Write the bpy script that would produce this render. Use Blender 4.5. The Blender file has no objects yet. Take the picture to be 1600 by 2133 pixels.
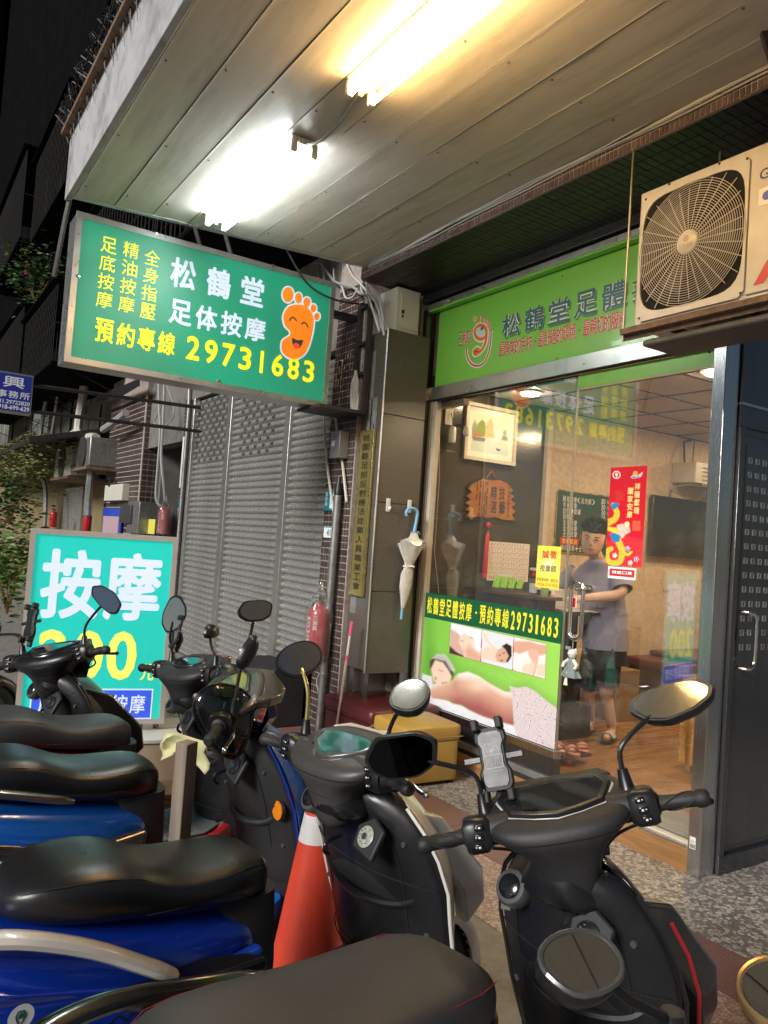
import bpy, math, random
import numpy as np
from mathutils import Vector, Matrix
from mathutils.geometry import tessellate_polygon
random.seed(7)
PI = math.pi
scene = bpy.context.scene
COL = scene.collection
# ------------------------------------------------------------------ camera, world, exposure
F, YAW, PIT, ROL, EYE = 1600.0, math.radians(33.09), math.radians(2.3), math.radians(4.02), 1.70
fw = Vector((-math.cos(YAW)*math.cos(PIT), math.sin(YAW)*math.cos(PIT), math.sin(PIT)))
rt = fw.cross(Vector((0, 0, 1))).normalized(); up = rt.cross(fw)
CR = math.cos(ROL)*rt + math.sin(ROL)*up; CU = -math.sin(ROL)*rt + math.cos(ROL)*up
cd = bpy.data.cameras.new('camera'); cam = bpy.data.objects.new('camera', cd); COL.objects.link(cam)
cam.matrix_world = Matrix(((CR.x, CU.x, -fw.x, 0), (CR.y, CU.y, -fw.y, 0), (CR.z, CU.z, -fw.z, EYE), (0, 0, 0, 1)))
cd.sensor_fit = 'VERTICAL'; cd.sensor_height = 32; cd.lens = 32*F/2133; cd.clip_start = .05; cd.clip_end = 500
scene.camera = cam
w = bpy.data.worlds.new('World'); scene.world = w; w.use_nodes = True
wn = w.node_tree; bg = wn.nodes['Background']
sky = wn.nodes.new('ShaderNodeTexSky'); sky.sky_type = 'NISHITA'; sky.sun_disc = False
sky.sun_elevation = math.radians(28); sky.sun_rotation = math.radians(165)
wn.links.new(sky.outputs[0], bg.inputs[0]); bg.inputs[1].default_value = 0.012
sl = bpy.data.lights.new('street_glow', 'SUN'); sl.energy = 1.5; sl.angle = math.radians(18); sl.color = (1, .97, .93)   # the lit street in front of the arcade
so = bpy.data.objects.new('street_glow', sl); COL.objects.link(so); so.rotation_euler = Vector((-.28, 1, -.50)).to_track_quat('-Z', 'Y').to_euler()
vs = scene.view_settings; vs.view_transform = 'Standard'; vs.look = 'None'; vs.exposure = 1.45; vs.gamma = 1; vs.use_curve_mapping = False
scene.render.engine = 'CYCLES'; scene.cycles.use_denoising = True
scene.cycles.max_bounces = 8; scene.cycles.transparent_max_bounces = 12; scene.cycles.sample_clamp_indirect = 6
scene.cycles.caustics_reflective = False; scene.cycles.caustics_refractive = False
TUBE_COOL, TUBE_WARM, SHOP_LIGHT = 21.0, 30.0, 112.0

def at(px, py, ax, val):
    """point of the plane ax = val that the photograph shows at (px, py)"""
    d = fw*F + CR*(px-800) + CU*(1066.5-py); i = 'xyz'.index(ax)
    o = Vector((0, 0, EYE)); return o + d*((val-o[i])/d[i])

# ------------------------------------------------------------------ materials
def _n(nt, t, **k):
    n = nt.nodes.new(t)
    for a, b in k.items(): setattr(n, a, b)
    return n
def mat(name, col, rough=.5, metal=0., var=.0, vscale=8., bump=0., bscale=60., coat=0., emit=0., ecol=None, dirt=0., dcol=(.03, .027, .022), dscale=2.5, stretch=(1, 1, 1), rvar=0., alpha=1., spec=.5, trans=0., bdist=.01):
    m = bpy.data.materials.new(name); m.use_nodes = True; nt = m.node_tree; p = nt.nodes['Principled BSDF']
    p.inputs['Base Color'].default_value = (*col, 1); p.inputs['Roughness'].default_value = rough; p.inputs['Metallic'].default_value = metal
    p.inputs['Coat Weight'].default_value = coat; p.inputs['Coat Roughness'].default_value = .06; p.inputs['Specular IOR Level'].default_value = spec
    p.inputs['Alpha'].default_value = alpha; p.inputs['Transmission Weight'].default_value = trans
    m.diffuse_color = (*col, 1)
    if emit: p.inputs['Emission Color'].default_value = (*(ecol or col), 1); p.inputs['Emission Strength'].default_value = emit
    if var or bump or dirt or rvar:
        tc = _n(nt, 'ShaderNodeTexCoord'); mp = _n(nt, 'ShaderNodeMapping'); mp.inputs['Scale'].default_value = stretch
        nt.links.new(tc.outputs['Object'], mp.inputs[0]); src = None
        def noise(s, det=6, rg=.6):
            n = _n(nt, 'ShaderNodeTexNoise'); n.inputs['Scale'].default_value = s; n.inputs['Detail'].default_value = det; n.inputs['Roughness'].default_value = rg
            nt.links.new(mp.outputs[0], n.inputs['Vector']); return n
        if var:
            n = noise(vscale); r = _n(nt, 'ShaderNodeMapRange'); r.inputs[1].default_value = .3; r.inputs[2].default_value = .7; r.inputs[3].default_value = 1-var; r.inputs[4].default_value = 1+var
            nt.links.new(n.outputs[0], r.inputs[0]); mx = _n(nt, 'ShaderNodeVectorMath', operation='SCALE'); mx.inputs[0].default_value = col; nt.links.new(r.outputs[0], mx.inputs['Scale']); src = mx.outputs[0]
        if dirt:
            n = noise(dscale, 9, .7); r = _n(nt, 'ShaderNodeMapRange'); r.inputs[1].default_value = .48; r.inputs[2].default_value = .72; r.inputs[3].default_value = 0; r.inputs[4].default_value = dirt
            nt.links.new(n.outputs[0], r.inputs[0]); mx = _n(nt, 'ShaderNodeMix', data_type='RGBA'); nt.links.new(r.outputs[0], mx.inputs[0])
            if src: nt.links.new(src, mx.inputs[6])
            else: mx.inputs[6].default_value = (*col, 1)
            mx.inputs[7].default_value = (*dcol, 1); src = mx.outputs[2]
        if src: nt.links.new(src, p.inputs['Base Color'])
        if src and emit and not ecol: nt.links.new(src, p.inputs['Emission Color'])
        if rvar:
            n = noise(vscale*1.7); r = _n(nt, 'ShaderNodeMapRange'); r.inputs[1].default_value = .3; r.inputs[2].default_value = .7; r.inputs[3].default_value = max(.03, rough-rvar); r.inputs[4].default_value = rough+rvar
            nt.links.new(n.outputs[0], r.inputs[0]); nt.links.new(r.outputs[0], p.inputs['Roughness'])
        if bump:
            n = noise(bscale, 4); b = _n(nt, 'ShaderNodeBump'); b.inputs['Strength'].default_value = bump; b.inputs['Distance'].default_value = bdist
            nt.links.new(n.outputs[0], b.inputs['Height']); nt.links.new(b.outputs[0], p.inputs['Normal'])
    return m
def glassy(name, tint=(1, 1, 1), ior=1.5, clear=1.0, rough=.0, base=.004):
    """thin sheet: transparent with a fresnel mirror, lightly dusty"""
    m = bpy.data.materials.new(name); m.use_nodes = True; nt = m.node_tree; nt.nodes.clear()
    o = _n(nt, 'ShaderNodeOutputMaterial'); t = _n(nt, 'ShaderNodeBsdfTransparent'); g = _n(nt, 'ShaderNodeBsdfGlossy'); f = _n(nt, 'ShaderNodeFresnel'); mx = _n(nt, 'ShaderNodeMixShader')
    d = _n(nt, 'ShaderNodeBsdfDiffuse'); d.inputs[0].default_value = (.6, .6, .58, 1); m2 = _n(nt, 'ShaderNodeMixShader')
    tc = _n(nt, 'ShaderNodeTexCoord'); n = _n(nt, 'ShaderNodeTexNoise'); n.inputs['Scale'].default_value = 5; n.inputs['Detail'].default_value = 12; n.inputs['Roughness'].default_value = .75
    r = _n(nt, 'ShaderNodeMapRange'); r.inputs[1].default_value = .5; r.inputs[2].default_value = .85; r.inputs[3].default_value = base; r.inputs[4].default_value = .07*clear
    nt.links.new(tc.outputs['Object'], n.inputs['Vector']); nt.links.new(n.outputs[0], r.inputs[0])
    gm = _n(nt, 'ShaderNodeNewGeometry'); io = _n(nt, 'ShaderNodeMapRange'); io.inputs[3].default_value = ior; io.inputs[4].default_value = 1/ior; nt.links.new(gm.outputs['Backfacing'], io.inputs[0]); nt.links.new(io.outputs[0], f.inputs[0])
    t.inputs[0].default_value = (*tint, 1); g.inputs['Roughness'].default_value = rough; f.inputs[0].default_value = ior
    nt.links.new(f.outputs[0], mx.inputs[0]); nt.links.new(t.outputs[0], mx.inputs[1]); nt.links.new(g.outputs[0], mx.inputs[2])
    nt.links.new(r.outputs[0], m2.inputs[0]); nt.links.new(mx.outputs[0], m2.inputs[1]); nt.links.new(d.outputs[0], m2.inputs[2]); nt.links.new(m2.outputs[0], o.inputs[0])
    return m
def vcol_mat(name, rough=.4, emit=0., coat=0.):
    m = mat(name, (.5, .5, .5), rough, coat=coat); nt = m.node_tree; a = _n(nt, 'ShaderNodeVertexColor', layer_name='Col'); p = nt.nodes['Principled BSDF']
    nt.links.new(a.outputs[0], p.inputs['Base Color'])
    if emit: nt.links.new(a.outputs[0], p.inputs['Emission Color']); p.inputs['Emission Strength'].default_value = emit
    return m
def terrazzo(name, base, chips, scale, gap=.25, rough=.35):
    m = mat(name, base, rough); nt = m.node_tree; p = nt.nodes['Principled BSDF']; tc = _n(nt, 'ShaderNodeTexCoord')
    ns = _n(nt, 'ShaderNodeTexNoise'); ns.inputs['Scale'].default_value = scale*.7; ns.inputs['Detail'].default_value = 2
    ad = _n(nt, 'ShaderNodeVectorMath', operation='MULTIPLY_ADD'); ad.inputs[1].default_value = (.03, .03, .03)
    nt.links.new(tc.outputs['Object'], ns.inputs[0]); nt.links.new(ns.outputs['Color'], ad.inputs[0]); nt.links.new(tc.outputs['Object'], ad.inputs[2])
    v = _n(nt, 'ShaderNodeTexVoronoi'); v.inputs['Scale'].default_value = scale; nt.links.new(ad.outputs[0], v.inputs['Vector'])
    v2 = _n(nt, 'ShaderNodeTexVoronoi', feature='DISTANCE_TO_EDGE'); v2.inputs['Scale'].default_value = scale; nt.links.new(ad.outputs[0], v2.inputs['Vector'])
    cr = _n(nt, 'ShaderNodeValToRGB'); cr.color_ramp.interpolation = 'CONSTANT'
    el = cr.color_ramp.elements; el[0].color = (*chips[0], 1); el[1].position = 1.0/len(chips); el[1].color = (*chips[1], 1)
    for i, c in enumerate(chips[2:]): e = el.new((i+2.0)/len(chips)); e.color = (*c, 1)
    sp = _n(nt, 'ShaderNodeSeparateColor'); nt.links.new(v.outputs['Color'], sp.inputs[0]); nt.links.new(sp.outputs[0], cr.inputs[0])
    th = _n(nt, 'ShaderNodeMath', operation='MULTIPLY_ADD'); th.inputs[1].default_value = .16; th.inputs[2].default_value = gap*.16; nt.links.new(sp.outputs[1], th.inputs[0])
    lt = _n(nt, 'ShaderNodeMath', operation='GREATER_THAN'); nt.links.new(v2.outputs['Distance'], lt.inputs[0]); nt.links.new(th.outputs[0], lt.inputs[1])
    mx = _n(nt, 'ShaderNodeMix', data_type='RGBA'); mx.inputs[6].default_value = (*base, 1); nt.links.new(lt.outputs[0], mx.inputs[0]); nt.links.new(cr.outputs[0], mx.inputs[7])
    n3 = _n(nt, 'ShaderNodeTexNoise'); n3.inputs['Scale'].default_value = 1.7; n3.inputs['Detail'].default_value = 8; nt.links.new(tc.outputs['Object'], n3.inputs[0])
    r = _n(nt, 'ShaderNodeMapRange'); r.inputs[1].default_value = .35; r.inputs[2].default_value = .7; r.inputs[3].default_value = .78; r.inputs[4].default_value = 1.1; nt.links.new(n3.outputs[0], r.inputs[0])
    sc = _n(nt, 'ShaderNodeVectorMath', operation='SCALE'); nt.links.new(mx.outputs[2], sc.inputs[0]); nt.links.new(r.outputs[0], sc.inputs['Scale']); nt.links.new(sc.outputs[0], p.inputs['Base Color'])
    return m
def wood(name, a, b, scale=(1.2, 14, 14), rough=.3, plank=None):
    m = mat(name, a, rough); nt = m.node_tree; p = nt.nodes['Principled BSDF']; tc = _n(nt, 'ShaderNodeTexCoord'); mp = _n(nt, 'ShaderNodeMapping'); mp.inputs['Scale'].default_value = scale
    n = _n(nt, 'ShaderNodeTexNoise'); n.inputs['Scale'].default_value = 1.6; n.inputs['Detail'].default_value = 8; n.inputs['Distortion'].default_value = .8
    nt.links.new(tc.outputs['Object'], mp.inputs[0]); nt.links.new(mp.outputs[0], n.inputs['Vector'])
    cr = _n(nt, 'ShaderNodeValToRGB'); cr.color_ramp.elements[0].color = (*b, 1); cr.color_ramp.elements[1].color = (*a, 1); cr.color_ramp.elements[0].position = .32; cr.color_ramp.elements[1].position = .66
    nt.links.new(n.outputs[0], cr.inputs[0]); nt.links.new(cr.outputs[0], p.inputs['Base Color']); return m

K = {}
def defmats():
    K.update(
    black=mat('black_plastic', (.010, .010, .0115), .33, bump=.05, bscale=300, rvar=.09, dirt=.12, dcol=(.042, .042, .044), dscale=9),
    blackgloss=mat('gloss_black', (.008, .008, .009), .16, coat=.4, dirt=.06, dcol=(.05, .05, .05), dscale=9),
    blackmatt=mat('matt_black', (.016, .016, .017), .55, bump=.12, bscale=240, dirt=.2, dcol=(.05, .05, .052), dscale=9),
    rubber=mat('rubber', (.014, .014, .014), .6, bump=.15, bscale=120),
    seat=mat('seat_vinyl', (.013, .013, .0135), .30, bump=.12, bscale=420, rvar=.03, bdist=.003),
    seat_gray=mat('seat_gray', (.045, .045, .046), .46, bump=.18, bscale=600, bdist=.003),
    seat_soft=mat('seat_soft', (.038, .036, .037), .48, bump=.22, bscale=600, bdist=.003),
    blue=mat('blue_paint', (.006, .040, .40), .18, metal=.2, coat=.8, dirt=.1, dcol=(.03, .04, .08), dscale=5),
    bluel=mat('light_blue_paint', (.01, .13, .58), .2, metal=.2, coat=.8, dirt=.1, dcol=(.03, .04, .08), dscale=5),
    red=mat('red_paint', (.33, .012, .015), .2, coat=.8, dirt=.12, dscale=5),
    whitep=mat('white_paint', (.74, .71, .66), .22, coat=.6, dirt=.25, dcol=(.25, .22, .18), dscale=4),
    bronze=mat('bronze_paint', (.10, .075, .06), .22, metal=.6, coat=.7, dirt=.1, dscale=5),
    greyp=mat('grey_paint', (.10, .10, .10), .3, metal=.4, coat=.3, dirt=.15, dscale=5),
    silver=mat('silver', (.55, .55, .56), .25, metal=1., rvar=.06),
    chrome=mat('chrome', (.75, .75, .75), .07, metal=1.),
    steel=mat('stainless', (.58, .58, .58), .22, metal=1., bump=.05, bscale=12, stretch=(30, 30, .6), rvar=.07, dirt=.25, dcol=(.12, .12, .12), dscale=1.5),
    steeld=mat('dark_steel', (.15, .152, .158), .22, metal=.85, bump=.04, bscale=10, stretch=(30, 30, .6), rvar=.08, dirt=.3, dcol=(.02, .018, .017), dscale=2),
    alu=mat('aluminium', (.50, .50, .49), .33, metal=.8, rvar=.08, dirt=.3, dcol=(.1, .1, .09), dscale=3),
    galv=mat('galvanised', (.30, .30, .29), .42, metal=.7, var=.25, vscale=14, dirt=.5, dcol=(.13, .12, .10), dscale=4),
    shutter=mat('shutter_steel', (.42, .42, .40), .26, metal=.5, bump=.1, bscale=14, stretch=(1, 1, 2), rvar=.1, dirt=.35, dcol=(.12, .11, .10), dscale=2.2),
    rust=mat('rust', (.16, .10, .065), .8, var=.4, vscale=30, bump=.4, bscale=80, dirt=.6, dcol=(.05, .03, .02), dscale=8),
    darkiron=mat('dark_iron', (.022, .018, .018), .55, var=.3, bump=.2, bscale=60, dirt=.3, dcol=(.07, .04, .03), dscale=8),
    goldrim=mat('gold_rim', (.55, .36, .16), .25, metal=.8),
    ceil=mat('ceiling_panel', (.50, .47, .42), .40, metal=.0, var=.07, vscale=3, stretch=(.4, 2.4, 1), bump=.04, bscale=8, rvar=.08, dirt=.55, spec=.4, dcol=(.17, .155, .125), dscale=3.1),
    fascia=mat('fascia_paint', (.42, .42, .43), .6, var=.1, dirt=.75, dcol=(.06, .058, .055), dscale=2.6),
    tile=mat('brown_tile', (.068, .046, .042), .20, var=.35, vscale=6, coat=.2, dirt=.25, dcol=(.10, .085, .075), dscale=8),
    tilel=mat('mauve_tile', (.11, .075, .07), .24, var=.35, vscale=9, dirt=.3, dcol=(.16, .13, .12), dscale=8),
    grout=mat('grout', (.34, .29, .26), .85, var=.2, vscale=20, dirt=.5, dcol=(.1, .08, .07), dscale=9),
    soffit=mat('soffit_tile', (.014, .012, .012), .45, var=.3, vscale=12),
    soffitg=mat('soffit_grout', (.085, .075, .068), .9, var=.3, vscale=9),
    clad=mat('cladding_tile', (.088, .080, .066), .30, var=.16, vscale=9, stretch=(1.2, 1.2, 26), rvar=.06, bump=.03, bscale=14),
    clad_in=mat('interior_tile', (.050, .044, .036), .16, var=.16, vscale=9, stretch=(1.2, 1.2, 26), rvar=.05),
    joint=mat('joint', (.36, .33, .27), .7),
    cream=mat('cream_paint', (.55, .53, .46), .5, var=.05, dirt=.2, dcol=(.2, .18, .14), dscale=4),
    creamf=mat('cream_frame', (.50, .45, .37), .4, var=.05),
    acw=mat('ac_case', (.60, .57, .52), .38, var=.05, dirt=.25, dcol=(.25, .2, .15), dscale=5),
    dark=mat('dark_gap', (.006, .006, .006), .9),
    wallp=mat('wallpaper', (.50, .38, .27), .75, var=.20, vscale=26, bump=.1, bscale=30),
    wallbeige=mat('beige_wall', (.50, .42, .33), .7, var=.06),
    ceilin=mat('shop_ceiling', (.50, .44, .38), .8, var=.05),
    green=mat('sign_green', (.19, .52, .07), .35, var=.03, vscale=2, coat=.2, dirt=.1, dcol=(.07, .24, .03), dscale=2),
    white=mat('print_white', (.82, .83, .84), .4),
    teal_t=mat('print_teal', (.035, .13, .145), .4),
    redt=mat('print_red', (.55, .02, .035), .4),
    oran=mat('print_orange', (.75, .17, .02), .4),
    yel=mat('print_yellow', (.85, .75, .03), .4),
    dgreen=mat('print_dark_green', (.008, .095, .04), .3, coat=.2),
    blackt=mat('print_black', (.012, .012, .012), .4),
    blueT=mat('print_blue', (.02, .06, .42), .4),
    tealp=mat('plate_teal', (.01, .20, .27), .35, coat=.3),
    brass=mat('brass', (.50, .41, .15), .30, metal=.75, var=.15, vscale=5, rvar=.12, dirt=.25, dcol=(.2, .16, .07), dscale=4),
    maroon=mat('maroon_vinyl', (.085, .014, .018), .33, bump=.12, bscale=90, rvar=.06),
    mustard=mat('mustard_vinyl', (.42, .255, .055), .38, bump=.12, bscale=90, var=.05),
    cone=mat('cone_red', (.72, .07, .035), .42, dirt=.25, dcol=(.3, .04, .03), dscale=6),
    conew=mat('cone_white', (.75, .74, .72), .35, dirt=.3, dcol=(.35, .3, .27), dscale=8),
    floorw=wood('shop_floor_wood', (.34, .17, .065), (.19, .085, .03), (14, 1.2, 14), .22),
    stepw=wood('step_wood', (.40, .21, .08), (.24, .12, .045), (1.2, 14, 14), .35),
    grayw=wood('weathered_wood', (.24, .19, .15), (.13, .10, .075), (26, 26, 1.4), .8),
    darkw=wood('dark_wood', (.030, .017, .013), (.016, .009, .008), (2, 2, 12), .25),
    plaque=wood('plaque_wood', (.42, .16, .04), (.30, .10, .025), (2, 3, 9), .3),
    paper=mat('paper', (.72, .70, .66), .7),
    mirror=mat('mirror_silver', (.80, .82, .82), .02, metal=1., dirt=.0),
    mirrord=mat('mirror_dusty', (.72, .74, .74), .035, metal=1., bump=.03, bscale=260, dirt=.3, dcol=(.3, .3, .3), dscale=30),
    mirrork=mat('mirror_dark', (.02, .02, .022), .04, metal=1.),
    glassg=glassy('window_glass', (.94, .96, .95), 2.4, 1.0),
    clearf=glassy('clear_film', (.93, .93, .93), 1.5, 5.0, .12),
    bagf=glassy('bag_film', (.95, .95, .95), 1.8, 8.0, .10, .10),
    smoky=glassy('smoky_screen', (.16, .21, .22), 1.6, .8, .04),
    amber=mat('amber', (.75, .22, .01), .15, coat=.6, bump=.3, bscale=140),
    lens=mat('red_lens', (.35, .01, .01), .12, coat=.8),
    extred=mat('extinguisher_red', (.42, .012, .02), .25, coat=.4),
    skin=mat('skin', (.62, .37, .26), .5, var=.06, vscale=12),
    hair=mat('hair', (.010, .009, .009), .5, bump=.6, bscale=160),
    shirt=mat('shirt_lilac', (.26, .24, .33), .85, var=.06, vscale=9),
    shorts=mat('shorts_black', (.010, .011, .012), .7),
    sgreen=mat('shorts_green', (.006, .085, .07), .7),
    plastw=mat('white_plastic', (.68, .66, .60), .35),
    umb=mat('umbrella_film', (.60, .56, .50), .22, coat=.5, bump=.5, bscale=30, alpha=.8, var=.15, vscale=20),
    lblue=mat('light_blue_plastic', (.16, .38, .62), .3),
    pink=mat('pink_plastic', (.75, .10, .22), .35),
    gold=mat('gold_sequins', (.55, .27, .05), .30, metal=.75, bump=.9, bscale=90, var=.5, vscale=60),
    tubec=mat('tube_cool', (1, 1, 1), .4, emit=TUBE_COOL, ecol=(.93, 1.0, 1.0)),
    tubew=mat('tube_warm', (1, 1, 1), .4, emit=TUBE_WARM, ecol=(1.0, .62, .24)),
    lampi=mat('shop_lamp', (1, 1, 1), .4, emit=SHOP_LIGHT, ecol=(1.0, .74, .44)),
    cable=mat('grey_cable', (.30, .30, .30), .5, var=.1), cableb=mat('black_cable', (.02, .02, .02), .5), cablew=mat('white_cable', (.5, .48, .42), .5),
    leaf=mat('leaf', (.045, .10, .025), .5, var=.4, vscale=5), leafy=mat('moss', (.13, .14, .04), .7, var=.4, vscale=5),
    concrete=mat('old_concrete', (.16, .155, .14), .85, var=.2, vscale=5, bump=.3, bscale=30, dirt=.6, dcol=(.05, .05, .045), dscale=2),
    corr=mat('corrugated', (.17, .18, .155), .5, metal=.3, var=.2, vscale=4, dirt=.6, dcol=(.05, .055, .045), dscale=2.5),
    ochre=mat('ochre_wall', (.22, .17, .08), .8, var=.2, vscale=3, dirt=.4, dscale=2),
    asphalt=mat('apron_concrete', (.27, .255, .23), .75, var=.22, vscale=14, bump=.35, bscale=120, dirt=.55, dcol=(.10, .092, .08), dscale=3, bdist=.004),
    carddk=mat('cardboard', (.38, .27, .18), .8, var=.08),
    cloth=mat('yellow_cloth', (.55, .52, .28), .85), tealc=mat('x', (.05, .3, .3), .5))
defmats()
TZ_GREY = terrazzo('terrazzo_grey', (.23, .215, .20), [(.66, .61, .53), (.56, .52, .45), (.17, .16, .15), (.48, .44, .38), (.22, .21, .20), (.58, .53, .46)], 45, .16)
TZ_PINK = terrazzo('terrazzo_pink', (.36, .20, .175), [(.66, .57, .50), (.60, .51, .45), (.44, .30, .26), (.68, .60, .53)], 58, .12)
TZ_RED = terrazzo('terrazzo_red', (.22, .115, .105), [(.34, .20, .18), (.26, .14, .125), (.21, .11, .10), (.29, .155, .14)], 190, .1)

# ------------------------------------------------------------------ mesh building
def wm(o):
    m = o.matrix_basis.copy()
    while o.parent: o = o.parent; m = o.matrix_basis @ m
    return m
class B:
    def __init__(s): s.v = []; s.f = []; s.mi = []; s.m = 0
    def add(s, vs_, fs): n = len(s.v); s.v += [tuple(v) for v in vs_]; s.f += [tuple(i+n for i in f) for f in fs]; s.mi += [s.m]*len(fs); return s
    def bx(s, x0, x1, y0, y1, z0, z1):
        x0, x1 = min(x0, x1), max(x0, x1); y0, y1 = min(y0, y1), max(y0, y1); z0, z1 = min(z0, z1), max(z0, z1)
        return s.add([(x0, y0, z0), (x1, y0, z0), (x1, y1, z0), (x0, y1, z0), (x0, y0, z1), (x1, y0, z1), (x1, y1, z1), (x0, y1, z1)],
                     [(0, 3, 2, 1), (4, 5, 6, 7), (0, 1, 5, 4), (1, 2, 6, 5), (2, 3, 7, 6), (3, 0, 4, 7)])
    def ob(s, c, sz, M=None):
        """box centred at c with size sz, turned by M"""
        h = [q/2 for q in sz]; vs_ = [Vector((a*h[0], b*h[1], d*h[2])) for d in (-1, 1) for a, b in ((-1, -1), (1, -1), (1, 1), (-1, 1))]
        if M is not None: vs_ = [M @ v for v in vs_]
        return s.add([v+Vector(c) for v in vs_], [(0, 3, 2, 1), (4, 5, 6, 7), (0, 1, 5, 4), (1, 2, 6, 5), (2, 3, 7, 6), (3, 0, 4, 7)])
    def tube(s, pts, r, n=8, caps=True, sq=1.0):
        pts = [Vector(p) for p in pts]; rs = r if isinstance(r, (list, tuple)) else [r]*len(pts); rings = []
        t0 = (pts[1]-pts[0]).normalized(); a = Vector((0, 0, 1)) if abs(t0.z) < .9 else Vector((1, 0, 0)); u = t0.cross(a).normalized()
        for i, p in enumerate(pts):
            t = (pts[min(i+1, len(pts)-1)]-pts[max(i-1, 0)]).normalized(); u = (u - t*u.dot(t)).normalized(); v = t.cross(u)
            rings.append([p + u*math.cos(2*PI*k/n)*rs[i] + v*math.sin(2*PI*k/n)*rs[i]*sq for k in range(n)])
        return s.loft(rings, caps)
    def loft(s, rings, caps=True, closed=True):
        n = len(rings[0]); vs_ = [p for r in rings for p in r]; fs = []
        for i in range(len(rings)-1):
            for k in range(n if closed else n-1): fs.append((i*n+k, i*n+(k+1) % n, (i+1)*n+(k+1) % n, (i+1)*n+k))
        if caps and closed: fs += [tuple(range(n-1, -1, -1)), tuple(range((len(rings)-1)*n, len(rings)*n))]
        return s.add(vs_, fs)
    def lathe(s, prof, c=(0, 0, 0), axis='z', n=20, M=None):
        rings = []
        for r, h in prof:
            ring = []
            for k in range(n):
                a = 2*PI*k/n; p = {'z': (r*math.cos(a), r*math.sin(a), h), 'y': (r*math.sin(a), h, r*math.cos(a)), 'x': (h, r*math.cos(a), r*math.sin(a))}[axis]
                p = Vector(p); p = (M @ p) if M is not None else p; ring.append(p+Vector(c))
            rings.append(ring)
        return s.loft(rings, True)
    def poly(s, pts):
        """flat polygon of any outline"""
        t = tessellate_polygon([[Vector(p) for p in pts]]); return s.add(pts, t)
    def prism(s, pts, d):
        """outline pts extruded by vector d"""
        d = Vector(d); pts = [Vector(p) for p in pts]; n = len(pts); t = [tuple(x) for x in tessellate_polygon([pts])]
        return s.add(pts+[p+d for p in pts], t+[tuple(i+n for i in reversed(f)) for f in t]+[(i, (i+1) % n, n+(i+1) % n, n+i) for i in range(n)])
    def xf(s, M): s.v = [tuple(M @ Vector(v)) for v in s.v]; return s
    def build(s, name, mt, parent=None, smooth=True, bevel=0., sub=0, world=True, solid=0., ang=38, bseg=2):
        me = bpy.data.meshes.new(name); vs_ = s.v
        if parent is not None and world:
            M = wm(parent).inverted(); vs_ = [tuple(M @ Vector(v)) for v in vs_]
        me.from_pydata(vs_, [], s.f)
        for q in (mt if isinstance(mt, (list, tuple)) else [mt]): me.materials.append(K[q] if isinstance(q, str) else q)
        me.polygons.foreach_set('material_index', s.mi); me.validate(); me.update()
        import bmesh as _b
        bm = _b.new(); bm.from_mesh(me); _b.ops.remove_doubles(bm, verts=bm.verts, dist=1e-6); _b.ops.recalc_face_normals(bm, faces=bm.faces); bm.to_mesh(me); bm.free()
        if smooth:
            me.polygons.foreach_set('use_smooth', [True]*len(me.polygons))
            if not sub: me.set_sharp_from_angle(angle=math.radians(ang))
        o = bpy.data.objects.new(name, me); COL.objects.link(o); o.parent = parent
        if solid: d = o.modifiers.new('solid', 'SOLIDIFY'); d.thickness = solid; d.offset = 0
        if bevel: d = o.modifiers.new('bevel', 'BEVEL'); d.width = bevel; d.segments = bseg; d.limit_method = 'ANGLE'; d.angle_limit = math.radians(35); d.harden_normals = False
        if sub: d = o.modifiers.new('sub', 'SUBSURF'); d.levels = sub; d.render_levels = sub
        return o
def tag(o, label=None, cat=None, group=None, kind=None):
    if label: o['label'] = label
    if cat: o['category'] = cat
    if group: o['group'] = group
    if kind: o['kind'] = kind
    return o
def thing(name, label, cat, loc=(0, 0, 0), rz=0., group=None):
    o = bpy.data.objects.new(name, None); COL.objects.link(o); o.location = loc; o.rotation_euler = (0, 0, rz); o.empty_display_size = .1
    return tag(o, label, cat, group)
def share(name, me, parent=None, loc=None, M=None):
    o = bpy.data.objects.new(name, me); COL.objects.link(o); o.parent = parent
    if M is not None: o.matrix_basis = M
    elif loc is not None: o.location = loc
    return o
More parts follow.
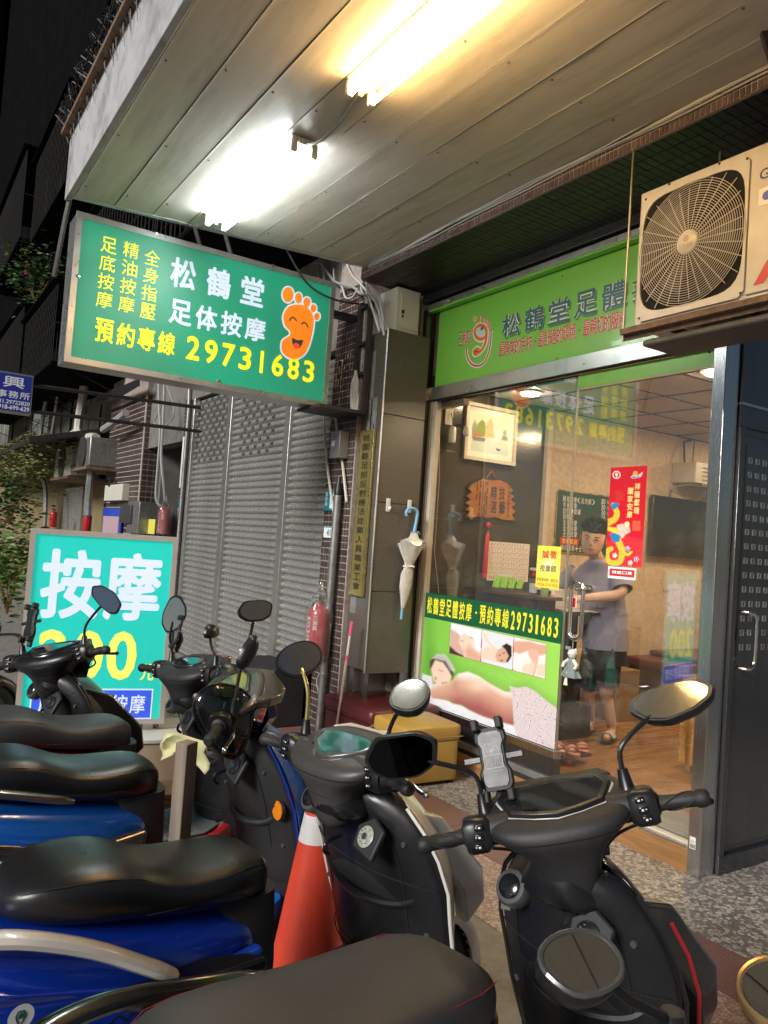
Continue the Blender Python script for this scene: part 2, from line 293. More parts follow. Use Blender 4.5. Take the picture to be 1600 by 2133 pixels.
# a face = (axis, value, sign): a plane of the place on which print lies, d = how far proud
AX = {'x+': (Vector((0, 1, 0)), Vector((0, 0, 1)), Vector((1, 0, 0))), 'y-': (Vector((1, 0, 0)), Vector((0, 0, 1)), Vector((0, -1, 0)))}
class Face:
    def __init__(s, O, U, V, N): s.O, s.U, s.V, s.N = Vector(O), Vector(U), Vector(V), Vector(N); s.k = 0
    def p(s, u, v, d=0.): return s.O + s.U*u + s.V*v + s.N*d
    def px(s, x, y):
        d = fw*F + CR*(x-800) + CU*(1066.5-y); o = Vector((0, 0, EYE)); t = (s.O-o).dot(s.N)/d.dot(s.N); q = o+d*t-s.O
        return q.dot(s.U), q.dot(s.V)
def face(ax, val): U, V, N = AX[ax]; return Face({'x+': (val, 0, 0), 'y-': (0, val, 0)}[ax], U, V, N)
_tc = {}
def glyph(s, off=0.):
    k = (s, off)
    if k not in _tc:
        c = bpy.data.curves.new('t', 'FONT'); c.body = s; c.offset = off; c.resolution_u = 3; o = bpy.data.objects.new('t', c)
        dg = bpy.context.evaluated_depsgraph_get(); COL.objects.link(o); bpy.context.view_layer.update(); dg = bpy.context.evaluated_depsgraph_get()
        me = o.evaluated_get(dg).to_mesh(); vs_ = [tuple(v.co) for v in me.vertices]; fs = [tuple(p.vertices) for p in me.polygons]
        o.evaluated_get(dg).to_mesh_clear(); bpy.data.objects.remove(o); bpy.data.curves.remove(c)
        if not vs_: vs_ = [(0, 0, 0), (1, 0, 0), (0, 1, 0)]; fs = []
        xs = [v[0] for v in vs_]; ys = [v[1] for v in vs_]; _tc[k] = (vs_, fs, min(xs), max(xs), min(ys), max(ys))
    return _tc[k]
def put(b, fc, s, u0, v0, u1, v1, off=0., d=.003, shear=0.):
    """string s over the rectangle u0..u1, v0..v1 of face fc; off thickens the strokes (share of the height)"""
    vs_, fs, xa, xb, ya, yb = glyph(s); w_ = max(xb-xa, 1e-4); h_ = max(yb-ya, 1e-4)
    if len(s) == 1 and w_/h_ < .45 and s.isascii(): c_ = (u0+u1)/2; hw = (v1-v0)*w_/h_/2*1.15; u0, u1 = c_-hw, c_+hw
    r = off*(v1-v0); n = 0 if off <= 0 else (8 if off < .035 else 14); u0 += r; u1 -= r; v0 += r; v1 -= r
    for k in range(-1, n):
        a = 2*PI*k/max(n, 1); dx, dy = (0, 0) if k < 0 else (r*math.cos(a), r*math.sin(a)); e = d+.00003*(k+1)
        b.add([fc.p(u0+dx+(v[0]-xa)/w_*(u1-u0)+shear*(v[1]-ya)/h_*(v1-v0), v0+dy+(v[1]-ya)/h_*(v1-v0), e) for v in vs_], fs)
    return b
def putpx(b, fc, s, tl, br, off=0., d=.003):
    a = fc.px(*tl); c = fc.px(*br); return put(b, fc, s, a[0], c[1], c[0], a[1], off, d)
def column(b, fc, s, u0, v0, u1, v1, off=0., d=.003, fill=.86):
    """characters written downwards"""
    n = len(s); h = (v1-v0)/n
    for i, ch in enumerate(s): put(b, fc, ch, u0, v1-(i+.5+fill/2)*h, u1, v1-(i+.5-fill/2)*h, off, d)
    return b
def rowt(b, fc, s, u0, v0, u1, v1, off=0., d=.003, fill=.88):
    n = len(s); h = (u1-u0)/n
    for i, ch in enumerate(s):
        if ch != ' ': put(b, fc, ch, u0+(i+.5-fill/2)*h, v0, u0+(i+.5+fill/2)*h, v1, off, d)
    return b
def disc(b, fc, u, v, r, d=.003, n=24, ry=None, a0=0, a1=2*PI, rot=0.):
    ry = ry or r; c, s_ = math.cos(rot), math.sin(rot); P = []
    for k in range(n):
        a = a0+(a1-a0)*k/n; x, y = r*math.cos(a), ry*math.sin(a); P.append(fc.p(u+x*c-y*s_, v+x*s_+y*c, d))
    return b.poly(P)
def smoothpts(P, n=4, closed=True):
    out = []; N = len(P)
    for i in range(N if closed else N-1):
        p = [P[(i+k) % N] if closed else P[min(max(i+k, 0), N-1)] for k in (-1, 0, 1, 2)]
        for j in range(n):
            t = j/n; out.append(tuple(.5*((2*p[1][q])+(-p[0][q]+p[2][q])*t+(2*p[0][q]-5*p[1][q]+4*p[2][q]-p[3][q])*t*t+(-p[0][q]+3*p[1][q]-3*p[2][q]+p[3][q])*t**3) for q in range(len(P[0]))))
    if not closed: out.append(tuple(P[-1]))
    return out
def shape(b, fc, P, d=.003, sm=0):
    """outline given in picture coordinates, laid on the face"""
    q = [fc.px(*p) for p in P]; q = smoothpts(q, sm) if sm else q
    return b.poly([fc.p(u, v, d) for u, v in q])
def stroke(b, fc, Q, w_, d=.003):
    """ribbon of width w_ along face points Q"""
    L = []; R_ = []
    for i, q in enumerate(Q):
        a = Q[max(i-1, 0)]; c = Q[min(i+1, len(Q)-1)]; t = Vector((c[0]-a[0], c[1]-a[1])); t.normalize(); n = Vector((-t.y, t.x))*w_/2
        L.append(fc.p(q[0]+n.x, q[1]+n.y, d)); R_.append(fc.p(q[0]-n.x, q[1]-n.y, d))
    k = len(Q); return b.add(L+R_, [(i, i+1, k+i+1, k+i) for i in range(k-1)])
def plate(b, fc, u0, v0, u1, v1, d0=0., d1=.002): return b.prism([fc.p(u0, v0, d0), fc.p(u1, v0, d0), fc.p(u1, v1, d0), fc.p(u0, v1, d0)], fc.N*(d1-d0))
def painted(name, fc, u0, v0, u1, v1, fn, mt, parent, nu=120, nv=90, d=.003):
    """printed picture: colour attribute on a fine flat grid; fn(U, V) with U, V in 0..1 gives RGB arrays"""
    g = np.linspace(0, 1, nu); h = np.linspace(0, 1, nv); GU, GV = np.meshgrid(g, h); col = np.clip(fn(GU, GV), 0, 1).reshape(-1, 3)
    vs_ = [tuple(fc.p(u0+(u1-u0)*a, v0+(v1-v0)*c, d)) for c in h for a in g]
    if parent is not None: M = wm(parent).inverted(); vs_ = [tuple(M @ Vector(v)) for v in vs_]
    me = bpy.data.meshes.new(name); me.from_pydata(vs_, [], [(j*nu+i, j*nu+i+1, (j+1)*nu+i+1, (j+1)*nu+i) for j in range(nv-1) for i in range(nu-1)])
    ca = me.color_attributes.new('Col', 'FLOAT_COLOR', 'POINT'); ca.data.foreach_set('color', np.concatenate([col, np.ones((len(col), 1))], 1).ravel().astype(np.float32))
    me.materials.append(mt); o = bpy.data.objects.new(name, me); COL.objects.link(o); o.parent = parent; return o
def inpoly(X, Y, P, soft=.004):
    """soft 0..1 mask of polygon P"""
    P = np.array(P, float); n = len(P); ins = np.zeros(X.shape, bool); dist = np.full(X.shape, 1e9)
    for i in range(n):
        x0, y0 = P[i]; x1, y1 = P[(i+1) % n]
        if y0 != y1: c = ((y0 > Y) != (y1 > Y)) & (X < (x1-x0)*(Y-y0)/(y1-y0)+x0); ins ^= c
        dx, dy = x1-x0, y1-y0; t = np.clip(((X-x0)*dx+(Y-y0)*dy)/(dx*dx+dy*dy+1e-12), 0, 1); dist = np.minimum(dist, np.hypot(X-x0-t*dx, Y-y0-t*dy))
    sd = np.where(ins, dist, -dist); return np.clip(sd/soft*.5+.5, 0, 1)
def mixc(A, c, m): return A*(1-m[..., None]) + np.array(c)*m[..., None]
def bez(P, n=10): return [Vector(q) for q in smoothpts([tuple(p) for p in P], n, closed=False)]
# ================================================================== THE SETTING
YF = 3.92      # shop front plane
tag(B().bx(-70, 30, -30, 60, -.30, -.03).build('ground', 'asphalt', smooth=False), 'dark ground under the pavement and the road', kind='structure')
pv = tag(thing('pavement', 'arcade pavement of grey, red and pink terrazzo bands', None), kind='structure')
def slabs(y0, y1, xs, m, label):
    for a, c in zip(xs[:-1], xs[1:]):
        o = B().bx(a+.002, c-.002, y0+.002, y1-.002, -.03, 0).build('slab', m, pv, smooth=False)
slabs(3.31, 3.98, [-9.4, -8.2, -7.0, -5.8, -4.72, -3.64, -2.56, -1.48, -.4, .7], TZ_GREY, '')
slabs(3.98, 5.6, [-2.55, -1.48, -.4], TZ_GREY, '')
slabs(2.965, 3.31, [-9.4, -6.1, -4.9, -3.7, -2.5, -1.3, -.1, 1.1], TZ_RED, '')
slabs(2.46, 2.965, [-9.4, -7.6, -6.4, -5.2, -4.1, -2.98, -1.86, -.74, .4, 1.5], TZ_PINK, '')
slabs(-3.0, 2.46, [-9.4, -7.4, -5.4, -3.4, -1.62, .4, 2.4], K['asphalt'], '')
tag(B().bx(-40, -9.4, -6, 3.3, -.03, -.004).build('road', 'asphalt', smooth=False), kind='structure')
# --- ceiling of the arcade: long lapped panels on a thin deck
ce = tag(thing('ceiling', 'arcade ceiling of long ribbed metal panels', None, (-2, 2, 3.9)), kind='structure')
X0, X1 = -5.44, 4.0
def zc(y): return 3.855 + (y-.90)*.052
ys = [.90+i*.258 for i in range(10)]
for i in range(len(ys)-1):
    a, c = ys[i], ys[i+1]; z0, z1 = zc(a), zc(c); b = B()
    nr = 12; prof = []
    for k in range(nr+1):
        y = a+.003+(c-a-.006)*k/nr; rib = .0022 if k % 2 else 0
        prof.append((y, zc(y)+rib+.004*(1-k/nr)*0))
    prof = [(prof[0][0], prof[0][1]+.012), (prof[0][0]+.0012, prof[0][1])]+prof[1:-1]+[(prof[-1][0]-.001, prof[-1][1]), (prof[-1][0], prof[-1][1]+.006)]
    sag = random.uniform(-.003, .003); rows = []
    nx = 12
    for j in range(nx+1):
        x = X0+(X1-X0)*j/nx; s = sag*math.sin(j*1.3+i)
        rows.append([(x, y, z+s) for y, z in prof]+[(x, prof[-1][0], prof[-1][1]+.03), (x, prof[0][0], prof[0][1]+.03)])
    b.loft(rows); b.build('panel', 'ceil', ce, ang=25)
b = B()
for i, y in enumerate(ys[:-1]):
    for j in range(9):
        x = -5.2+.85*j+random.uniform(-.05, .05); b.lathe([(.007, .004), (.007, -.001), (.003, -.004), (0, -.004)], (x, y+.03, zc(y+.03)), n=8)
tag(b.build('screw_head', 'rust', ce), kind='stuff')
B().bx(X0+.02, X1, .93, 3.21, 3.98, 4.02).build('deck', 'dark', ce, smooth=False)
# angle trim across the far end of the panels
b = B(); b.add([(X0-.012, .88, zc(.88)-.006), (X0-.012, 3.2, zc(3.2)-.006), (X0+.03, 3.2, zc(3.2)-.006), (X0+.03, .88, zc(.88)-.006), (X0-.012, .88, zc(.88)+.06), (X0-.012, 3.2, zc(3.2)+.06), (X0+.03, 3.2, zc(3.2)+.06), (X0+.03, .88, zc(.88)+.06)], [(0, 3, 2, 1), (4, 5, 6, 7), (0, 1, 5, 4), (1, 2, 6, 5), (2, 3, 7, 6), (3, 0, 4, 7)])
b.build('edge_trim', 'alu', ce, smooth=False)
fa = tag(B().bx(-5.5, 4.0, .855, .895, 3.842, 4.28).build('fascia_board', 'fascia', bevel=.004), 'dirty white fascia board along the street edge of the arcade ceiling', kind='structure')
B().bx(-5.52, 4.0, .80, .90, 4.28, 4.31).build('drip_edge', 'rust', fa)
b = B()
for i in range(150):   # dead creeper roots and grime strands hanging over the fascia
    x = random.uniform(-5.5, .5); L = random.uniform(.03, .16); p = [(x, .83, 4.33), (x+random.uniform(-.02, .02), .835, 4.3-L*.5), (x+random.uniform(-.03, .03), .848, 4.3-L)]; b.tube(p, [.004, .003, .001], 4)
for i in range(260):
    x = random.uniform(-5.5, .5); b.tube([(x, .84, 4.3), (x+random.uniform(-.1, .1), .80-random.random()*.05, 4.36+random.random()*.08), (x+random.uniform(-.2, .2), .78, 4.32+random.random()*.1)], .004, 3)
tag(b.build('dead_creeper', 'darkiron'), 'dead creeper roots hanging over the top of the fascia', 'creeper', kind='stuff')
def mosaic(b, fcx, u0, u1, v0, v1, tu, tv, g=.006, d=.004, stag=False):
    nv = int((v1-v0)/(tv+g)); nu = int((u1-u0)/(tu+g))
    for j in range(nv):
        for i in range(nu):
            a = u0+i*(tu+g)+random.uniform(-.0008, .0008); c = v0+j*(tv+g)+random.uniform(-.0006, .0006); dd = d+random.uniform(-.0015, .0015)
            P = [fcx.p(a, c, .0), fcx.p(a+tu, c, 0), fcx.p(a+tu, c+tv, 0), fcx.p(a, c+tv, 0), fcx.p(a+.002, c+.002, dd), fcx.p(a+tu-.002, c+.002, dd), fcx.p(a+tu-.002, c+tv-.002, dd), fcx.p(a+.002, c+tv-.002, dd)]
            b.add(P, [(4, 5, 6, 7), (0, 1, 5, 4), (1, 2, 6, 5), (2, 3, 7, 6), (3, 0, 4, 7)])
# --- tiled beam over the shop front
bm_ = tag(B().bx(-5.50, 4.0, 3.19, 3.98, 3.886, 4.4).build('beam', 'grout', smooth=False), 'beam faced with small brown tiles over the shop front', kind='structure')
b = B(); mosaic(b, Face((0, 3.19, 0), (1, 0, 0), (0, 0, 1), (0, -1, 0)), -5.498, .4, 3.888, 4.05, .0245, .043, .005, .004)
tag(b.build('mosaic_tile', 'tilel', bm_, smooth=False), kind='stuff')
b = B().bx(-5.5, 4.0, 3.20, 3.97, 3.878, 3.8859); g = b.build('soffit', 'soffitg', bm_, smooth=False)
b = B()
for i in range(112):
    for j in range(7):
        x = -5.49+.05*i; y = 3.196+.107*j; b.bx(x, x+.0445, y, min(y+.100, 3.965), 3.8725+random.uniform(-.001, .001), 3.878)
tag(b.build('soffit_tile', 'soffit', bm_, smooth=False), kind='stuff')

# --- column between the two shops: mosaic core
co = tag(B().bx(-6.08, -5.605, 3.32, 3.98, -.03, 4.6).build('column', 'grout', smooth=False), 'column faced with brown mosaic tile between shutter and shop', kind='structure')
b = B(); mosaic(b, Face((0, 3.32, 0), (1, 0, 0), (0, 0, 1), (0, -1, 0)), -6.075, -5.61, .0, 4.0, .040, .052)
tag(b.build('mosaic_tile', 'tile', co, smooth=False), kind='stuff')
# --- clad pillar casing on its shop side
pc = tag(thing('pillar_casing', 'grey brown tiled casing round the column beside the shop window', 'pillar casing', (-5.45, 3.4, .6)))
def cladface(b, pts, d): b.prism(pts, d)
zs = [.63, 1.30, 2.03, 2.76, 3.47]
XP = -5.28
for i in range(4):
    z0, z1 = zs[i]+.003, zs[i+1]-.003
    for q, (za, zb) in enumerate(((z0, z1),)):
        B().bx(XP-.012, XP, 3.365, 3.785, za, zb).build('tile', 'clad', pc, bevel=.0015)
for z0, z1 in ((.66, 2.0), (2.003, 3.45)):
    B().bx(-5.59, XP-.006, 3.352, 3.364, z0, z1).build('tile', 'clad', pc, bevel=.0015)
B().bx(-5.60, XP-.013, 3.366, 3.78, .66, 3.46).build('core', 'concrete', pc, smooth=False)
B().tube([(XP+.002, 3.358, .64), (XP+.002, 3.358, 3.47)], .007, 6).build('corner_trim', 'alu', pc)
for x, y in ((-5.56, 3.4), (-5.33, 3.4), (-5.33, 3.75)): B().bx(x-.02, x+.02, y-.02, y+.02, 0, .66).build('leg', 'steeld', pc)
b = B(); b.bx(-5.5, -5.43, 3.349, 3.352, 2.45, 3.3); b.bx(-5.56, -5.5, 3.349, 3.352, 2.2, 2.42); b.bx(-5.45, -5.36, 3.349, 3.352, 2.62, 2.9); b.bx(-5.56, -5.47, 3.349, 3.352, 1.1, 1.3)
tag(b.build('old_glue_patch', mat('glue_patch', (.19, .19, .18), .55, var=.2, dirt=.4, dscale=9), pc, smooth=False), 'pale patches of old glue')
# wall that carries on from the window into the shop (tiles with pale joints)
sw = tag(B().bx(-5.9, -5.436, 3.79, 11.2, -.03, 4.4).build('shop_side_wall', 'joint', smooth=False), 'left side wall of the shop', kind='structure')
def walltile(y0, y1, z0, z1, m='clad_in'): B().bx(-5.432, -5.420, y0, y1, z0, z1).build('tile', m, sw, smooth=False, bevel=.001)
zt = [.13, .74, 1.34, 1.95, 2.56, 3.2]
for i in range(5):
    for y0, y1 in ((3.79, 3.895), (3.945, 5.34)):
        walltile(y0+.002, y1-.002, zt[i]+.002, zt[i+1]-.002)
B().bx(-5.436, -5.405, 5.36, 11.2, .13, 3.2).build('wallpaper', 'wallp', sw, smooth=False)
B().bx(-5.42, -5.37, 5.342, 5.40, .13, 3.2).build('corner_trim', 'wallbeige', sw, smooth=False)
# rest of the shop shell
tag(B().bx(-5.9, -2.6, 11.2, 11.35, -.03, 4.2).build('shop_back_wall', 'wallp', smooth=False), kind='structure')
fl = tag(B().bx(-5.42, -2.60, 3.93, 11.2, -.03, .118).build('shop_floor', 'dark', smooth=False), kind='structure')
nb = 0
for i in range(16):
    y = 3.93; x = -5.418+.178*i
    if x > -2.0: break
    k = random.uniform(.3, 1.2)
    cuts = [3.93]
    while cuts[-1] < 11: cuts.append(cuts[-1]+(k if len(cuts) == 1 else 1.22))
    for a, c in zip(cuts[:-1], cuts[1:]):
        B().bx(x+.0006, x+.1774, a+.0006, min(c, 11.19)-.0006, .118, .130).build('plank', 'floorw', fl, smooth=False)
sc = tag(B().bx(-5.42, -2.60, 4.0, 11.2, 3.12, 3.2).build('shop_ceiling', 'ceilin', smooth=False), 'tiled ceiling inside the shop', kind='structure')
b = B()
for i in range(12):
    b.bx(min(-5.4+.6*i, -2.7), min(-5.385+.6*i, -2.69), 4.0, 11.2, 3.114, 3.12); b.bx(-5.42, -2.64, 4.3+.6*i, 4.315+.6*i, 3.113, 3.119)
b.build('ceiling_joint', 'darkw', sc, smooth=False)
tag(B().bx(-2.63, -2.60, 4.001, 11.2, .0, 3.2).build('shop_right_wall', 'wallbeige', smooth=False), kind='structure')
# --- facade of the black entrance right of the shop (faces the street from a recess)
ew = tag(thing('steel_entrance', 'black stainless stairwell door in a steel surround right of the shop', 'door', (-2.5, 4.4, 0)))
XD = -2.535
B().bx(XD-.06, XD-.014, 3.995, 5.6, 0, 3.9).build('frame', 'steeld', ew, smooth=False)
fD = face('x+', XD)
B().bx(XD-.014, XD+.012, 4.0, 5.6, .0, .10).build('sill', 'steeld', ew, bevel=.003)
B().bx(XD-.014, XD+.012, 4.0, 4.045, .10, 2.50).build('jamb', 'steeld', ew, bevel=.003)
B().bx(XD-.014, XD+.004, 4.0, 5.6, 2.50, 3.86).build('transom_panel', 'steeld', ew, bevel=.003)
B().bx(XD-.012, XD-.004, 4.055, 5.0, .14, 2.46).build('door_leaf', 'steeld', ew, bevel=.004)
B().bx(XD-.010, XD+.014, 3.997, 5.6, 2.62, 2.635).build('trim', 'steel', ew)
b = B()
for j in range(15):
    for i in range(8):
        u, v = 4.115+.072*i, 2.30-.082*j
        if v < 1.2: continue
        for (a, c, d_, e) in ((0, 0, .034, .006), (0, .028, .034, .034), (0, .006, .006, .028), (.028, .006, .034, .028)):
            plate(b, fD, u+a, v+c, u+d_, v+e, -.004, .0)
tag(b.build('embossed_square', 'alu', ew), kind='stuff')
b = B(); plate(b, fD, 4.085, 1.2, 4.09, 2.4, -.004, -.001)
for j in range(14): plate(b, fD, 4.09, 1.24+.082*j, 4.8, 1.242+.082*j, -.004, -.0025)
b.build('grid_line', 'steeld', ew)
h = bez([fD.p(4.10, 1.452, -.004), fD.p(4.12, 1.452, .05), fD.p(4.155, 1.43, .06), fD.p(4.165, 1.38, .06), fD.p(4.165, 1.22, .06), fD.p(4.155, 1.16, .06), fD.p(4.12, 1.137, .05), fD.p(4.10, 1.137, -.004)], 5)
B().tube(h, .011, 10).build('handle', 'chrome', ew)
b = B(); plate(b, fD, 4.075, 1.29, 4.095, 1.37, -.004, .002); disc(b, fD, 4.085, 1.33, .006, .004); b.build('lock', 'steeld', ew)
# stainless post at the corner
po = tag(B().bx(-2.625, -2.545, 3.86, 3.992, 0, 3.86).build('corner_post', 'steel', bevel=.004), 'polished stainless corner post between the glass door and black door', 'post')
fP = face('y-', 3.859); b = B(); plate(b, fP, -2.612, .145, -2.575, .21, 0, .001); s = b.build('sticker', 'paper', po)
b = B()
for i in range(12): plate(b, fP, -2.608+.0026*i, .150, -2.6066+.0026*i, .172, .001, .0016)
put(b, fP, '2011571', -2.608, .178, -2.58, .192, 0, .0016); b.build('barcode', 'blackt', s)
# wires along the top of the beam, with clips
for k in range(4):
    P = []
    for i in range(40):
        x = -5.35+i*.15; P.append((x, 3.176-.011*(k % 2), 3.944+.010*k+.005*math.sin(i*.9+k)-.006*math.sin(i*.35+k)))
    tag(B().tube(P, .0065-.001*(k % 2), 6).build('cable', 'cable' if k != 2 else 'cablew'), ['thick grey cable strung along the top of the tiled beam', 'thin grey cable lying on the thick one along the beam', 'off white cable clipped along the tiled beam', 'uppermost grey cable along the tiled beam'][k], 'cable')
# rusty hanging bar at the picture's upper right
p0 = at(1565, -20, 'y', 2.95); p1 = at(1605, 110, 'y', 2.95)
d_ = (p1-p0).normalized()
tag(B().tube([p0-d_*.05, p1+d_*.35], .020, 4).build('hanging_bar', 'darkiron'), 'rusty steel bar hanging at an angle under the ceiling', 'bar')
tag(B().tube([(-5.47, .90, 4.0), (-5.5, .87, 3.72), (-5.62, .85, 3.35)], .016, 4).build('hanging_bar', 'darkiron'), 'dark steel strap from the fascia corner to the lightbox', 'bar')
# ================================================================== SHOP FRONT
FY = face('y-', YF)
def topx(fc, U, V):
    """arrays of face coordinates -> where they lie in the picture (used to trace printed pictures)"""
    P = [np.array(fc.O[i])+U*fc.U[i]+V*fc.V[i] - (EYE if i == 2 else 0) for i in range(3)]
    z = sum(P[i]*fw[i] for i in range(3)); return 800+F*sum(P[i]*CR[i] for i in range(3))/z, 1066.5-F*sum(P[i]*CU[i] for i in range(3))/z
sf = thing('shop_window', 'metal framed fixed shop window with massage poster across its lower half', 'shop window', (-4.5, YF, 0))
XL, XM, XR = -5.262, -3.690, -2.632
b = B(); b.bx(-5.36, -5.315, 3.88, 3.97, .12, 3.06); b.build('frame_post', 'creamf', sf, bevel=.003)
b = B(); b.bx(-5.312, -5.268, 3.89, 3.95, .12, 3.0); b.build('frame_post', 'creamf', sf, bevel=.003)
B().bx(-5.27, XM+.015, 3.885, 3.955, .335, .388).build('bottom_rail', 'steel', sf, bevel=.003)
B().bx(-5.36, XM+.02, 3.90, 3.95, .21, .334).build('kick_panel', 'steeld', sf, bevel=.002)
B().bx(-5.36, XM+.03, 3.868, 3.96, .165, .209).build('sill', 'alu', sf, bevel=.003)
B().bx(-5.36, XM+.01, 3.872, 3.96, .131, .164).build('floor_strip', 'steeld', sf, bevel=.002)
B().bx(XL-.004, XM, 3.914, 3.922, .389, 2.98).build('pane', 'glassg', sf, smooth=False)
tag(B().bx(-5.4, -2.626, 3.865, 4.0, -.02, .130).build('door_step', 'stepw', bevel=.004), 'wood grained step under the shop window and sliding door', kind='structure')
li = tag(B().bx(-5.37, -2.628, 3.872, 3.965, 2.955, 3.066).build('lintel', 'alu', bevel=.003), 'brushed metal lintel between the green sign and the glass', kind='structure')
B().bx(-5.37, -2.628, 3.876, 3.90, 2.944, 2.954).build('seal', 'dark', li, smooth=False)
B().bx(-5.37, -2.628, 3.965, 4.02, 2.95, 3.9).build('backing_board', 'dark', li, smooth=False)
B().bx(-5.36, -5.0, 3.97, 4.03, 2.9, 3.2).build('header_block', 'wallbeige', li, smooth=False)
sd = thing('sliding_door', 'clear glass sliding door with a green band along its top and posters stuck on', 'glass door', (-3.2, YF, .13))
B().bx(XM-.012, XR, 3.926, 3.934, .142, 2.93).build('pane', 'glassg', sd, smooth=False)
B().bx(XM-.014, XM-.006, 3.922, 3.938, .142, 2.93).build('glass_edge', 'creamf', sd, smooth=False)
B().bx(XM+.004, XR, 3.912, 3.9225, 2.846, 2.943).build('top_band', 'green', sd, bevel=.001)
B().bx(XM+.004, XR, 3.912, 3.9235, 2.836, 2.845).build('top_seal', 'creamf', sd, smooth=False)
B().bx(XR-.012, XR+.006, 3.90, 3.95, .13, 2.93).build('side_trim', 'creamf', sd, bevel=.002)
tag(B().bx(XM-.25, XR+.004, 3.875, 3.895, .131, .146).build('door_track', 'alu', bevel=.002), 'silver floor track in front of the sliding door', 'track')
tag(B().prism([(-3.55, 4.02, .131), (XR, 3.99, .131), (XR, 4.35, .131), (-3.5, 4.45, .131)], (0, 0, .012)).build('floor_mat', mat('grey_mat', (.20, .20, .18), .7, var=.2), bevel=.004), 'flat grey mat inside the sliding door', 'mat')
tag(B().prism([(-2.95, 3.915, .1305), (-2.66, 3.91, .1305), (-2.66, 3.975, .1305), (-3.0, 3.985, .1305)], (0, 0, .006)).build('paper_scrap', 'paper'), 'crumpled strip of paper lying by the door track', 'paper')
# chrome loop handle with a doll hanging from it
fH = face('y-', 3.885)
def fp(fc, x, y, d=0): u, v = fc.px(x, y); return fc.p(u, v, d)
u0, v0 = fH.px(1188, 1212); u1, v1 = fH.px(1213, 1335)
um = .5*(u0+u1); hw = .052
P = []
for k in range(33):
    a = 2*PI*k/32; cx, cz = math.cos(a), math.sin(a); zc_ = (v0-hw) if cz >= 0 else (v1+hw)
    P.append(fH.p(um+hw*cx, zc_+hw*cz))
hd = thing('loop_pull', 'long chrome loop handle of the glass door with a red tag', 'door handle', P[0])
b = B(); P2 = [P[i] for i in range(32)]; P2.append(P[0])
b.tube(P2, .014, 12, caps=False); b.build('loop', 'chrome', hd)
for z in (v0-.02, v1+.02): B().tube([fH.p(um-.02, z, -.04), fH.p(um-.02, z, .0)], .011, 10).build('stud', 'chrome', hd)
b = B(); u, v = fH.px(1190, 1250); plate(b, fH, u-.012, v-.05, u+.028, v+.02, -.022, -.02); tg_ = b.build('label_tag', 'white', hd)
b = B(); plate(b, fH, u-.006, v-.046, u+.022, v+.016, -.019, -.0185); b.build('print', 'redt', tg_)
# doll
dl = thing('bear_doll', 'small white teddy bear doll in a grey green dress hanging from the door handle', 'doll', fH.p(um, v1-.30))
c = fH.p(um-.01, v1, .0); s = 1.0
ring = B().lathe([(.0, -.030), (.022, -.024), (.033, 0), (.024, .026), (0, .032)], c+Vector((0, 0, -.095)), n=16); ring.build('head', 'plastw', dl)
for q in (-1, 1):
    B().lathe([(0, -.010), (.011, 0), (0, .010)], c+Vector((q*.024, 0, -.068)), 'y', 10).build('ear', 'plastw', dl)
    B().tube([c+Vector((q*.02, -.01, -.135)), c+Vector((q*.055, -.015, -.165)), c+Vector((q*.052, -.03, -.19))], [.012, .013, .011], 8).build('arm', 'plastw', dl)
rings = []
for r, z in ((.018, -.120), (.026, -.14), (.035, -.17), (.058, -.215), (.075, -.245), (.07, -.25)):
    rings.append([c+Vector((r*(1+.10*math.sin(7*a))*math.cos(a), r*.7*(1+.10*math.sin(7*a))*math.sin(a), z)) for a in [2*PI*k/28 for k in range(28)]])
B().loft(rings).build('dress', mat('dress_green', (.17, .22, .21), .85, var=.2, vscale=40), dl)
B().ob(c+Vector((-.022, -.02, -.06)), (.045, .012, .022)).build('bow', mat('bow_green', (.20, .26, .25), .8), dl, bevel=.004)
b = B()
for i in range(9): b.tube([c+Vector((.0, -.045, -.21)), c+Vector((-.016+.004*i, -.05, -.30))], .0022, 4)
b.build('tassel', 'plastw', dl)
B().tube([c+Vector((0, 0, .02)), c+Vector((0, -.002, -.06))], .002, 5).build('string', 'cream', dl)
# --- big poster on the lower half of the window
fQ = face('y-', 3.911)
pa, pb_ = fQ.px(893, 1232), fQ.px(1160, 1571)
PU0, PU1 = -5.258, XM-.008
PV1 = fQ.px(1176, 1279)[1]; PVm = fQ.px(1169, 1342)[1]; PV0 = .392
po_ = thing('massage_poster', 'large green poster of a resting woman across the lower window, yellow phone number on top', 'poster', fQ.p(PU0, PV0))
b = B(); plate(b, fQ, PU0, PVm, PU1, PV1, 0, .0008); b.build('header', 'dgreen', po_, smooth=False)
b = B(); a_ = fQ.px(899, 1246); c_ = fQ.px(1168, 1326)
rowt(b, fQ, '松鶴堂足體按摩', PU0+.02, PVm+.035, PU0+.02+.60, PV1-.03, .012, .0016, .80)
put(b, fQ, '‧', PU0+.655, PVm+.10, PU0+.675, PVm+.12, .01, .0016)
rowt(b, fQ, '預約專線', PU0+.70, PVm+.035, PU0+1.045, PV1-.03, .012, .0016, .80)
rowt(b, fQ, '29731683', PU0+1.05, PVm+.035, PU1-.02, PV1-.035, .02, .0016, .66)
b.build('lettering', 'yel', po_, smooth=False)
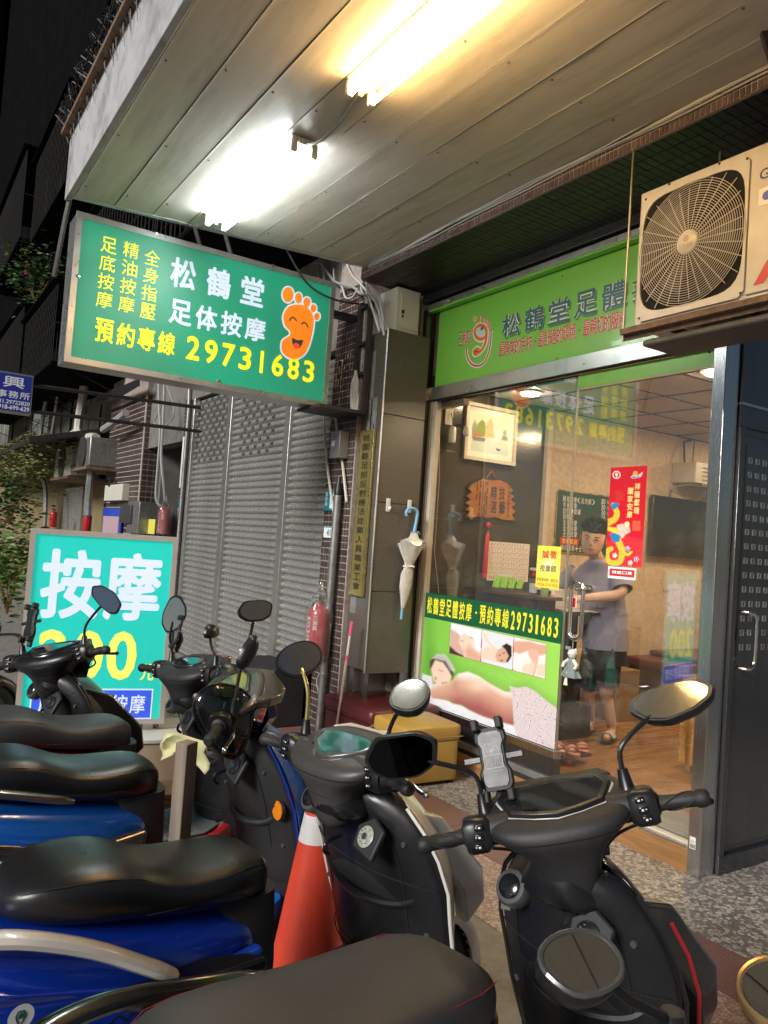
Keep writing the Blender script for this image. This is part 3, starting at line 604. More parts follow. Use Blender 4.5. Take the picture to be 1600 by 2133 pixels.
def poster(U, V):
    u = PU0+U*(PU1-PU0); v = PV0+V*(PVm-PV0); x, y = topx(fQ, u, v); X = (x-880)*4.444; Y = (y-1200)*4.444
    A = np.zeros(X.shape+(3,)); A[:] = (.20, .50, .065); t = np.clip((X-100)/1100, 0, 1)[..., None]; A = A*(1-t)+np.array((.30, .62, .10))*t
    A = mixc(A, (.10, .30, .04), .5*np.clip(1-np.abs(X-60)/90, 0, 1)); S = 10  # left strip darkened, a shadow put into the print colour
    # tracery of leaves
    L = .5+.5*np.sin((X*.035+np.sin(Y*.03)*2.2))*np.sin(Y*.04+np.sin(X*.02)*2.); A = mixc(A, (.45, .75, .25), .16*(L > .86)*inpoly(X, Y, [(100, 600), (260, 700), (1000, 950), (1000, 1050), (700, 1000), (300, 850), (120, 720)], 60))
    sk, sk2, sk3 = (.62, .36, .26), (.80, .58, .47), (.33, .10, .09)
    sh = inpoly(X, Y, [(60, 700), (260, 750), (330, 860), (520, 900), (760, 1040), (960, 1000), (1250, 1180), (1250, 1260), (850, 1100), (300, 950), (60, 900)], 60); A = mixc(A, (.10, .28, .035), .55*sh)
    A = mixc(A, (.74, .76, .80), inpoly(X, Y, [(0, 905), (85, 930), (110, 1110), (300, 1180), (850, 1370), (1235, 1500), (1235, 1700), (-20, 1250)], 8))
    f = .5+.5*np.sin(X*.05+Y*.02+2*np.sin(Y*.03)); A = mixc(A, (.55, .57, .66), .35*f*inpoly(X, Y, [(0, 905), (85, 930), (110, 1130), (300, 1250), (850, 1430), (1235, 1560), (1235, 1700), (-20, 1250)], 30))
    body = [(75, 1045), (100, 1000), (160, 990), (230, 1010), (300, 940), (330, 905), (420, 885), (520, 925), (640, 1005), (760, 1070), (835, 1075), (850, 1385), (700, 1345), (560, 1300), (430, 1240), (360, 1190), (280, 1180), (240, 1150), (90, 1130), (72, 1090)]
    mB = inpoly(X, Y, body, S); top = np.clip(1-(Y-np.interp(X, [70, 330, 520, 760, 850], [1000, 900, 925, 1065, 1075]))/290, 0, 1)
    C = mixc(np.zeros_like(A)+np.array(sk3), sk, np.clip(top*1.5, 0, 1)); C = mixc(C, (.86, .78, .72), np.clip((top-.72)*3.4, 0, 1)); C = mixc(C, (.30, .10, .09), .6*np.exp(-((X-330)**2/2600+(Y-1165)**2/1500)))
    C = mixc(C, (.84, .64, .52), .7*np.exp(-((X-520)**2/9000+(Y-1010)**2/3500))); C = mixc(C, (.42, .18, .13), .5*np.exp(-((X-300)**2/1000+(Y-1000)**2/5000)))
    A = A*(1-mB[..., None])+C*mB[..., None]
    A = mixc(A, (.08, .05, .045), inpoly(X, Y, [(68, 790), (120, 735), (200, 735), (255, 800), (290, 900), (280, 960), (230, 860), (120, 780), (85, 850), (70, 860)], S))
    A = mixc(A, sk2, inpoly(X, Y, [(80, 860), (120, 780), (190, 800), (240, 870), (270, 930), (240, 1000), (150, 1005), (100, 965)], S))
    A = mixc(A, (.45, .2, .15), .8*(inpoly(X, Y, [(150, 860), (195, 880), (190, 890), (148, 872)], 5)+inpoly(X, Y, [(110, 935), (128, 930), (135, 965), (112, 960)], 6)+inpoly(X, Y, [(175, 985), (230, 975), (235, 990), (180, 1000)], 6)).clip(0, 1))
    A = mixc(A, (.70, .70, .68), .8*inpoly(X, Y, [(90, 760), (130, 722), (205, 722), (250, 770), (300, 860), (300, 890), (262, 870), (215, 790), (120, 765)], S)*(np.sin(X*.35)*np.sin(Y*.4) > -.3))
    tw = inpoly(X, Y, [(805, 1020), (880, 1035), (960, 1022), (1050, 1070), (1130, 1140), (1245, 1225), (1235, 1670), (900, 1530), (850, 1400), (832, 1130)], 7); A = mixc(A, (.62, .54, .57), tw)
    q = np.sin(X*.055+2.6*np.sin(Y*.031)+1.3*np.sin(X*.021+Y*.05)); A = mixc(A, (.80, .78, .80), tw*.7*(np.abs(q-.15) < .22)); A = mixc(A, (.10, .05, .07), tw*(np.abs(q) < .075))
    fr = [(265, 432), (1147, 628), (1133, 950), (250, 712)]; A = mixc(A, (.35, .12, .06), inpoly(X, Y, [(261, 427), (1151, 624), (1137, 956), (246, 716)], 3)); pin = inpoly(X, Y, fr, 2)
    Pp = np.zeros_like(A)+np.array((.72, .76, .82))
    Pp = mixc(Pp, sk2, inpoly(X, Y, [(318, 600), (350, 560), (400, 520), (412, 548), (440, 550), (446, 572), (484, 590), (472, 640), (492, 688), (545, 712), (545, 800), (400, 752), (330, 700)], 8)); Pp = mixc(Pp, sk, inpoly(X, Y, [(430, 640), (500, 700), (545, 740), (545, 800), (400, 752), (385, 690)], 26))
    Pp = mixc(Pp, (.60, .38, .30), inpoly(X, Y, [(262, 490), (330, 530), (352, 560), (335, 600), (352, 650), (384, 706), (372, 730), (330, 700), (255, 690)], 8)); Pp = mixc(Pp, (.05, .03, .03), inpoly(X, Y, [(250, 640), (300, 690), (380, 735), (385, 755), (245, 715)], 8))
    Pp = mixc(Pp, (.25, .10, .08), .7*(inpoly(X, Y, [(345, 592), (385, 600), (383, 608), (350, 602)], 4)+inpoly(X, Y, [(440, 560), (474, 574), (470, 582), (436, 570)], 4)).clip(0, 1))
    Pp = mixc(Pp, (.66, .69, .76), inpoly(X, Y, [(548, 495), (845, 560), (835, 870), (538, 790)], 2)); Pp = mixc(Pp, sk2, inpoly(X, Y, [(565, 530), (598, 530), (612, 600), (660, 650), (720, 690), (760, 790), (700, 800), (545, 760), (548, 690), (600, 650), (640, 660), (575, 590)], 8))
    Pp = mixc(Pp, sk, inpoly(X, Y, [(672, 740), (700, 680), (760, 650), (810, 690), (800, 780), (750, 805), (690, 790)], 7)); Pp = mixc(Pp, (.02, .015, .015), inpoly(X, Y, [(735, 648), (780, 622), (826, 650), (828, 740), (795, 795), (770, 800), (800, 740), (770, 680)], 6))
    Pp = mixc(Pp, (.15, .05, .04), (inpoly(X, Y, [(705, 735), (725, 725), (728, 733), (708, 743)], 3)+inpoly(X, Y, [(742, 712), (764, 705), (766, 714), (745, 722)], 3)+inpoly(X, Y, [(710, 780), (750, 775), (735, 792)], 4)).clip(0, 1))
    Pp = mixc(Pp, (.78, .76, .74), inpoly(X, Y, [(843, 560), (1150, 620), (1140, 960), (833, 870)], 2)); Pp = mixc(Pp, sk, inpoly(X, Y, [(845, 600), (1000, 605), (1075, 630), (1150, 640), (1150, 720), (1080, 735), (980, 690), (900, 720), (838, 700)], 10))
    Pp = mixc(Pp, (.70, .42, .33), inpoly(X, Y, [(975, 700), (1000, 672), (1060, 680), (1078, 730), (1070, 800), (1048, 900), (1030, 935), (1010, 900), (1020, 800), (985, 740)], 7)); Pp = mixc(Pp, sk2, inpoly(X, Y, [(915, 850), (960, 810), (1035, 798), (1040, 830), (1030, 880), (1000, 915), (930, 890)], 8)); Pp = mixc(Pp, sk2, inpoly(X, Y, [(1060, 820), (1140, 810), (1135, 930), (1060, 930)], 10))
    Pp = mixc(Pp, (.40, .02, .03), ((np.abs(X-(552-(Y-500)*.042)) < 3) | (np.abs(X-(847-(Y-565)*.04)) < 3))*1.)
    return A*(1-pin[..., None])+Pp*pin[..., None]
painted('picture', fQ, PU0, PV0, PU1, PVm, poster, vcol_mat('poster_print', .28, coat=.2), po_, 300, 230, .0004)
# --- green sign board over the window
fG = face('y-', 3.885)
gu0, gv0 = fG.px(906, 806); gv1 = fG.px(917, 651)[1]; gu1 = -2.66
gs = tag(thing('shop_sign', 'lime green sign board over the window with dark teal shop name and orange logo', 'shop sign', fG.p(gu0, gv0)))
b = B(); plate(b, fG, gu0, gv0, gu1, gv1, -.03, .0); b.build('board', 'green', gs, smooth=False)
zz = lambda x, y: (900+x/3.5556, 520+y/3.5556)
a0 = fG.px(*zz(515, 672)); a1 = fG.px(*zz(1458, 198)); W_ = a1[0]-a0[0]; pit = W_/4.86
b = B(); b2 = B(); b3 = B()
for i, ch in enumerate('松鶴堂足體按摩'):
    u = a0[0]+i*pit*1.0; 
    if u+pit > gu1: break
    put(b, fG, ch, u, a0[1]+.01, u+pit*.84, a1[1]-.005, .022, .0026); put(b2, fG, ch, u, a0[1]+.01, u+pit*.84, a1[1]-.005, .050, .0016)
    put(b3, fG, ch, u+.012, a0[1]-.004, u+pit*.84+.012, a1[1]-.019, .060, .0008)
b3.build('letter_shadow', mat('print_dark_lime', (.05, .20, .02), .5), gs, smooth=False); b2.build('letter_outline', 'white', gs, smooth=False); b.build('lettering', 'teal_t', gs, smooth=False)
a0 = fG.px(*zz(495, 800)); a1 = fG.px(*zz(1440, 518)); b = B(); b2 = B(); v1_ = a0[1]+.115
st = '最專業的手技‧最舒適的環境‧最親切的服務'; h = (a1[0]-a0[0])/len(st)
for i, ch in enumerate(st):
    if ch == '‧': disc(b, fG, a0[0]+(i+.5)*h, a0[1]+.055, .008, .0024, 12); continue
    put(b, fG, ch, a0[0]+(i+.04)*h, a0[1], a0[0]+(i+.94)*h, v1_, .010, .0026); put(b2, fG, ch, a0[0]+(i+.04)*h, a0[1], a0[0]+(i+.94)*h, v1_, .034, .0014)
b2.build('letter_outline', 'white', gs, smooth=False); b.build('lettering', 'redt', gs, smooth=False)
a0 = fG.px(*zz(192, 718)); a1 = fG.px(*zz(294, 640)); b = B(); b2 = B()
rowt(b, fG, '三和店', a0[0], a0[1], a1[0], a0[1]+.12, .008, .0026); rowt(b2, fG, '三和店', a0[0], a0[1], a1[0], a0[1]+.12, .036, .0014)
b2.build('letter_outline', 'white', gs, smooth=False); b.build('lettering', 'redt', gs, smooth=False)
def Z(P): return [fG.px(*zz(*p)) for p in P]
ringp = [(362+44*math.cos(a), 612-52*math.sin(a)) for a in [2*PI*k/24 for k in range(25)]]
tail = smoothpts([(403, 600), (404, 650), (392, 705), (362, 750), (325, 775), (312, 756), (332, 735), (352, 745)], 5, False)
arc1 = smoothpts([(256, 738), (264, 800), (295, 848), (340, 862), (385, 838), (415, 780), (434, 700), (440, 600)], 5, False)
arc2 = smoothpts([(262, 730), (275, 790), (302, 828), (345, 838), (382, 800), (408, 720), (424, 600)], 5, False)
b = B(); b2 = B(); b3 = B()
stroke(b2, fG, Z(ringp), .052, .0014); stroke(b2, fG, Z(tail), .052, .0015); stroke(b2, fG, Z(arc1), .034, .0016)
stroke(b, fG, Z(ringp), .028, .0024); stroke(b, fG, Z(tail), .028, .0026); stroke(b3, fG, Z(arc1), .014, .0026)
letters = [('O', 300, 545, 340, 500, .0), ('r', 352, 540, 372, 500, 0), ('a', 376, 548, 400, 515, 0), ('n', 402, 556, 420, 528, 0), ('g', 410, 580, 434, 552, 0), ('e', 418, 600, 438, 578, 0)]
for ch, x0, y0, x1, y1, _ in letters:
    q0 = fG.px(*zz(x0, y0)); q1 = fG.px(*zz(x1, y1)); wv = abs(q1[1]-q0[1])+.02
    put(b2, fG, ch, q0[0], q0[1], q1[0], q0[1]+wv, .07, .0012); put(b, fG, ch, q0[0], q0[1], q1[0], q0[1]+wv, .012, .0026)
q = fG.px(*zz(362, 612)); b4 = B(); disc(b4, fG, q[0], q[1], .042, .0018, 20, .060)
b2.build('logo_outline', 'white', gs, smooth=False); b4.build('logo_ground', mat('print_pale_blue', (.55, .66, .70), .4), gs, smooth=False); b.build('logo', 'oran', gs, smooth=False); b3.build('logo_swoosh', 'redt', gs, smooth=False)
b = B(); shape(b, fG, [zz(360, 590), zz(372, 574), zz(388, 568), zz(382, 590), zz(366, 600)], .003); b.build('logo_leaf', 'dgreen', gs, smooth=False)
for x, y in ((102, 985), (925, 805), (965, 195), (135, 487)):
    u, v = fG.px(*zz(x, y)); B().lathe([(0.008, 0), (.007, .004), (0, .006)], fG.p(u, v, 0), 'y', 10).xf(Matrix.Identity(4)).build('screw', 'blackt', gs)
# roller box and rails above the sign
rb = tag(thing('roller_box', 'dark shutter housing rails above the green sign', 'shutter housing', (-4, 3.8, 3.8)))
B().bx(-5.44, -2.64, 3.79, 3.86, 3.80, 3.872).build('top_rail', 'steeld', rb, bevel=.004)
B().bx(-5.40, -2.64, 3.81, 3.865, 3.735, 3.782).build('lower_rail', 'alu', rb, bevel=.004)
B().bx(-5.40, -2.64, 3.815, 3.872, 3.716, 3.7345).build('green_tape', 'green', rb, smooth=False)
b = B()
for i in range(13): b.lathe([(.007, 0), (.005, -.004), (0, -.005)], (-5.3+.21*i, 3.81, 3.758), 'y', 8)
b.build('bolt', 'alu', rb)
B().bx(-5.42, -5.365, 3.80, 3.90, .5, 3.74).build('guide_rail', 'steeld', rb, bevel=.003)
B().bx(-5.40, -2.64, 3.872, 3.965, 3.74, 3.86).build('housing', 'dark', rb, smooth=False)
# --- stickers on the door glass
fS = face('y-', 3.9245)
def rect(fc, tl, br): a = fc.px(*tl); c = fc.px(*br); return a[0], c[1], c[0], a[1]
# yellow hiring notice (on the fixed pane's right edge)
fS2 = face('y-', 3.9125)
u0, v0, u1, v1 = rect(fS2, (1118, 1136), (1167, 1228)); v0 = fS2.px(1116, 1222)[1]; u0 = fS2.px(1118, 1180)[0]; u1 = fS2.px(1167, 1180)[0]
nt_ = tag(thing('hiring_notice', 'yellow paper notice in red and green print stuck on the window edge', 'notice', fS2.p(u0, v0)))
W_, H_ = u1-u0, v1-v0
def yn(U, V): A = np.zeros(U.shape+(3,)); A[:] = (.85, .68, .05); a = np.arctan2(V-.55, U-.5); r = np.hypot(U-.5, (V-.55)*1.8); A = mixc(A, (.95, .90, .55), (.5+.5*np.sin(a*18))*np.exp(-r*3)); return mixc(A, (1, .97, .85), np.exp(-r*9))
painted('sheet', fS2, u0, v0, u1, v1, yn, vcol_mat('notice_print', .4), nt_, 40, 60, .0006)
b = B(); rowt(b, fS2, '誠徵', u0+W_*.2, v0+H_*.70, u1-W_*.14, v0+H_*.90, .02, .0012); b.build('lettering', 'redt', nt_, smooth=False)
b = B(); rowt(b, fS2, '按摩師', u0+W_*.14, v0+H_*.38, u1-W_*.14, v0+H_*.55, .012, .0012); b.build('lettering', 'dgreen', nt_, smooth=False)
b = B(); rowt(b, fS2, '意者請洽詢 賴先生', u0+W_*.04, v0+H_*.15, u1-W_*.05, v0+H_*.23, .0, .0012); b.build('lettering', 'blackt', nt_, smooth=False)
b = B(); put(b, fS2, '0936-210-935', u0+W_*.06, v0+H_*.04, u1-W_*.05, v0+H_*.11, .006, .0012); b.build('lettering', 'redt', nt_, smooth=False)
# red dragon banner
z6 = lambda x, y: (1150+x/3.5556, 700+y/3.5556)
A0, A1 = fS.px(*z6(435, 975)), fS.px(*z6(660, 1715)); u0, u1 = fS.px(*z6(418, 1300))[0], fS.px(*z6(688, 1300))[0]; v1, v0 = A0[1], A1[1]
bn = tag(thing('dragon_banner', 'red lunar new year banner with a golden dragon on the glass door', 'banner', fS.p(u0, v0)))
def drag(U, V):
    u = u0+U*(u1-u0); v = v0+V*(v1-v0); x, y = topx(fS, u, v); X = (x-1150)*3.5556; Y = (y-700)*3.5556
    A = np.zeros(X.shape+(3,)); A[:] = (.62, .012, .03); wv = np.sin(np.hypot((X % 46)-23, (Y % 34)-34)*.45) ; A = mixc(A, (.75, .12, .12), .5*(wv > .3)*(Y > 1500+20*np.sin(X*.02)))
    ye, gr, bl = (.85, .62, .05), (.12, .35, .08), (.02, .22, .55)
    def thick(P, w, col, A):
        P = smoothpts(P, 8, False)
        for i, p in enumerate(P): ww = w*(1-.35*i/len(P)) if w > 0 else -w; A = mixc(A, col, np.clip((ww-np.hypot(X-p[0], Y-p[1]))/3+.5, 0, 1))
        return A
    for w, col in ((27, (.10, .30, .06)), (24, ye)):
        A = thick([(415, 1380), (460, 1360), (482, 1320), (470, 1280), (452, 1250)], w, col, A)
        A = thick([(470, 1470), (500, 1540), (520, 1600), (500, 1670), (440, 1680), (405, 1640), (415, 1590), (440, 1575)], w, col, A)
    s_ = np.sin(X*.30)*np.sin(Y*.30); m = (np.abs(A-np.array(ye)).sum(-1) < .05); A = mixc(A, gr, m*(s_ > .35)*.9); A = mixc(A, (.8, .25, .03), m*(s_ < -.5)*.8)
    A = thick([(530, 1600), (560, 1620), (590, 1600)], -9, ye, A)
    A = mixc(A, bl, inpoly(X, Y, [(436, 1250), (470, 1232), (500, 1240), (490, 1262), (462, 1284), (444, 1280)], 4)); A = mixc(A, bl, inpoly(X, Y, [(425, 1470), (470, 1450), (505, 1480), (500, 1520), (460, 1530)], 4))
    A = mixc(A, (.85, .55, .45), inpoly(X, Y, [(480, 1400), (520, 1390), (570, 1400), (582, 1450), (545, 1470), (520, 1500), (490, 1460)], 4)); A = mixc(A, ye, inpoly(X, Y, [(415, 1410), (480, 1420), (495, 1470), (440, 1450), (410, 1440)], 4))
    A = mixc(A, (.9, .9, .85), np.clip((9-np.hypot(X-497, Y-1435))/2, 0, 1)); A = mixc(A, (.02, .02, .02), np.clip((4.5-np.hypot(X-499, Y-1436))/2, 0, 1)); A = mixc(A, (.9, .8, .4), np.clip((20-np.hypot(X-556, Y-1393))/2, 0, 1))
    for cx, cy, c_ in ((625, 1652, (.02, .1, .4)), (580, 1680, (.8, .5, .4)), (465, 1625, (.85, .6, .5)), (560, 1575, (.1, .15, .5))):
        a = np.arctan2(Y-cy, X-cx); r = np.hypot(X-cx, Y-cy); A = mixc(A, (.85, .8, .75), r < 17+4*np.cos(5*a)); A = mixc(A, c_, r < 13+4*np.cos(5*a)); A = mixc(A, (.9, .85, .7), r < 5)
    # emblems at the top
    r = np.hypot(X-478, Y-1028); A = mixc(A, (.88, .80, .76), ((r > 22) & (r < 30))*1.); A = mixc(A, (.88, .80, .76), inpoly(X, Y, [(478, 1010), (490, 1026), (482, 1036), (482, 1048), (474, 1048), (474, 1036), (466, 1026)], 2))
    A = mixc(A, (.85, .42, .05), np.hypot(X-618, Y-1018) < 19); A = mixc(A, (.80, .85, .88), inpoly(X, Y, [(582, 1045), (600, 1030), (630, 1036), (675, 1005), (660, 1040), (625, 1052), (598, 1056)], 2)); A = mixc(A, (.02, .2, .5), inpoly(X, Y, [(588, 1046), (604, 1036), (628, 1042), (655, 1028), (640, 1045), (602, 1052)], 2))
    A = mixc(A, (.50, .10, .05), .5*(((np.abs(X-500) < 30) & (np.abs(Y-1185) < 38) & (np.sin(X*.5)*np.sin(Y*.5) > 0)))*1.); A = mixc(A, (.72, .35, .12), .6*(((np.abs(X-626) < 30) & (np.abs(Y-1405) < 38) & (np.sin(X*.5)*np.sin(Y*.45) > 0)))*1.)
    return A
painted('sheet', fS, u0, v0, u1, v1, drag, vcol_mat('banner_print', .3), bn, 110, 260, .0006)
b = B()
def colz(s, x, y0, y1, w_):
    n = len(s)
    for i, ch in enumerate(s):
        q = fS.px(*z6(x-(y0+(y1-y0)*(i+.5)/n-y0)*.05, y0+(y1-y0)*(i+.5)/n)); hh = abs(fS.px(*z6(x, y0))[1]-fS.px(*z6(x, y1))[1])/n*.44; put(b, fS, ch, q[0]-w_, q[1]-hh, q[0]+w_, q[1]+hh, .03, .0014)
colz('祥龍獻瑞', 636, 1085, 1320, .021); colz('闔家安康', 585, 1120, 1350, .021)
b.build('lettering', mat('print_gold', (.85, .68, .25), .4), bn, smooth=False)
u0_, u1_ = fS.px(*z6(416, 1750))[0], fS.px(*z6(622, 1750))[0]; vt, vb = fS.px(*z6(420, 1705))[1], fS.px(*z6(412, 1790))[1]
ms = tag(thing('mask_notice', 'small white and red notice under the dragon banner', 'notice', fS.p(u0_, vb)))
b = B(); plate(b, fS, u0_, vb, u1_, vt, 0.0008, .0016); b.build('sheet', 'white', ms); b = B(); plate(b, fS, u0_+.012, vb+.016, u1_-.01, vt-.012, .0017, .0022); b.build('panel', 'redt', ms)
b = B(); rowt(b, fS, '請戴口罩', u0_+.03, vb+.03, u1_-.025, vt-.024, .03, .003); b.build('lettering', 'white', ms, smooth=False)
# yellow square sticker left of the window
fT = face('x+', -5.418); u, v = fT.px(882, 1248); b = B(); plate(b, fT, u-.035, v-.045, u+.035, v+.045, 0, .001); s_ = tag(b.build('sticker', mat('sticker_gold', (.35, .24, .04), .4)), 'small yellow sticker on the dark tiles left of the window', 'sticker')

# ================================================================== INSIDE THE SHOP
fW = face('x+', -5.419); fW2 = face('x+', -5.404)
# painting
z5 = lambda x, y: (880+x/3.5541, 700+y/3.5541)
u0, v0, u1, v1 = rect(fW, z5(320, 490), z5(668, 965)); vt = fW.px(*z5(500, 520))[1]; vb = fW.px(*z5(470, 935))[1]
u0 = fW.px(*z5(305, 700))[0]; u1 = fW.px(*z5(683, 760))[0]
pt = tag(thing('framed_painting', 'cream framed watercolour of green rocky islands and boats on the side wall', 'painting', fW.p(u0, vb)))
fr_ = .032
b = B()
for (a, c, d_, e) in ((u0, vb, u1, vb+fr_), (u0, vt-fr_, u1, vt), (u0, vb+fr_, u0+fr_, vt-fr_), (u1-fr_, vb+fr_, u1, vt-fr_)): plate(b, fW, a, c, d_, e, 0, .035)
b.build('frame', 'creamf', pt, bevel=.005)
b = B(); plate(b, fW, u0+fr_, vb+fr_, u1-fr_, vt-fr_, 0.003, .012); b.build('mount', 'paper', pt)
def water(U, V):
    A = np.zeros(U.shape+(3,)); A[:] = (.55, .62, .60); A = mixc(A, (.62, .58, .42), np.clip((V-.55)*2, 0, 1)); rp = np.sin(V*120+4*np.sin(U*14)) > .3; A = mixc(A, (.28, .36, .36), .5*rp*(V < .42))
    A = mixc(A, (.24, .27, .17), inpoly(U, V, [(.0, .4), (.0, .62), (.06, .8), (.15, .62), (.2, .4)], .02)); A = mixc(A, (.18, .26, .05), inpoly(U, V, [(.1, .4), (.14, .72), (.26, .86), (.34, .78), (.40, .42)], .02)); A = mixc(A, (.50, .36, .20), inpoly(U, V, [(.34, .42), (.40, .84), (.50, .92), (.58, .72), (.60, .42)], .02))
    A = mixc(A, (.22, .25, .18), inpoly(U, V, [(.80, .4), (.84, .66), (.90, .70), (.97, .42)], .02)); n = np.sin(U*90+9*np.sin(V*30))*np.sin(V*70); A = mixc(A, (.08, .10, .05), .5*(n > .35)*(V > .41)*(V < .85)*(A[..., 0] < .5))
    A = mixc(A, (.55, .06, .05), inpoly(U, V, [(.02, .42), (.1, .47), (.25, .44), (.30, .40), (.05, .38)], .01)); A = mixc(A, (.14, .15, .16), inpoly(U, V, [(.0, .38), (.38, .38), (.34, .28), (.05, .27)], .01)); A = mixc(A, (.05, .1, .2), inpoly(U, V, [(.66, .17), (.80, .15), (.76, .10), (.68, .11)], .008)); return A
m_ = .085; painted('picture', fW, u0+m_, vb+m_, u1-m_, vt-m_, water, vcol_mat('watercolour', .35), pt, 90, 90, .013)
# wooden plaque with tassel
pl = tag(thing('wooden_plaque', 'rough edged orange wood plaque with black characters and a red tassel', 'plaque', fW.p(*fW.px(*z5(490, 1350)))))
O_ = [(345, 1090), (430, 1045), (500, 1060), (560, 1055), (620, 1080), (650, 1110), (668, 1140), (640, 1160), (678, 1185), (650, 1210), (688, 1245), (655, 1270), (690, 1300), (660, 1330), (688, 1375), (600, 1370), (520, 1345), (470, 1358), (420, 1340), (350, 1350), (296, 1345), (330, 1300), (292, 1290), (330, 1260), (295, 1235), (335, 1210), (300, 1180), (345, 1155), (318, 1125)]
q = [fW.px(*z5(*p)) for p in O_]; b = B(); b.prism([fW.p(u, v, .004) for u, v in q], (.018, 0, 0)); b.build('rim', 'blackt', pl)
cx, cy = sum(p[0] for p in q)/len(q), sum(p[1] for p in q)/len(q); b = B(); b.prism([fW.p(cx+(u-cx)*.93, cy+(v-cy)*.93, .022) for u, v in q], (.004, 0, 0)); b.build('board', 'plaque', pl)
b = B()
for ch, x, y in (('技', 575, 1165), ('藝', 575, 1270), ('精', 515, 1160), ('湛', 512, 1265)):
    u, v = fW.px(*z5(x, y)); put(b, fW, ch, u-.038, v-.058, u+.038, v+.058, .01, .0275)
for i, x in enumerate((385, 410, 430, 447, 462)):
    u, v = fW.px(*z5(x, 1210)); 
    for j in range(17 if i else 9): 
        if random.random() < .85: plate(b, fW, u-.006, v+.15-.019*j, u+.007, v+.164-.019*j, .0265, .0275)
u, v = fW.px(*z5(625, 1220)); column(b, fW, '松鶴堂足體養生館', u-.014, v-.16, u+.014, v+.14, 0, .0275, .7)
b.build('lettering', 'blackt', pl, smooth=False)
u, v = fW.px(*z5(505, 1000)); B().tube([fW.p(*fW.px(*z5(465, 1055)), .015), fW.p(u, v, .015), fW.p(*fW.px(*z5(545, 1060)), .015)], .004, 6).build('cord', 'redt', pl)
tq = fW.px(*z5(478, 1400)); b = B(); b.lathe([(0, -.03), (.03, 0), (0, .03)], fW.p(tq[0], tq[1], .02), 'x', 8); b.build('knot', 'redt', pl)
te = fW.px(*z5(455, 1790)); b = B(); b.tube([fW.p(tq[0], tq[1]-.06, .02), fW.p(tq[0]-.005, tq[1]-.1, .02), fW.p(tq[0]-.01, te[1]+.05, .02), fW.p(tq[0]-.01, te[1], .02)], [.012, .022, .026, .024], 12); b.build('tassel', 'redt', pl)
B().lathe([(.014, -.012), (.016, 0), (.014, .012)], fW.p(tq[0], tq[1]-.065, .02), n=10).build('tassel_band', 'brass', pl)
# calendar
u0 = fW.px(*z5(485, 1600))[0]; u1 = fW.px(*z5(785, 1650))[0]; v1 = fW.px(*z5(490, 1518))[1]-.0; v0 = fW.px(*z5(470, 1808))[1]
ca = tag(thing('wall_calendar', 'white wall calendar with red printed grid on the tiled side wall', 'calendar', fW.p(u0, v0)))
b = B(); plate(b, fW, u0, v0, u1, v1, .002, .008); b.build('sheet', 'paper', ca)
b = B(); W_, H_ = u1-u0, v1-v0
for i in range(8): plate(b, fW, u0+W_*(.03+.94*i/7)-.001, v0+H_*.2, u0+W_*(.03+.94*i/7)+.001, v0+H_*.86, .0081, .0086)
for j in range(6): plate(b, fW, u0+W_*.03, v0+H_*(.2+.66*j/5)-.001, u0+W_*.97, v0+H_*(.2+.66*j/5)+.001, .0081, .0086)
for i in range(7):
    for j in range(5):
        x_, y_ = u0+W_*(.03+.94*(i+.3)/7), v0+H_*(.2+.66*(j+.35)/5); stroke(b, fW, [(x_, y_+.02), (x_+.008, y_), (x_+.022, y_+.032)], .004, .0088)
for i in range(17): stroke(b, fW, [(u0+W_*(.04+.055*i)+random.uniform(-.005, .005), v0+H_*random.uniform(.03, .06)), (u0+W_*(.06+.055*i), v0+H_*random.uniform(.1, .17))], .008, .0087)
for i in range(12): stroke(b, fW, [(u0+W_*(.05+.07*i), v0+H_*.9), (u0+W_*(.08+.07*i), v0+H_*.97)], .007, .0087)
b.build('print', 'redt', ca, smooth=False)
# camera and lamp pod at the left edge of the window
cm = tag(thing('security_camera', 'white dome security camera on a dark bracket inside the window', 'camera', at(940, 905, 'x', -5.36)))
p = at(942, 905, 'x', -5.34); B().lathe([(0, -.075), (.03, -.072), (.034, -.05), (.034, .05), (.028, .068), (0, .075)], p, n=16).build('body', 'plastw', cm)
B().bx(-5.42, -5.405, p.y-.04, p.y+.05, p.z+.09, p.z+.24).build('junction_box', 'cream', cm, bevel=.003)
B().tube([p+Vector((0, 0, .07)), p+Vector((-.03, .02, .13)), p+Vector((-.06, .02, .2))], .004, 6).build('wire', 'cableb', cm)
p = at(972, 900, 'x', -5.30); d2 = tag(thing('dome_camera', 'second small white camera with round eye beside the painting', 'camera', p))
B().lathe([(0, -.04), (.028, -.03), (.036, 0), (.028, .028), (.03, .034), (.026, .05), (0, .055)], p, n=18).build('body', 'plastw', d2); B().tube([p+Vector((0, 0, .03)), p+Vector((-.05, -.05, .06)), p+Vector((-.118, -.07, .05))], .012, 8).build('bracket', 'blackt', d2)
tag(B().tube([at(913, 900, 'x', -5.35)+Vector((0, 0, .2)), at(915, 1000, 'x', -5.35), at(905, 1150, 'x', -5.35), at(914, 1235, 'x', -5.35)], .004, 6).build('hanging_wire', 'cream'), 'thin white wire hanging down inside the window frame', 'wire')
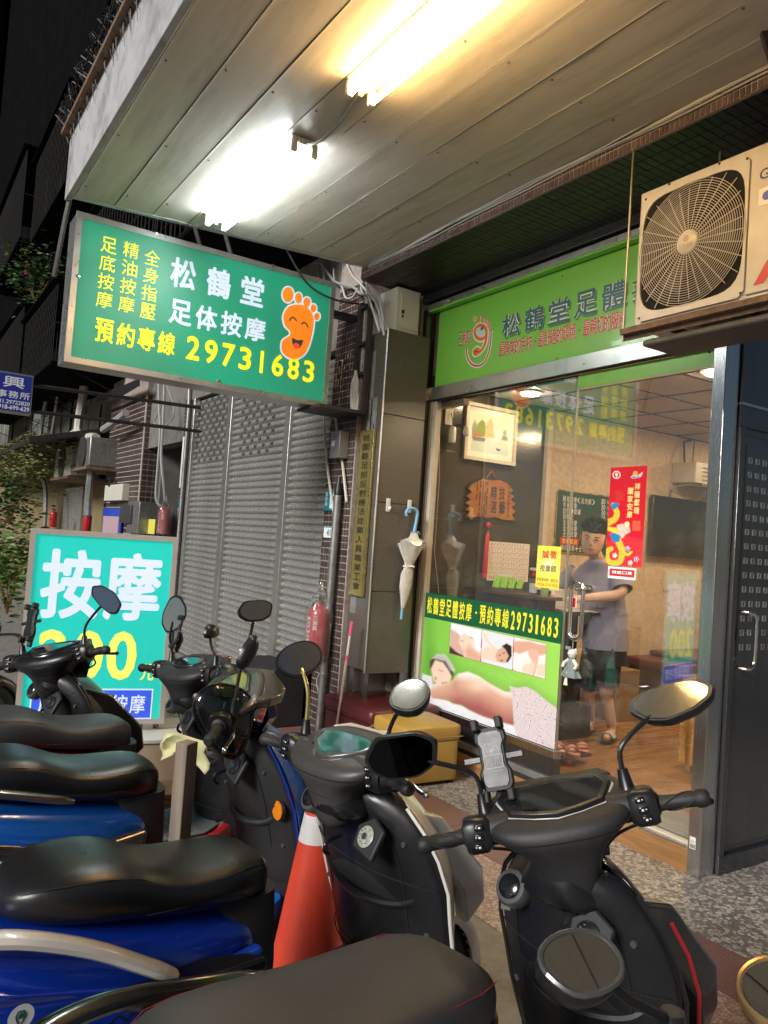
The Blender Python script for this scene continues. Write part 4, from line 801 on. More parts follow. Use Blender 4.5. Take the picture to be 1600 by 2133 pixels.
# menu board
u0 = fW2.px(*z6(25, 1300))[0]; u1 = fW2.px(*z6(460, 1200))[0]+.12; v1 = fW2.px(*z6(60, 1135))[1]; v0 = fW2.px(*z6(60, 1605))[1]
mb = tag(thing('menu_board', 'dark green price board with white writing behind the counter', 'menu board', fW2.p(u0, v0)))
b = B(); b.prism([fW2.p(u, v, .001) for u, v in [(u0+.03, v0), (u1-.03, v0), (u1, v0+.03), (u1, v1-.03), (u1-.03, v1), (u0+.03, v1), (u0, v1-.03), (u0, v0+.03)]], (.012, 0, 0)); b.build('rim', 'brass', mb)
b = B(); plate(b, fW2, u0+.012, v0+.012, u1-.012, v1-.012, .013, .016); b.build('board', mat('board_green', (.012, .045, .030), .35), mb)
b = B(); L = [('腳底按摩（送泡腳）', 1218), ('半身按摩', 1262), ('刮痧‧拔罐', 1305), ('刮腳皮', 1348), ('全身按摩', 1392), ('全身按摩', 1435), ('全身按摩', 1478), ('腳底按摩+全身按摩', 1580)]
for s, y in L:
    u, v = fW2.px(*z6(68 if y < 1500 else 50, y-16)); n = len(s); rowt(b, fW2, s, u, v-.028, u+.052*n, v+.028, .0, .018, .82)
for s, y in (('30', 1240), ('30', 1283), ('30', 1325), ('30', 1368), ('50', 1410), ('90', 1455)):
    u, v = fW2.px(*z6(355, y-16)); put(b, fW2, s, u, v-.026, u+.06, v+.026, 0, .018); rowt(b, fW2, '分鐘', u+.08, v-.02, u+.16, v+.016, 0, .018)
b.build('lettering', 'paper', mb, smooth=False); u, v = fW2.px(*z6(50, 1518)); b = B(); plate(b, fW2, u, v-.03, u+.26, v+.04, .0165, .018); b.build('red_tab', 'redt', mb); b = B(); rowt(b, fW2, '套餐組合', u+.02, v-.02, u+.24, v+.03, 0, .019); b.build('lettering', 'yel', mb, smooth=False)
# television
u0 = fW2.px(*z6(712, 1170))[0]; vt = fW2.px(*z6(712, 1175))[1]; vb = fW2.px(*z6(690, 1625))[1]
tv = tag(thing('television', 'large black wall mounted television behind the glass door', 'television', fW2.p(u0, vb)))
b = B(); plate(b, fW2, u0, vb, u0+1.75, vt, .03, .075); b.build('case', 'blackgloss', tv, bevel=.006); b = B(); plate(b, fW2, u0+.02, vb+.03, u0+1.73, vt-.02, .0755, .077); b.build('screen', mat('screen', (.004, .004, .005), .08, coat=.5), tv)
b = B(); plate(b, fW2, u0+.5, vb+.2, u0+1.0, vb+.6, 0, .03); b.build('bracket', 'blackt', tv)
# set top box / old air conditioner on a shelf with its notice
q0 = fW2.px(*z6(890, 1090)); q1 = fW2.px(*z6(1195, 1010)); vt = fW2.px(*z6(890, 940))[1]
ac2 = tag(thing('wall_air_conditioner', 'cream box shaped indoor air conditioner above the television', 'air conditioner', fW2.p(*q0)))
b = B(); plate(b, fW2, q0[0]-.02, q0[1], q0[0]+1.1, vt, .0, .30); b.build('case', 'creamf', ac2, bevel=.01)
fA = face('x+', -5.10)
b = B()
for i in range(9):
    for j in range(5):
        u = q0[0]+.1+.035*i; plate(b, fA, u, vt-.06-.045*j, u+.026, vt-.045-.045*j, 0, .0025)
for i in range(16):
    for j in range(10):
        if random.random() < .5: plate(b, fA, q0[0]+.5+.014*i, vt-.24+.018*j, q0[0]+.513+.014*i, vt-.223+.018*j, 0, .0025)
b.build('grille_print', mat('print_brown', (.20, .12, .08), .6), ac2, smooth=False)
B().tube([fW2.p(q0[0]+.06, vt, .1), fW2.p(q0[0]+.10, vt+.25, .05), fW2.p(q0[0]+.25, 3.1, .03)], .012, 8).build('hose', 'cableb', ac2); B().tube([fW2.p(q0[0]+.2, vt, .1), fW2.p(q0[0]+.3, 3.1, .04)], .006, 6).build('wire', 'cableb', ac2)
b = B(); b.tube([fW2.p(q0[0]-.05, q0[1]-.2, .02), fW2.p(q0[0]-.05, q0[1]-.05, .06), fW2.p(q0[0], q0[1]-.02, .2), fW2.p(q0[0]+.3, q0[1]-.02, .3), fW2.p(q0[0]+.8, q0[1]-.02, .3)], .01, 8); b.tube([fW2.p(q0[0]+.3, q0[1]-.02, .3), fW2.p(q0[0]+.32, q0[1]-.18, .05)], .01, 8); b.tube([fW2.p(q0[0]+.6, q0[1]-.02, .3), fW2.p(q0[0]+.62, q0[1]-.18, .05)], .01, 8)
tag(b.build('shelf_bracket', 'alu', ac2), 'bent metal tube bracket')
u, v = fW2.px(*z6(850, 1800)); b = B(); plate(b, fW2, u-.07, v-.13, u+.07, v+.05, 0, .008); tag(b.build('wall_plate', 'wallbeige'), 'beige blank wall plate on the wallpaper under the television', 'wall plate')
# bench / massage couch
q = fW2.px(1290, 1385); sofa = tag(thing('massage_couch', 'long maroon padded couch along the shop side wall', 'couch', (-5.1, 7.3, .13)))
B().bx(-5.39, -4.75, 6.65, 9.2, .60, .70).build('mattress', 'maroon', sofa, bevel=.03, bseg=3); B().bx(-5.39, -4.80, 6.75, 9.1, .25, .60).build('body', 'maroon', sofa, bevel=.01)
B().bx(-5.35, -4.78, 7.0, 7.8, .70, .76).build('cushion', 'maroon', sofa, bevel=.025, bseg=3)
for x, y in ((-5.3, 6.85), (-4.88, 6.85), (-4.88, 9.0)): B().bx(x-.03, x+.03, y-.03, y+.03, .13, .25).build('leg', 'blackt', sofa)
tag(B().bx(-5.3, -4.98, 6.05, 6.4, .13, .62).build('storage_box', mat('box_brown', (.22, .13, .05), .5), bevel=.004), 'brown box standing beside the maroon couch', 'box')
# reception counter
rc = tag(thing('reception_counter', 'dark wood reception counter with a polished top', 'counter', (-5.0, 5.0, .13)))
B().bx(-5.40, -4.80, 4.92, 5.28, .13, 1.19).build('body', 'darkw', rc, bevel=.004); B().bx(-5.42, -4.60, 4.86, 5.36, 1.19, 1.225).build('desk_top', 'darkw', rc, bevel=.005)
B().bx(-5.42, -4.72, 4.70, 4.90, .13, 1.31).build('front_panel', 'darkw', rc, bevel=.003); B().bx(-5.42, -4.66, 4.66, 4.93, 1.31, 1.34).build('ledge', mat('ledge_wood', (.10, .045, .025), .2), rc, bevel=.005)
# shoe cabinet and tray of slippers
sk_ = tag(thing('shoe_cabinet', 'low black stacked shoe cabinet by the counter foot', 'cabinet', (-4.9, 4.9, .13)))
pA = at(1238, 1535, 'z', .13); xa, ya = pA.x, pA.y
B().bx(xa-.62, xa, ya-.42, ya-.06, .13, .40).build('lower_box', 'darkw', sk_, bevel=.004); B().bx(xa-.62, xa-.17, ya-.36, ya-.02, .403, .68).build('upper_box', 'darkw', sk_, bevel=.004)
for z in (.27, .54): B().bx(xa-.60, xa-.001 if z < .4 else xa-.171, ya-.424 if z < .4 else ya-.364, ya-.42 if z < .4 else ya-.36, z-.002, z+.002).build('shelf_line', 'wallbeige', sk_)
pB = at(1185, 1565, 'z', .2); tr = tag(thing('shoe_tray', 'dark low tray holding pink slippers', 'tray', (pB.x, pB.y, .13))); B().bx(pB.x-.25, pB.x+.13, pB.y-.15, pB.y+.12, .185, .20).build('top', 'darkw', tr, bevel=.003)
for dx in (-.22, .09): B().bx(pB.x+dx, pB.x+dx+.03, pB.y-.13, pB.y-.10, .13, .185).build('leg', 'redt', tr)
def slipper(x, y, z, rz, lab, m='slip'):
    s = tag(thing('slipper', lab, 'slipper', (x, y, z), rz, 'pink slippers by the tray'))
    o = [(-.13, 0), (-.12, .035), (-.04, .04), (.05, .045), (.11, .035), (.13, 0), (.11, -.035), (.05, -.045), (-.04, -.036), (-.12, -.03)]
    B().prism([(a, c, 0) for a, c in smoothpts(o, 3)], (0, 0, .02)).build('sole', m, s, world=False, bevel=.004)
    rings = [[Vector((x_+.0, .046*math.cos(t), .018+.045*math.sin(t))) for t in [PI*k/8 for k in range(9)]] for x_ in (.0, .03, .06)]
    B().loft(rings, False, False).build('strap', m, s, world=False, solid=.008)
K['slip'] = mat('slipper_pink', (.62, .30, .26), .6); K['slipb'] = mat('slipper_black', (.015, .015, .016), .6)
slipper(pB.x-.06, pB.y-.06, .20, -.6, 'pink slipper lying left on the low tray'); slipper(pB.x+.04, pB.y-.02, .20, -.5, 'pink slipper lying right on the low tray')
pC = at(1212, 1562, 'z', .13); slipper(pC.x, pC.y, .13, -.7, 'pink slipper lying on the wood floor beside the tray')
# things on the counter ledge
for i, (x, y) in enumerate(((1028, 1232), (1046, 1234), (1060, 1238), (1068, 1240))):
    pass
hold = tag(thing('card_holder', 'clear stand full of lime green business cards on the counter ledge', 'card holder', (-5.3, 4.76, 1.34)))
B().bx(-5.40, -4.98, 4.70, 4.82, 1.341, 1.365).build('stand', 'clearf', hold, bevel=.002)
for i in range(4):
    x = -5.37+.10*i; c_ = Vector((x+.04, 4.765, 1.42)); Mx = Matrix.Rotation(math.radians(-18), 3, 'X'); B().ob(c_, (.085-.006*i, .014, .115-.01*i), Mx).build('card_stack', mat('card_green', (.35, .62, .06), .5, var=.3, vscale=60), hold, bevel=.001)
pD = Vector((-4.86, 4.76, 1.341)); bt = tag(thing('spray_bottle', 'clear sanitiser bottle with a red and white pump beside the cards', 'bottle', pD))
B().lathe([(.032, 0), (.035, .01), (.035, .11), (.028, .135), (.013, .15), (.013, .165)], pD, n=16).build('body', 'clearf', bt); B().lathe([(.0335, .02), (.0335, .10)], pD, n=16).build('label_band', 'paper', bt)
B().lathe([(.016, .165), (.016, .185), (.008, .19), (.008, .21)], pD, n=12).build('collar', 'redt', bt); B().ob(pD+Vector((-.012, 0, .222)), (.07, .02, .024)).build('nozzle', 'plastw', bt, bevel=.004)
pE = Vector((-4.70, 4.74, 1.341)); jb = tag(thing('jar', 'small pale green jar on the ledge below the yellow notice', 'jar', pE)); B().lathe([(.03, 0), (.034, .01), (.034, .08), (.026, .1)], pE, n=14).build('body', mat('jar_green', (.30, .42, .10), .3), jb); B().lathe([(.027, .1), (.027, .125), (0, .126)], pE, n=12).build('lid', 'plastw', jb)
for i, (x, y, r_) in enumerate(((-4.95, 5.0, .1), (-4.72, 5.05, -.2), (-4.68, 5.22, .35))):
    tag(B().ob((x, y, 1.229+.002*i), (.30, .21, .003), Matrix.Rotation(r_, 3, 'Z')).build('document', 'paper'), ['sheet of paper on the desk under the right hand of the man', 'overlapping open booklet on the desk top near the door handle', 'paper sticking out past the right end of the desk'][i], 'paper')
prn = tag(thing('card_reader', 'white desk machine behind the spray bottle', 'machine', (-4.9, 5.1, 1.23))); B().bx(-5.1, -4.86, 5.0, 5.2, 1.226, 1.40).build('case', 'plastw', prn, bevel=.015); B().bx(-5.08, -4.88, 4.996, 5.0, 1.33, 1.38).build('slot', 'blackt', prn)
# gold sequinned table with aquarium at the right
gt = tag(thing('sequin_table', 'small table under a gold sequinned cloth by the door', 'table', (-3.6, 5.9, .13)))
pG = at(1413, 1580, 'z', .22); x0, y0 = pG.x, pG.y
rings = []
for z, g in ((.20, .03), (.5, .012), (.83, .0)):
    R_ = []
    for k in range(60):
        t = k/60*4; s = int(t); f_ = t-s; wob = g*math.sin(k*1.7)
        x_, y_ = [(f_, 0), (1, f_), (1-f_, 1), (0, 1-f_)][s]; R_.append(Vector((x0+x_*.55+wob*(1 if s in (1, 3) else 0), y0+y_*.9+wob*(1 if s in (0, 2) else 0), z)))
    rings.append(R_)
B().loft(rings).build('cloth', 'gold', gt); B().bx(x0+.04, x0+.08, y0+.04, y0+.08, .13, .3).build('leg', 'stepw', gt)
B().bx(x0-.03, x0+.58, y0-.03, y0+.93, .83, .85).build('top', 'glassg', gt)
aq = tag(thing('aquarium', 'small aquarium glowing violet on the sequinned table', 'aquarium', (x0+.3, y0+.35, .85)))
B().bx(x0+.10, x0+.45, y0+.12, y0+.6, .85, .89).build('base', 'plastw', aq, bevel=.005); B().bx(x0+.10, x0+.45, y0+.12, y0+.6, 1.28, 1.34).build('hood', 'plastw', aq, bevel=.008)
B().bx(x0+.105, x0+.445, y0+.125, y0+.595, .891, 1.279).build('tank', 'glassg', aq, smooth=False)
B().bx(x0+.12, x0+.43, y0+.35, y0+.58, .9, 1.27).build('water_back', mat('aqua_violet', (.02, .012, .10), .4, emit=.25, var=.6, vscale=12), aq, smooth=False)
B().lathe([(.02, .95), (.07, 1.0), (.06, 1.05), (.02, 1.09), (.02, 1.13)], (x0+.25, y0+.25, 0), n=14).build('ornament', mat('aqua_blue', (.03, .02, .45), .3, emit=.6), aq)
b = B()
for i in range(40): b.ob((x0+random.uniform(.12, .43), y0+random.uniform(.14, .34), .9), [random.uniform(.01, .03)]*3, Matrix.Rotation(random.random()*3, 3, 'Z'))
tag(b.build('gravel', mat('aqua_gravel', (.35, .25, .5), .6, emit=.2), aq), kind='stuff')
# shop lamps
for i, (x, y) in enumerate((tuple(at(1105, 818, 'z', 3.11))[:2], (-4.0, 6.5), (-4.4, 8.4), (-3.3, 5.0))):
    q = 1.0 if i == 0 else 1.75
    l_ = tag(thing('downlight', ['round recessed downlight glowing above the counter', 'second downlight deeper in the shop', 'downlight above the far couch', 'downlight near the shop entrance'][i], 'ceiling light', (x, y, 3.112)), group='downlights in the shop ceiling')
    B().lathe([(.095*q, 0), (.10*q, -.006), (.082*q, -.012), (.08*q, -.002)], (x, y, 3.112), n=24).build('ring', 'plastw', l_); B().lathe([(0, -.018), (.078*q, -.018), (.078*q, -.012), (0, -.012)], (x, y, 3.11), n=24).build('lens', 'lampi', l_)
# ================================================================== LIT SIGN OVER THE PAVEMENT
XLB = -5.60; fL = face('x+', XLB)
zL = lambda x, y: (120+x/2.6667, 420+y/2.6667)
lb = tag(thing('lightbox_sign', 'green projecting lightbox sign with white and yellow characters and a smiling orange foot', 'lightbox sign', (-5.72, 2.0, 2.75)))
LU0, LU1, LV0, LV1 = .955, 3.01, 2.785, 3.835
B().bx(XLB-.255, XLB-.012, LU0+.004, LU1-.004, LV0+.006, LV1-.006).build('case', 'alu', lb, bevel=.004)
b = B(); t_ = .042
for a in ((LU0, LV0, LU1, LV0+t_), (LU0, LV1-t_, LU1, LV1), (LU0, LV0+t_, LU0+t_, LV1-t_), (LU1-t_, LV0+t_, LU1, LV1-t_)): plate(b, fL, *a, -.02, .006)
b.build('frame', 'alu', lb, bevel=.003)
def lightface(name, c0, c1, em, ribs=(1, 1, 160)):
    """flexible sign face lit from inside: fine woven ribs, slightly uneven colour"""
    m = mat(name, c0, .35); nt = m.node_tree; p = nt.nodes['Principled BSDF']; tc = _n(nt, 'ShaderNodeTexCoord'); n = _n(nt, 'ShaderNodeTexNoise'); n.inputs['Scale'].default_value = 1.1; n.inputs['Detail'].default_value = 3
    nt.links.new(tc.outputs['Object'], n.inputs[0]); mp = _n(nt, 'ShaderNodeMapping'); mp.inputs['Scale'].default_value = ribs; nt.links.new(tc.outputs['Object'], mp.inputs[0])
    w_ = _n(nt, 'ShaderNodeTexWave', bands_direction='Z'); w_.inputs['Scale'].default_value = .32; nt.links.new(mp.outputs[0], w_.inputs[0])
    mx = _n(nt, 'ShaderNodeMix', data_type='RGBA'); mx.inputs[6].default_value = (*c0, 1); mx.inputs[7].default_value = (*c1, 1)
    r = _n(nt, 'ShaderNodeMapRange'); r.inputs[1].default_value = .3; r.inputs[2].default_value = .7; nt.links.new(n.outputs[0], r.inputs[0]); nt.links.new(r.outputs[0], mx.inputs[0])
    r2 = _n(nt, 'ShaderNodeMapRange'); r2.inputs[3].default_value = .86; r2.inputs[4].default_value = 1.06; nt.links.new(w_.outputs[0], r2.inputs[0]); sc_ = _n(nt, 'ShaderNodeVectorMath', operation='SCALE')
    nt.links.new(mx.outputs[2], sc_.inputs[0]); nt.links.new(r2.outputs[0], sc_.inputs['Scale']); nt.links.new(sc_.outputs[0], p.inputs['Base Color']); nt.links.new(sc_.outputs[0], p.inputs['Emission Color']); p.inputs['Emission Strength'].default_value = em
    b_ = _n(nt, 'ShaderNodeBump'); b_.inputs['Strength'].default_value = .15; b_.inputs['Distance'].default_value = .002; nt.links.new(w_.outputs[0], b_.inputs['Height']); nt.links.new(b_.outputs[0], p.inputs['Normal']); return m
b = B(); plate(b, fL, LU0+t_, LV0+t_, LU1-t_, LV1-t_, -.018, -.002); fc_ = b.build('face', lightface('lightbox_face', (.012, .27, .155), (.022, .22, .125), .23), lb, smooth=False)
def litprint(name, c, e): return mat(name, c, .4, emit=e, ecol=c)
W1, Y1, O1, D1, R1 = litprint('lit_white', (.54, .62, .74), .23), litprint('lit_yellow', (.74, .72, .02), .26), litprint('lit_orange', (.80, .20, .012), .24), litprint('lit_dark', (.03, .03, .035), .3), litprint('lit_red', (.7, .03, .02), .6)
def Lr(a, c): p, q = fL.px(*zL(*a)), fL.px(*zL(*c)); return p[0], q[1], q[0], p[1]
b = B()
for s, a, c in (('足底按摩', (246, 180), (300, 606)), ('精油按摩', (362, 205), (430, 633)), ('全身指壓', (482, 250), (546, 668))):
    r_ = Lr(a, c); w_ = .088; uc = .5*(r_[0]+r_[2]); column(b, fL, s, uc-w_/1.6, r_[1], uc+w_/1.6, r_[3], .005, 0, .86)
r_ = Lr((204, 660), (655, 868)); rowt(b, fL, '預約專線', r_[0], r_[1]+.01, r_[2], r_[1]+.178, .022, 0, .86)
r_ = Lr((705, 780), (1432, 1026)); rowt(b, fL, '29731683', r_[0], r_[1]+.02, r_[2], r_[1]+.20, .035, 0, .74)
b.build('lettering', Y1, lb, smooth=False); b = B()
q0 = fL.px(*zL(612, 470)); q1 = fL.px(*zL(1148, 420)); q2 = fL.px(*zL(1140, 600)); rowt(b, fL, '松鶴堂', q0[0]-.03, q2[1]+.01, q1[0]+.05, q2[1]+.235, .028, 0, .70)
q0 = fL.px(*zL(603, 690)); q1 = fL.px(*zL(1170, 640)); q2 = fL.px(*zL(1165, 797)); rowt(b, fL, '足体按摩', q0[0], q2[1]+.01, q1[0], q2[1]+.195, .026, 0, .86)
b.build('lettering', W1, lb, smooth=False)
foot = [(1275, 592), (1310, 574), (1368, 577), (1408, 610), (1423, 668), (1408, 760), (1378, 838), (1330, 872), (1282, 866), (1247, 830), (1249, 774), (1288, 745), (1290, 718), (1264, 690), (1254, 640)]
toes = [(1280, 517, 30, 42), (1338, 536, 19, 29), (1385, 559, 19, 27), (1421, 593, 16, 23), (1441, 637, 15, 21)]
def blob(b, P, grow, d):
    cx, cy = sum(p[0] for p in P)/len(P), sum(p[1] for p in P)/len(P); Q = []
    for i, p in enumerate(P):
        a, c = P[i-1], P[(i+1) % len(P)]; tx, ty = c[0]-a[0], c[1]-a[1]; L = math.hypot(tx, ty); Q.append(zL(p[0]+ty/L*grow, p[1]-tx/L*grow))
    shape(b, fL, Q, d, 4)
b = B(); b2 = B(); blob(b, foot, 9, -.0005); blob(b2, foot, 0, .0006)
for cx, cy, rx, ry in toes:
    E_ = [(cx+rx*math.cos(a), cy+ry*math.sin(a)) for a in [2*PI*k/14 for k in range(14)]]; blob(b, E_, 8, -.0003); blob(b2, E_, 0, .0006)
b.build('foot_outline', W1, lb, smooth=False); b2.build('foot_logo', O1, lb, smooth=False)
b = B(); stroke(b, fL, [fL.px(*zL(*p)) for p in smoothpts([(1288, 663), (1298, 646), (1314, 646), (1328, 664)], 5, False)], .012, .0014); stroke(b, fL, [fL.px(*zL(*p)) for p in smoothpts([(1353, 682), (1368, 672), (1382, 680), (1391, 700)], 5, False)], .012, .0014)
shape(b, fL, [zL(*p) for p in [(1303, 757), (1330, 770), (1363, 769), (1356, 796), (1338, 814), (1318, 812), (1306, 792)]], .0012, 3); b.build('foot_face', D1, lb, smooth=False)
b = B(); shape(b, fL, [zL(*p) for p in [(1309, 795), (1325, 786), (1342, 797), (1336, 811), (1320, 811)]], .002, 3); b.build('tongue', R1, lb, smooth=False)
for x, y in ((548, 172), (1195, 358), (895, 1000), (112, 415)):
    u, v = fL.px(*zL(x, y)); B().lathe([(.016, 0), (.014, .004), (.005, .006), (0, .006)], fL.p(u, v, .006), 'x', 12).build('screw', 'chrome', lb)
fE = face('y-', LU0+.003); b = B(); column(b, fE, '22053486', XLB-.17, 2.84, XLB-.11, 3.22, 0, .001, .6); column(b, fE, '廣告招牌', XLB-.085, 2.95, XLB-.035, 3.32, 0, .001, .6); b.build('side_print', mat('faded_blue', (.08, .10, .2), .6), lb, smooth=False)
B().bx(XLB-.30, XLB-.256, LU0+.05, LU0+.09, 2.8, 3.75).build('side_bar', 'galv', lb); 
# brackets between sign and column
for z in (2.78, 3.60): B().bx(XLB-.20, XLB-.12, LU1, 3.32, z, z+.05).build('bracket', 'darkiron', lb)
for x in (XLB-.05, XLB+.12): B().bx(x-.02, x+.02, 3.28, 3.318, 2.74, 3.72).build('bracket_post', 'darkiron', lb)
for z in (2.76, 3.10, 3.36, 3.68): B().bx(XLB-.05, XLB+.12, 3.285, 3.315, z, z+.03).build('bracket_rung', 'darkiron', lb)
B().bx(XLB-.24, XLB+.16, 2.86, 3.3, 2.755, 2.78).build('bottom_bracket', 'darkiron', lb)
for y in (1.9, 2.15): B().tube([(XLB-.13, y, 3.83), (XLB-.16, y-.15, 4.25)], .02, 4).build('stay', 'darkiron', lb)
tag(B().tube(bez([at(560, 485, 'x', -5.57), at(590, 510, 'x', -5.57), at(640, 590, 'x', -5.57), at(700, 625, 'x', -5.52), at(770, 635, 'x', -5.5)], 6), .008, 6).build('cable', 'cableb'), 'black cable sagging across the upper right corner of the lightbox', 'cable')
# ================================================================== TUBE LIGHTS
def fixture(x0, x1, y, m, lab):
    z = zc(y)-.004; f_ = tag(thing('tube_light', lab, 'tube light', ((x0+x1)/2, y, z)))
    B().prism([(x0, y-.085, z), (x0, y+.085, z), (x0, y+.03, z-.035), (x0, y-.03, z-.035)], (x1-x0, 0, 0)).build('batten', 'creamf' if m == 'tubew' else 'plastw', f_, bevel=.003)
    for q in (-1, 1):
        for x, s in ((x0, 1), (x1, -1)): B().ob((x+s*.014, y+q*.062, z-.05), (.028, .036, .075)).build('lamp_holder', 'plastw', f_, bevel=.006)
        B().tube([(x0+.028, y+q*.062, z-.072), (x1-.028, y+q*.062, z-.072)], .0145, 10).build('tube', m, f_)
    B().tube([(x0+.02, y, z-.035), (x0+.02, y, z-.06)], .012, 8).build('starter', 'plastw', f_); return f_
fixture(-5.17, -3.80, 1.79, 'tubec', 'cool white twin tube light near the far end of the ceiling')
fixture(-3.18, -1.80, 1.76, 'tubew', 'warm yellow twin tube light at the top of the picture')
tag(B().tube(bez([(-3.80, 1.8, 3.87), (-3.7, 1.83, 3.86), (-3.5, 1.84, 3.885), (-3.3, 1.80, 3.88), (-3.18, 1.77, 3.87)], 6), .009, 6).build('cable', 'cable'), 'grey cable looping between the two tube lights', 'cable')
# ================================================================== SHUTTER SHOP
sh = tag(thing('roller_shutter', 'ribbed steel roller shutter in three bays with rows of vent slots', 'roller shutter', (-8, 3.3, 0)))
YS = 3.36; n = 0; PH = .070
bays = [(-9.80, -8.56, .10, 3.40), (-8.50, -6.98, .10, 3.40), (-6.92, -6.10, .56, 3.40)]
for bi, (x0, x1, z0, z1) in enumerate(bays):
    k = int((z1-z0)/PH)
    prof = [(YS+.018, 0), (YS+.002, .006), (YS-.014, .016), (YS-.021, .032), (YS-.014, .048), (YS+.002, .056), (YS+.018, .060), (YS+.020, .069)]
    def ribs(xs, za):
        b = B(); b.loft([[(x, y, za+z) for y, z in prof] for x in xs], False, False); return b
    slot_lo = 2.52; slots = bi < 2 or None
    base = ribs((x0, x1), 0).build('slat', 'shutter', sh, ang=50); base.location = (0, 0, z0); dme = base.data
    # slat with slots is the plain slat cut into pieces between openings
    for j in range(1, k):
        z = z0+j*PH
        if z > slot_lo and bi < 2 or z > 3.1:
            b = B(); sp = .21; off = sp/2 if j % 2 else 0
            rng = (x0+.10, x1-.20) if bi == 0 else ((x0+.25, x1-.35) if bi == 1 else (x0+.1, x0+.35)); x = rng[0]+off; a = x0; ops = []
            while x+.085 < rng[1]+.1: ops.append((x, x+.085)); x += sp
            for o0, o1 in ops:
                b.loft([[(q, y, z_) for y, z_ in prof] for q in (a, o0)], False, False); a = o1
                b.loft([[(q, y, z_) for y, z_ in prof[:3]] for q in (o0, o1)], False, False); b.loft([[(q, y, z_) for y, z_ in prof[5:]] for q in (o0, o1)], False, False)
                for q in (o0, o1): b.bx(q-.003, q+.003, YS-.017, YS+.01, .014, .052)
            b.loft([[(q, y, z_) for y, z_ in prof] for q in (a, x1)], False, False); o = b.build('slat', 'shutter', sh, ang=50); o.location = (0, random.uniform(-.002, .002), z)
        else: share('slat', dme, sh, (0, random.uniform(-.002, .002), z))
# wm() of parent is a translation: shift the shared slats back by it
for o in sh.children:
    if o.name.startswith('slat'): o.location = Vector(o.location)
for x0, x1 in ((-8.60, -8.47), (-7.01, -6.89), (-9.86, -9.78)): B().bx(x0, x1, YS-.055, YS+.02, 0.0, 3.42).build('mullion', 'alu', sh, bevel=.004)
B().bx(-6.92, -6.10, YS-.03, YS+.02, .50, .56).build('bottom_bar', 'alu', sh, bevel=.004); B().bx(-9.8, -6.98, YS-.03, YS+.02, .03, .10).build('bottom_bar', 'alu', sh, bevel=.004)
tag(B().bx(-10.1, -6.08, 3.33, 3.9, 3.42, 4.4).build('shutter_header', 'concrete', smooth=False), 'dark concrete band above the roller shutter', kind='structure')
tag(B().bx(-10.1, -6.08, 3.42, 3.9, -.03, 3.42).build('interior_dark', 'dark', smooth=False), 'black block painted dark for the unlit shop behind the shutter slots', kind='structure')  # solid block, the darkness behind the shutter is its colour
c2 = tag(B().bx(-10.30, -9.86, 3.36, 3.9, -.03, 4.6).build('column', 'grout', smooth=False), 'second mosaic tiled column left of the shutter', kind='structure')
b = B(); mosaic(b, Face((0, 3.36, 0), (1, 0, 0), (0, 0, 1), (0, -1, 0)), -10.29, -9.87, .0, 3.5, .040, .052); mosaic(b, Face((-9.86, 0, 0), (0, 1, 0), (0, 0, 1), (1, 0, 0)), 3.365, 3.42, 0, 3.4, .04, .052)
tag(b.build('mosaic_tile', 'tile', c2, smooth=False), kind='stuff')
tag(B().tube([(-10.0, 3.31, .2), (-10.0, 3.31, 3.3), (-10.02, 3.28, 3.9)], .033, 10).build('drain_pipe', 'galv'), 'steel pipe running up the column left of the shutter', 'pipe')
b = B(); plate(b, face('y-', 3.352), -10.27, 2.25, -10.13, 2.95, 0, .006); tag(b.build('notice_strip', 'paper'), 'tall white paper strip on the column left of the shutter', 'notice')
b = B(); plate(b, face('y-', 3.352), -10.28, 1.80, -10.02, 2.10, 0, .006); nn = tag(b.build('number_plate', 'tealp'), 'blue house number plate on the column left of the shutter', 'number plate'); b = B(); plate(b, face('y-', 3.345), -10.24, 1.83, -10.10, 1.98, 0, .002); b.build('panel', 'white', nn)
vb_ = tag(thing('vent_box', 'black louvred metal box at the foot of the shutter', 'vent box', (-6.6, 3.2, 0))); B().bx(-6.95, -6.2, 3.0, 3.32, .0, .52).build('case', 'blackmatt', vb_, bevel=.01)
b = B()
for i in range(6): b.ob((-6.75, 2.996, .18+.05*i), (.28, .012, .012))
b.build('louvre', 'black', vb_)
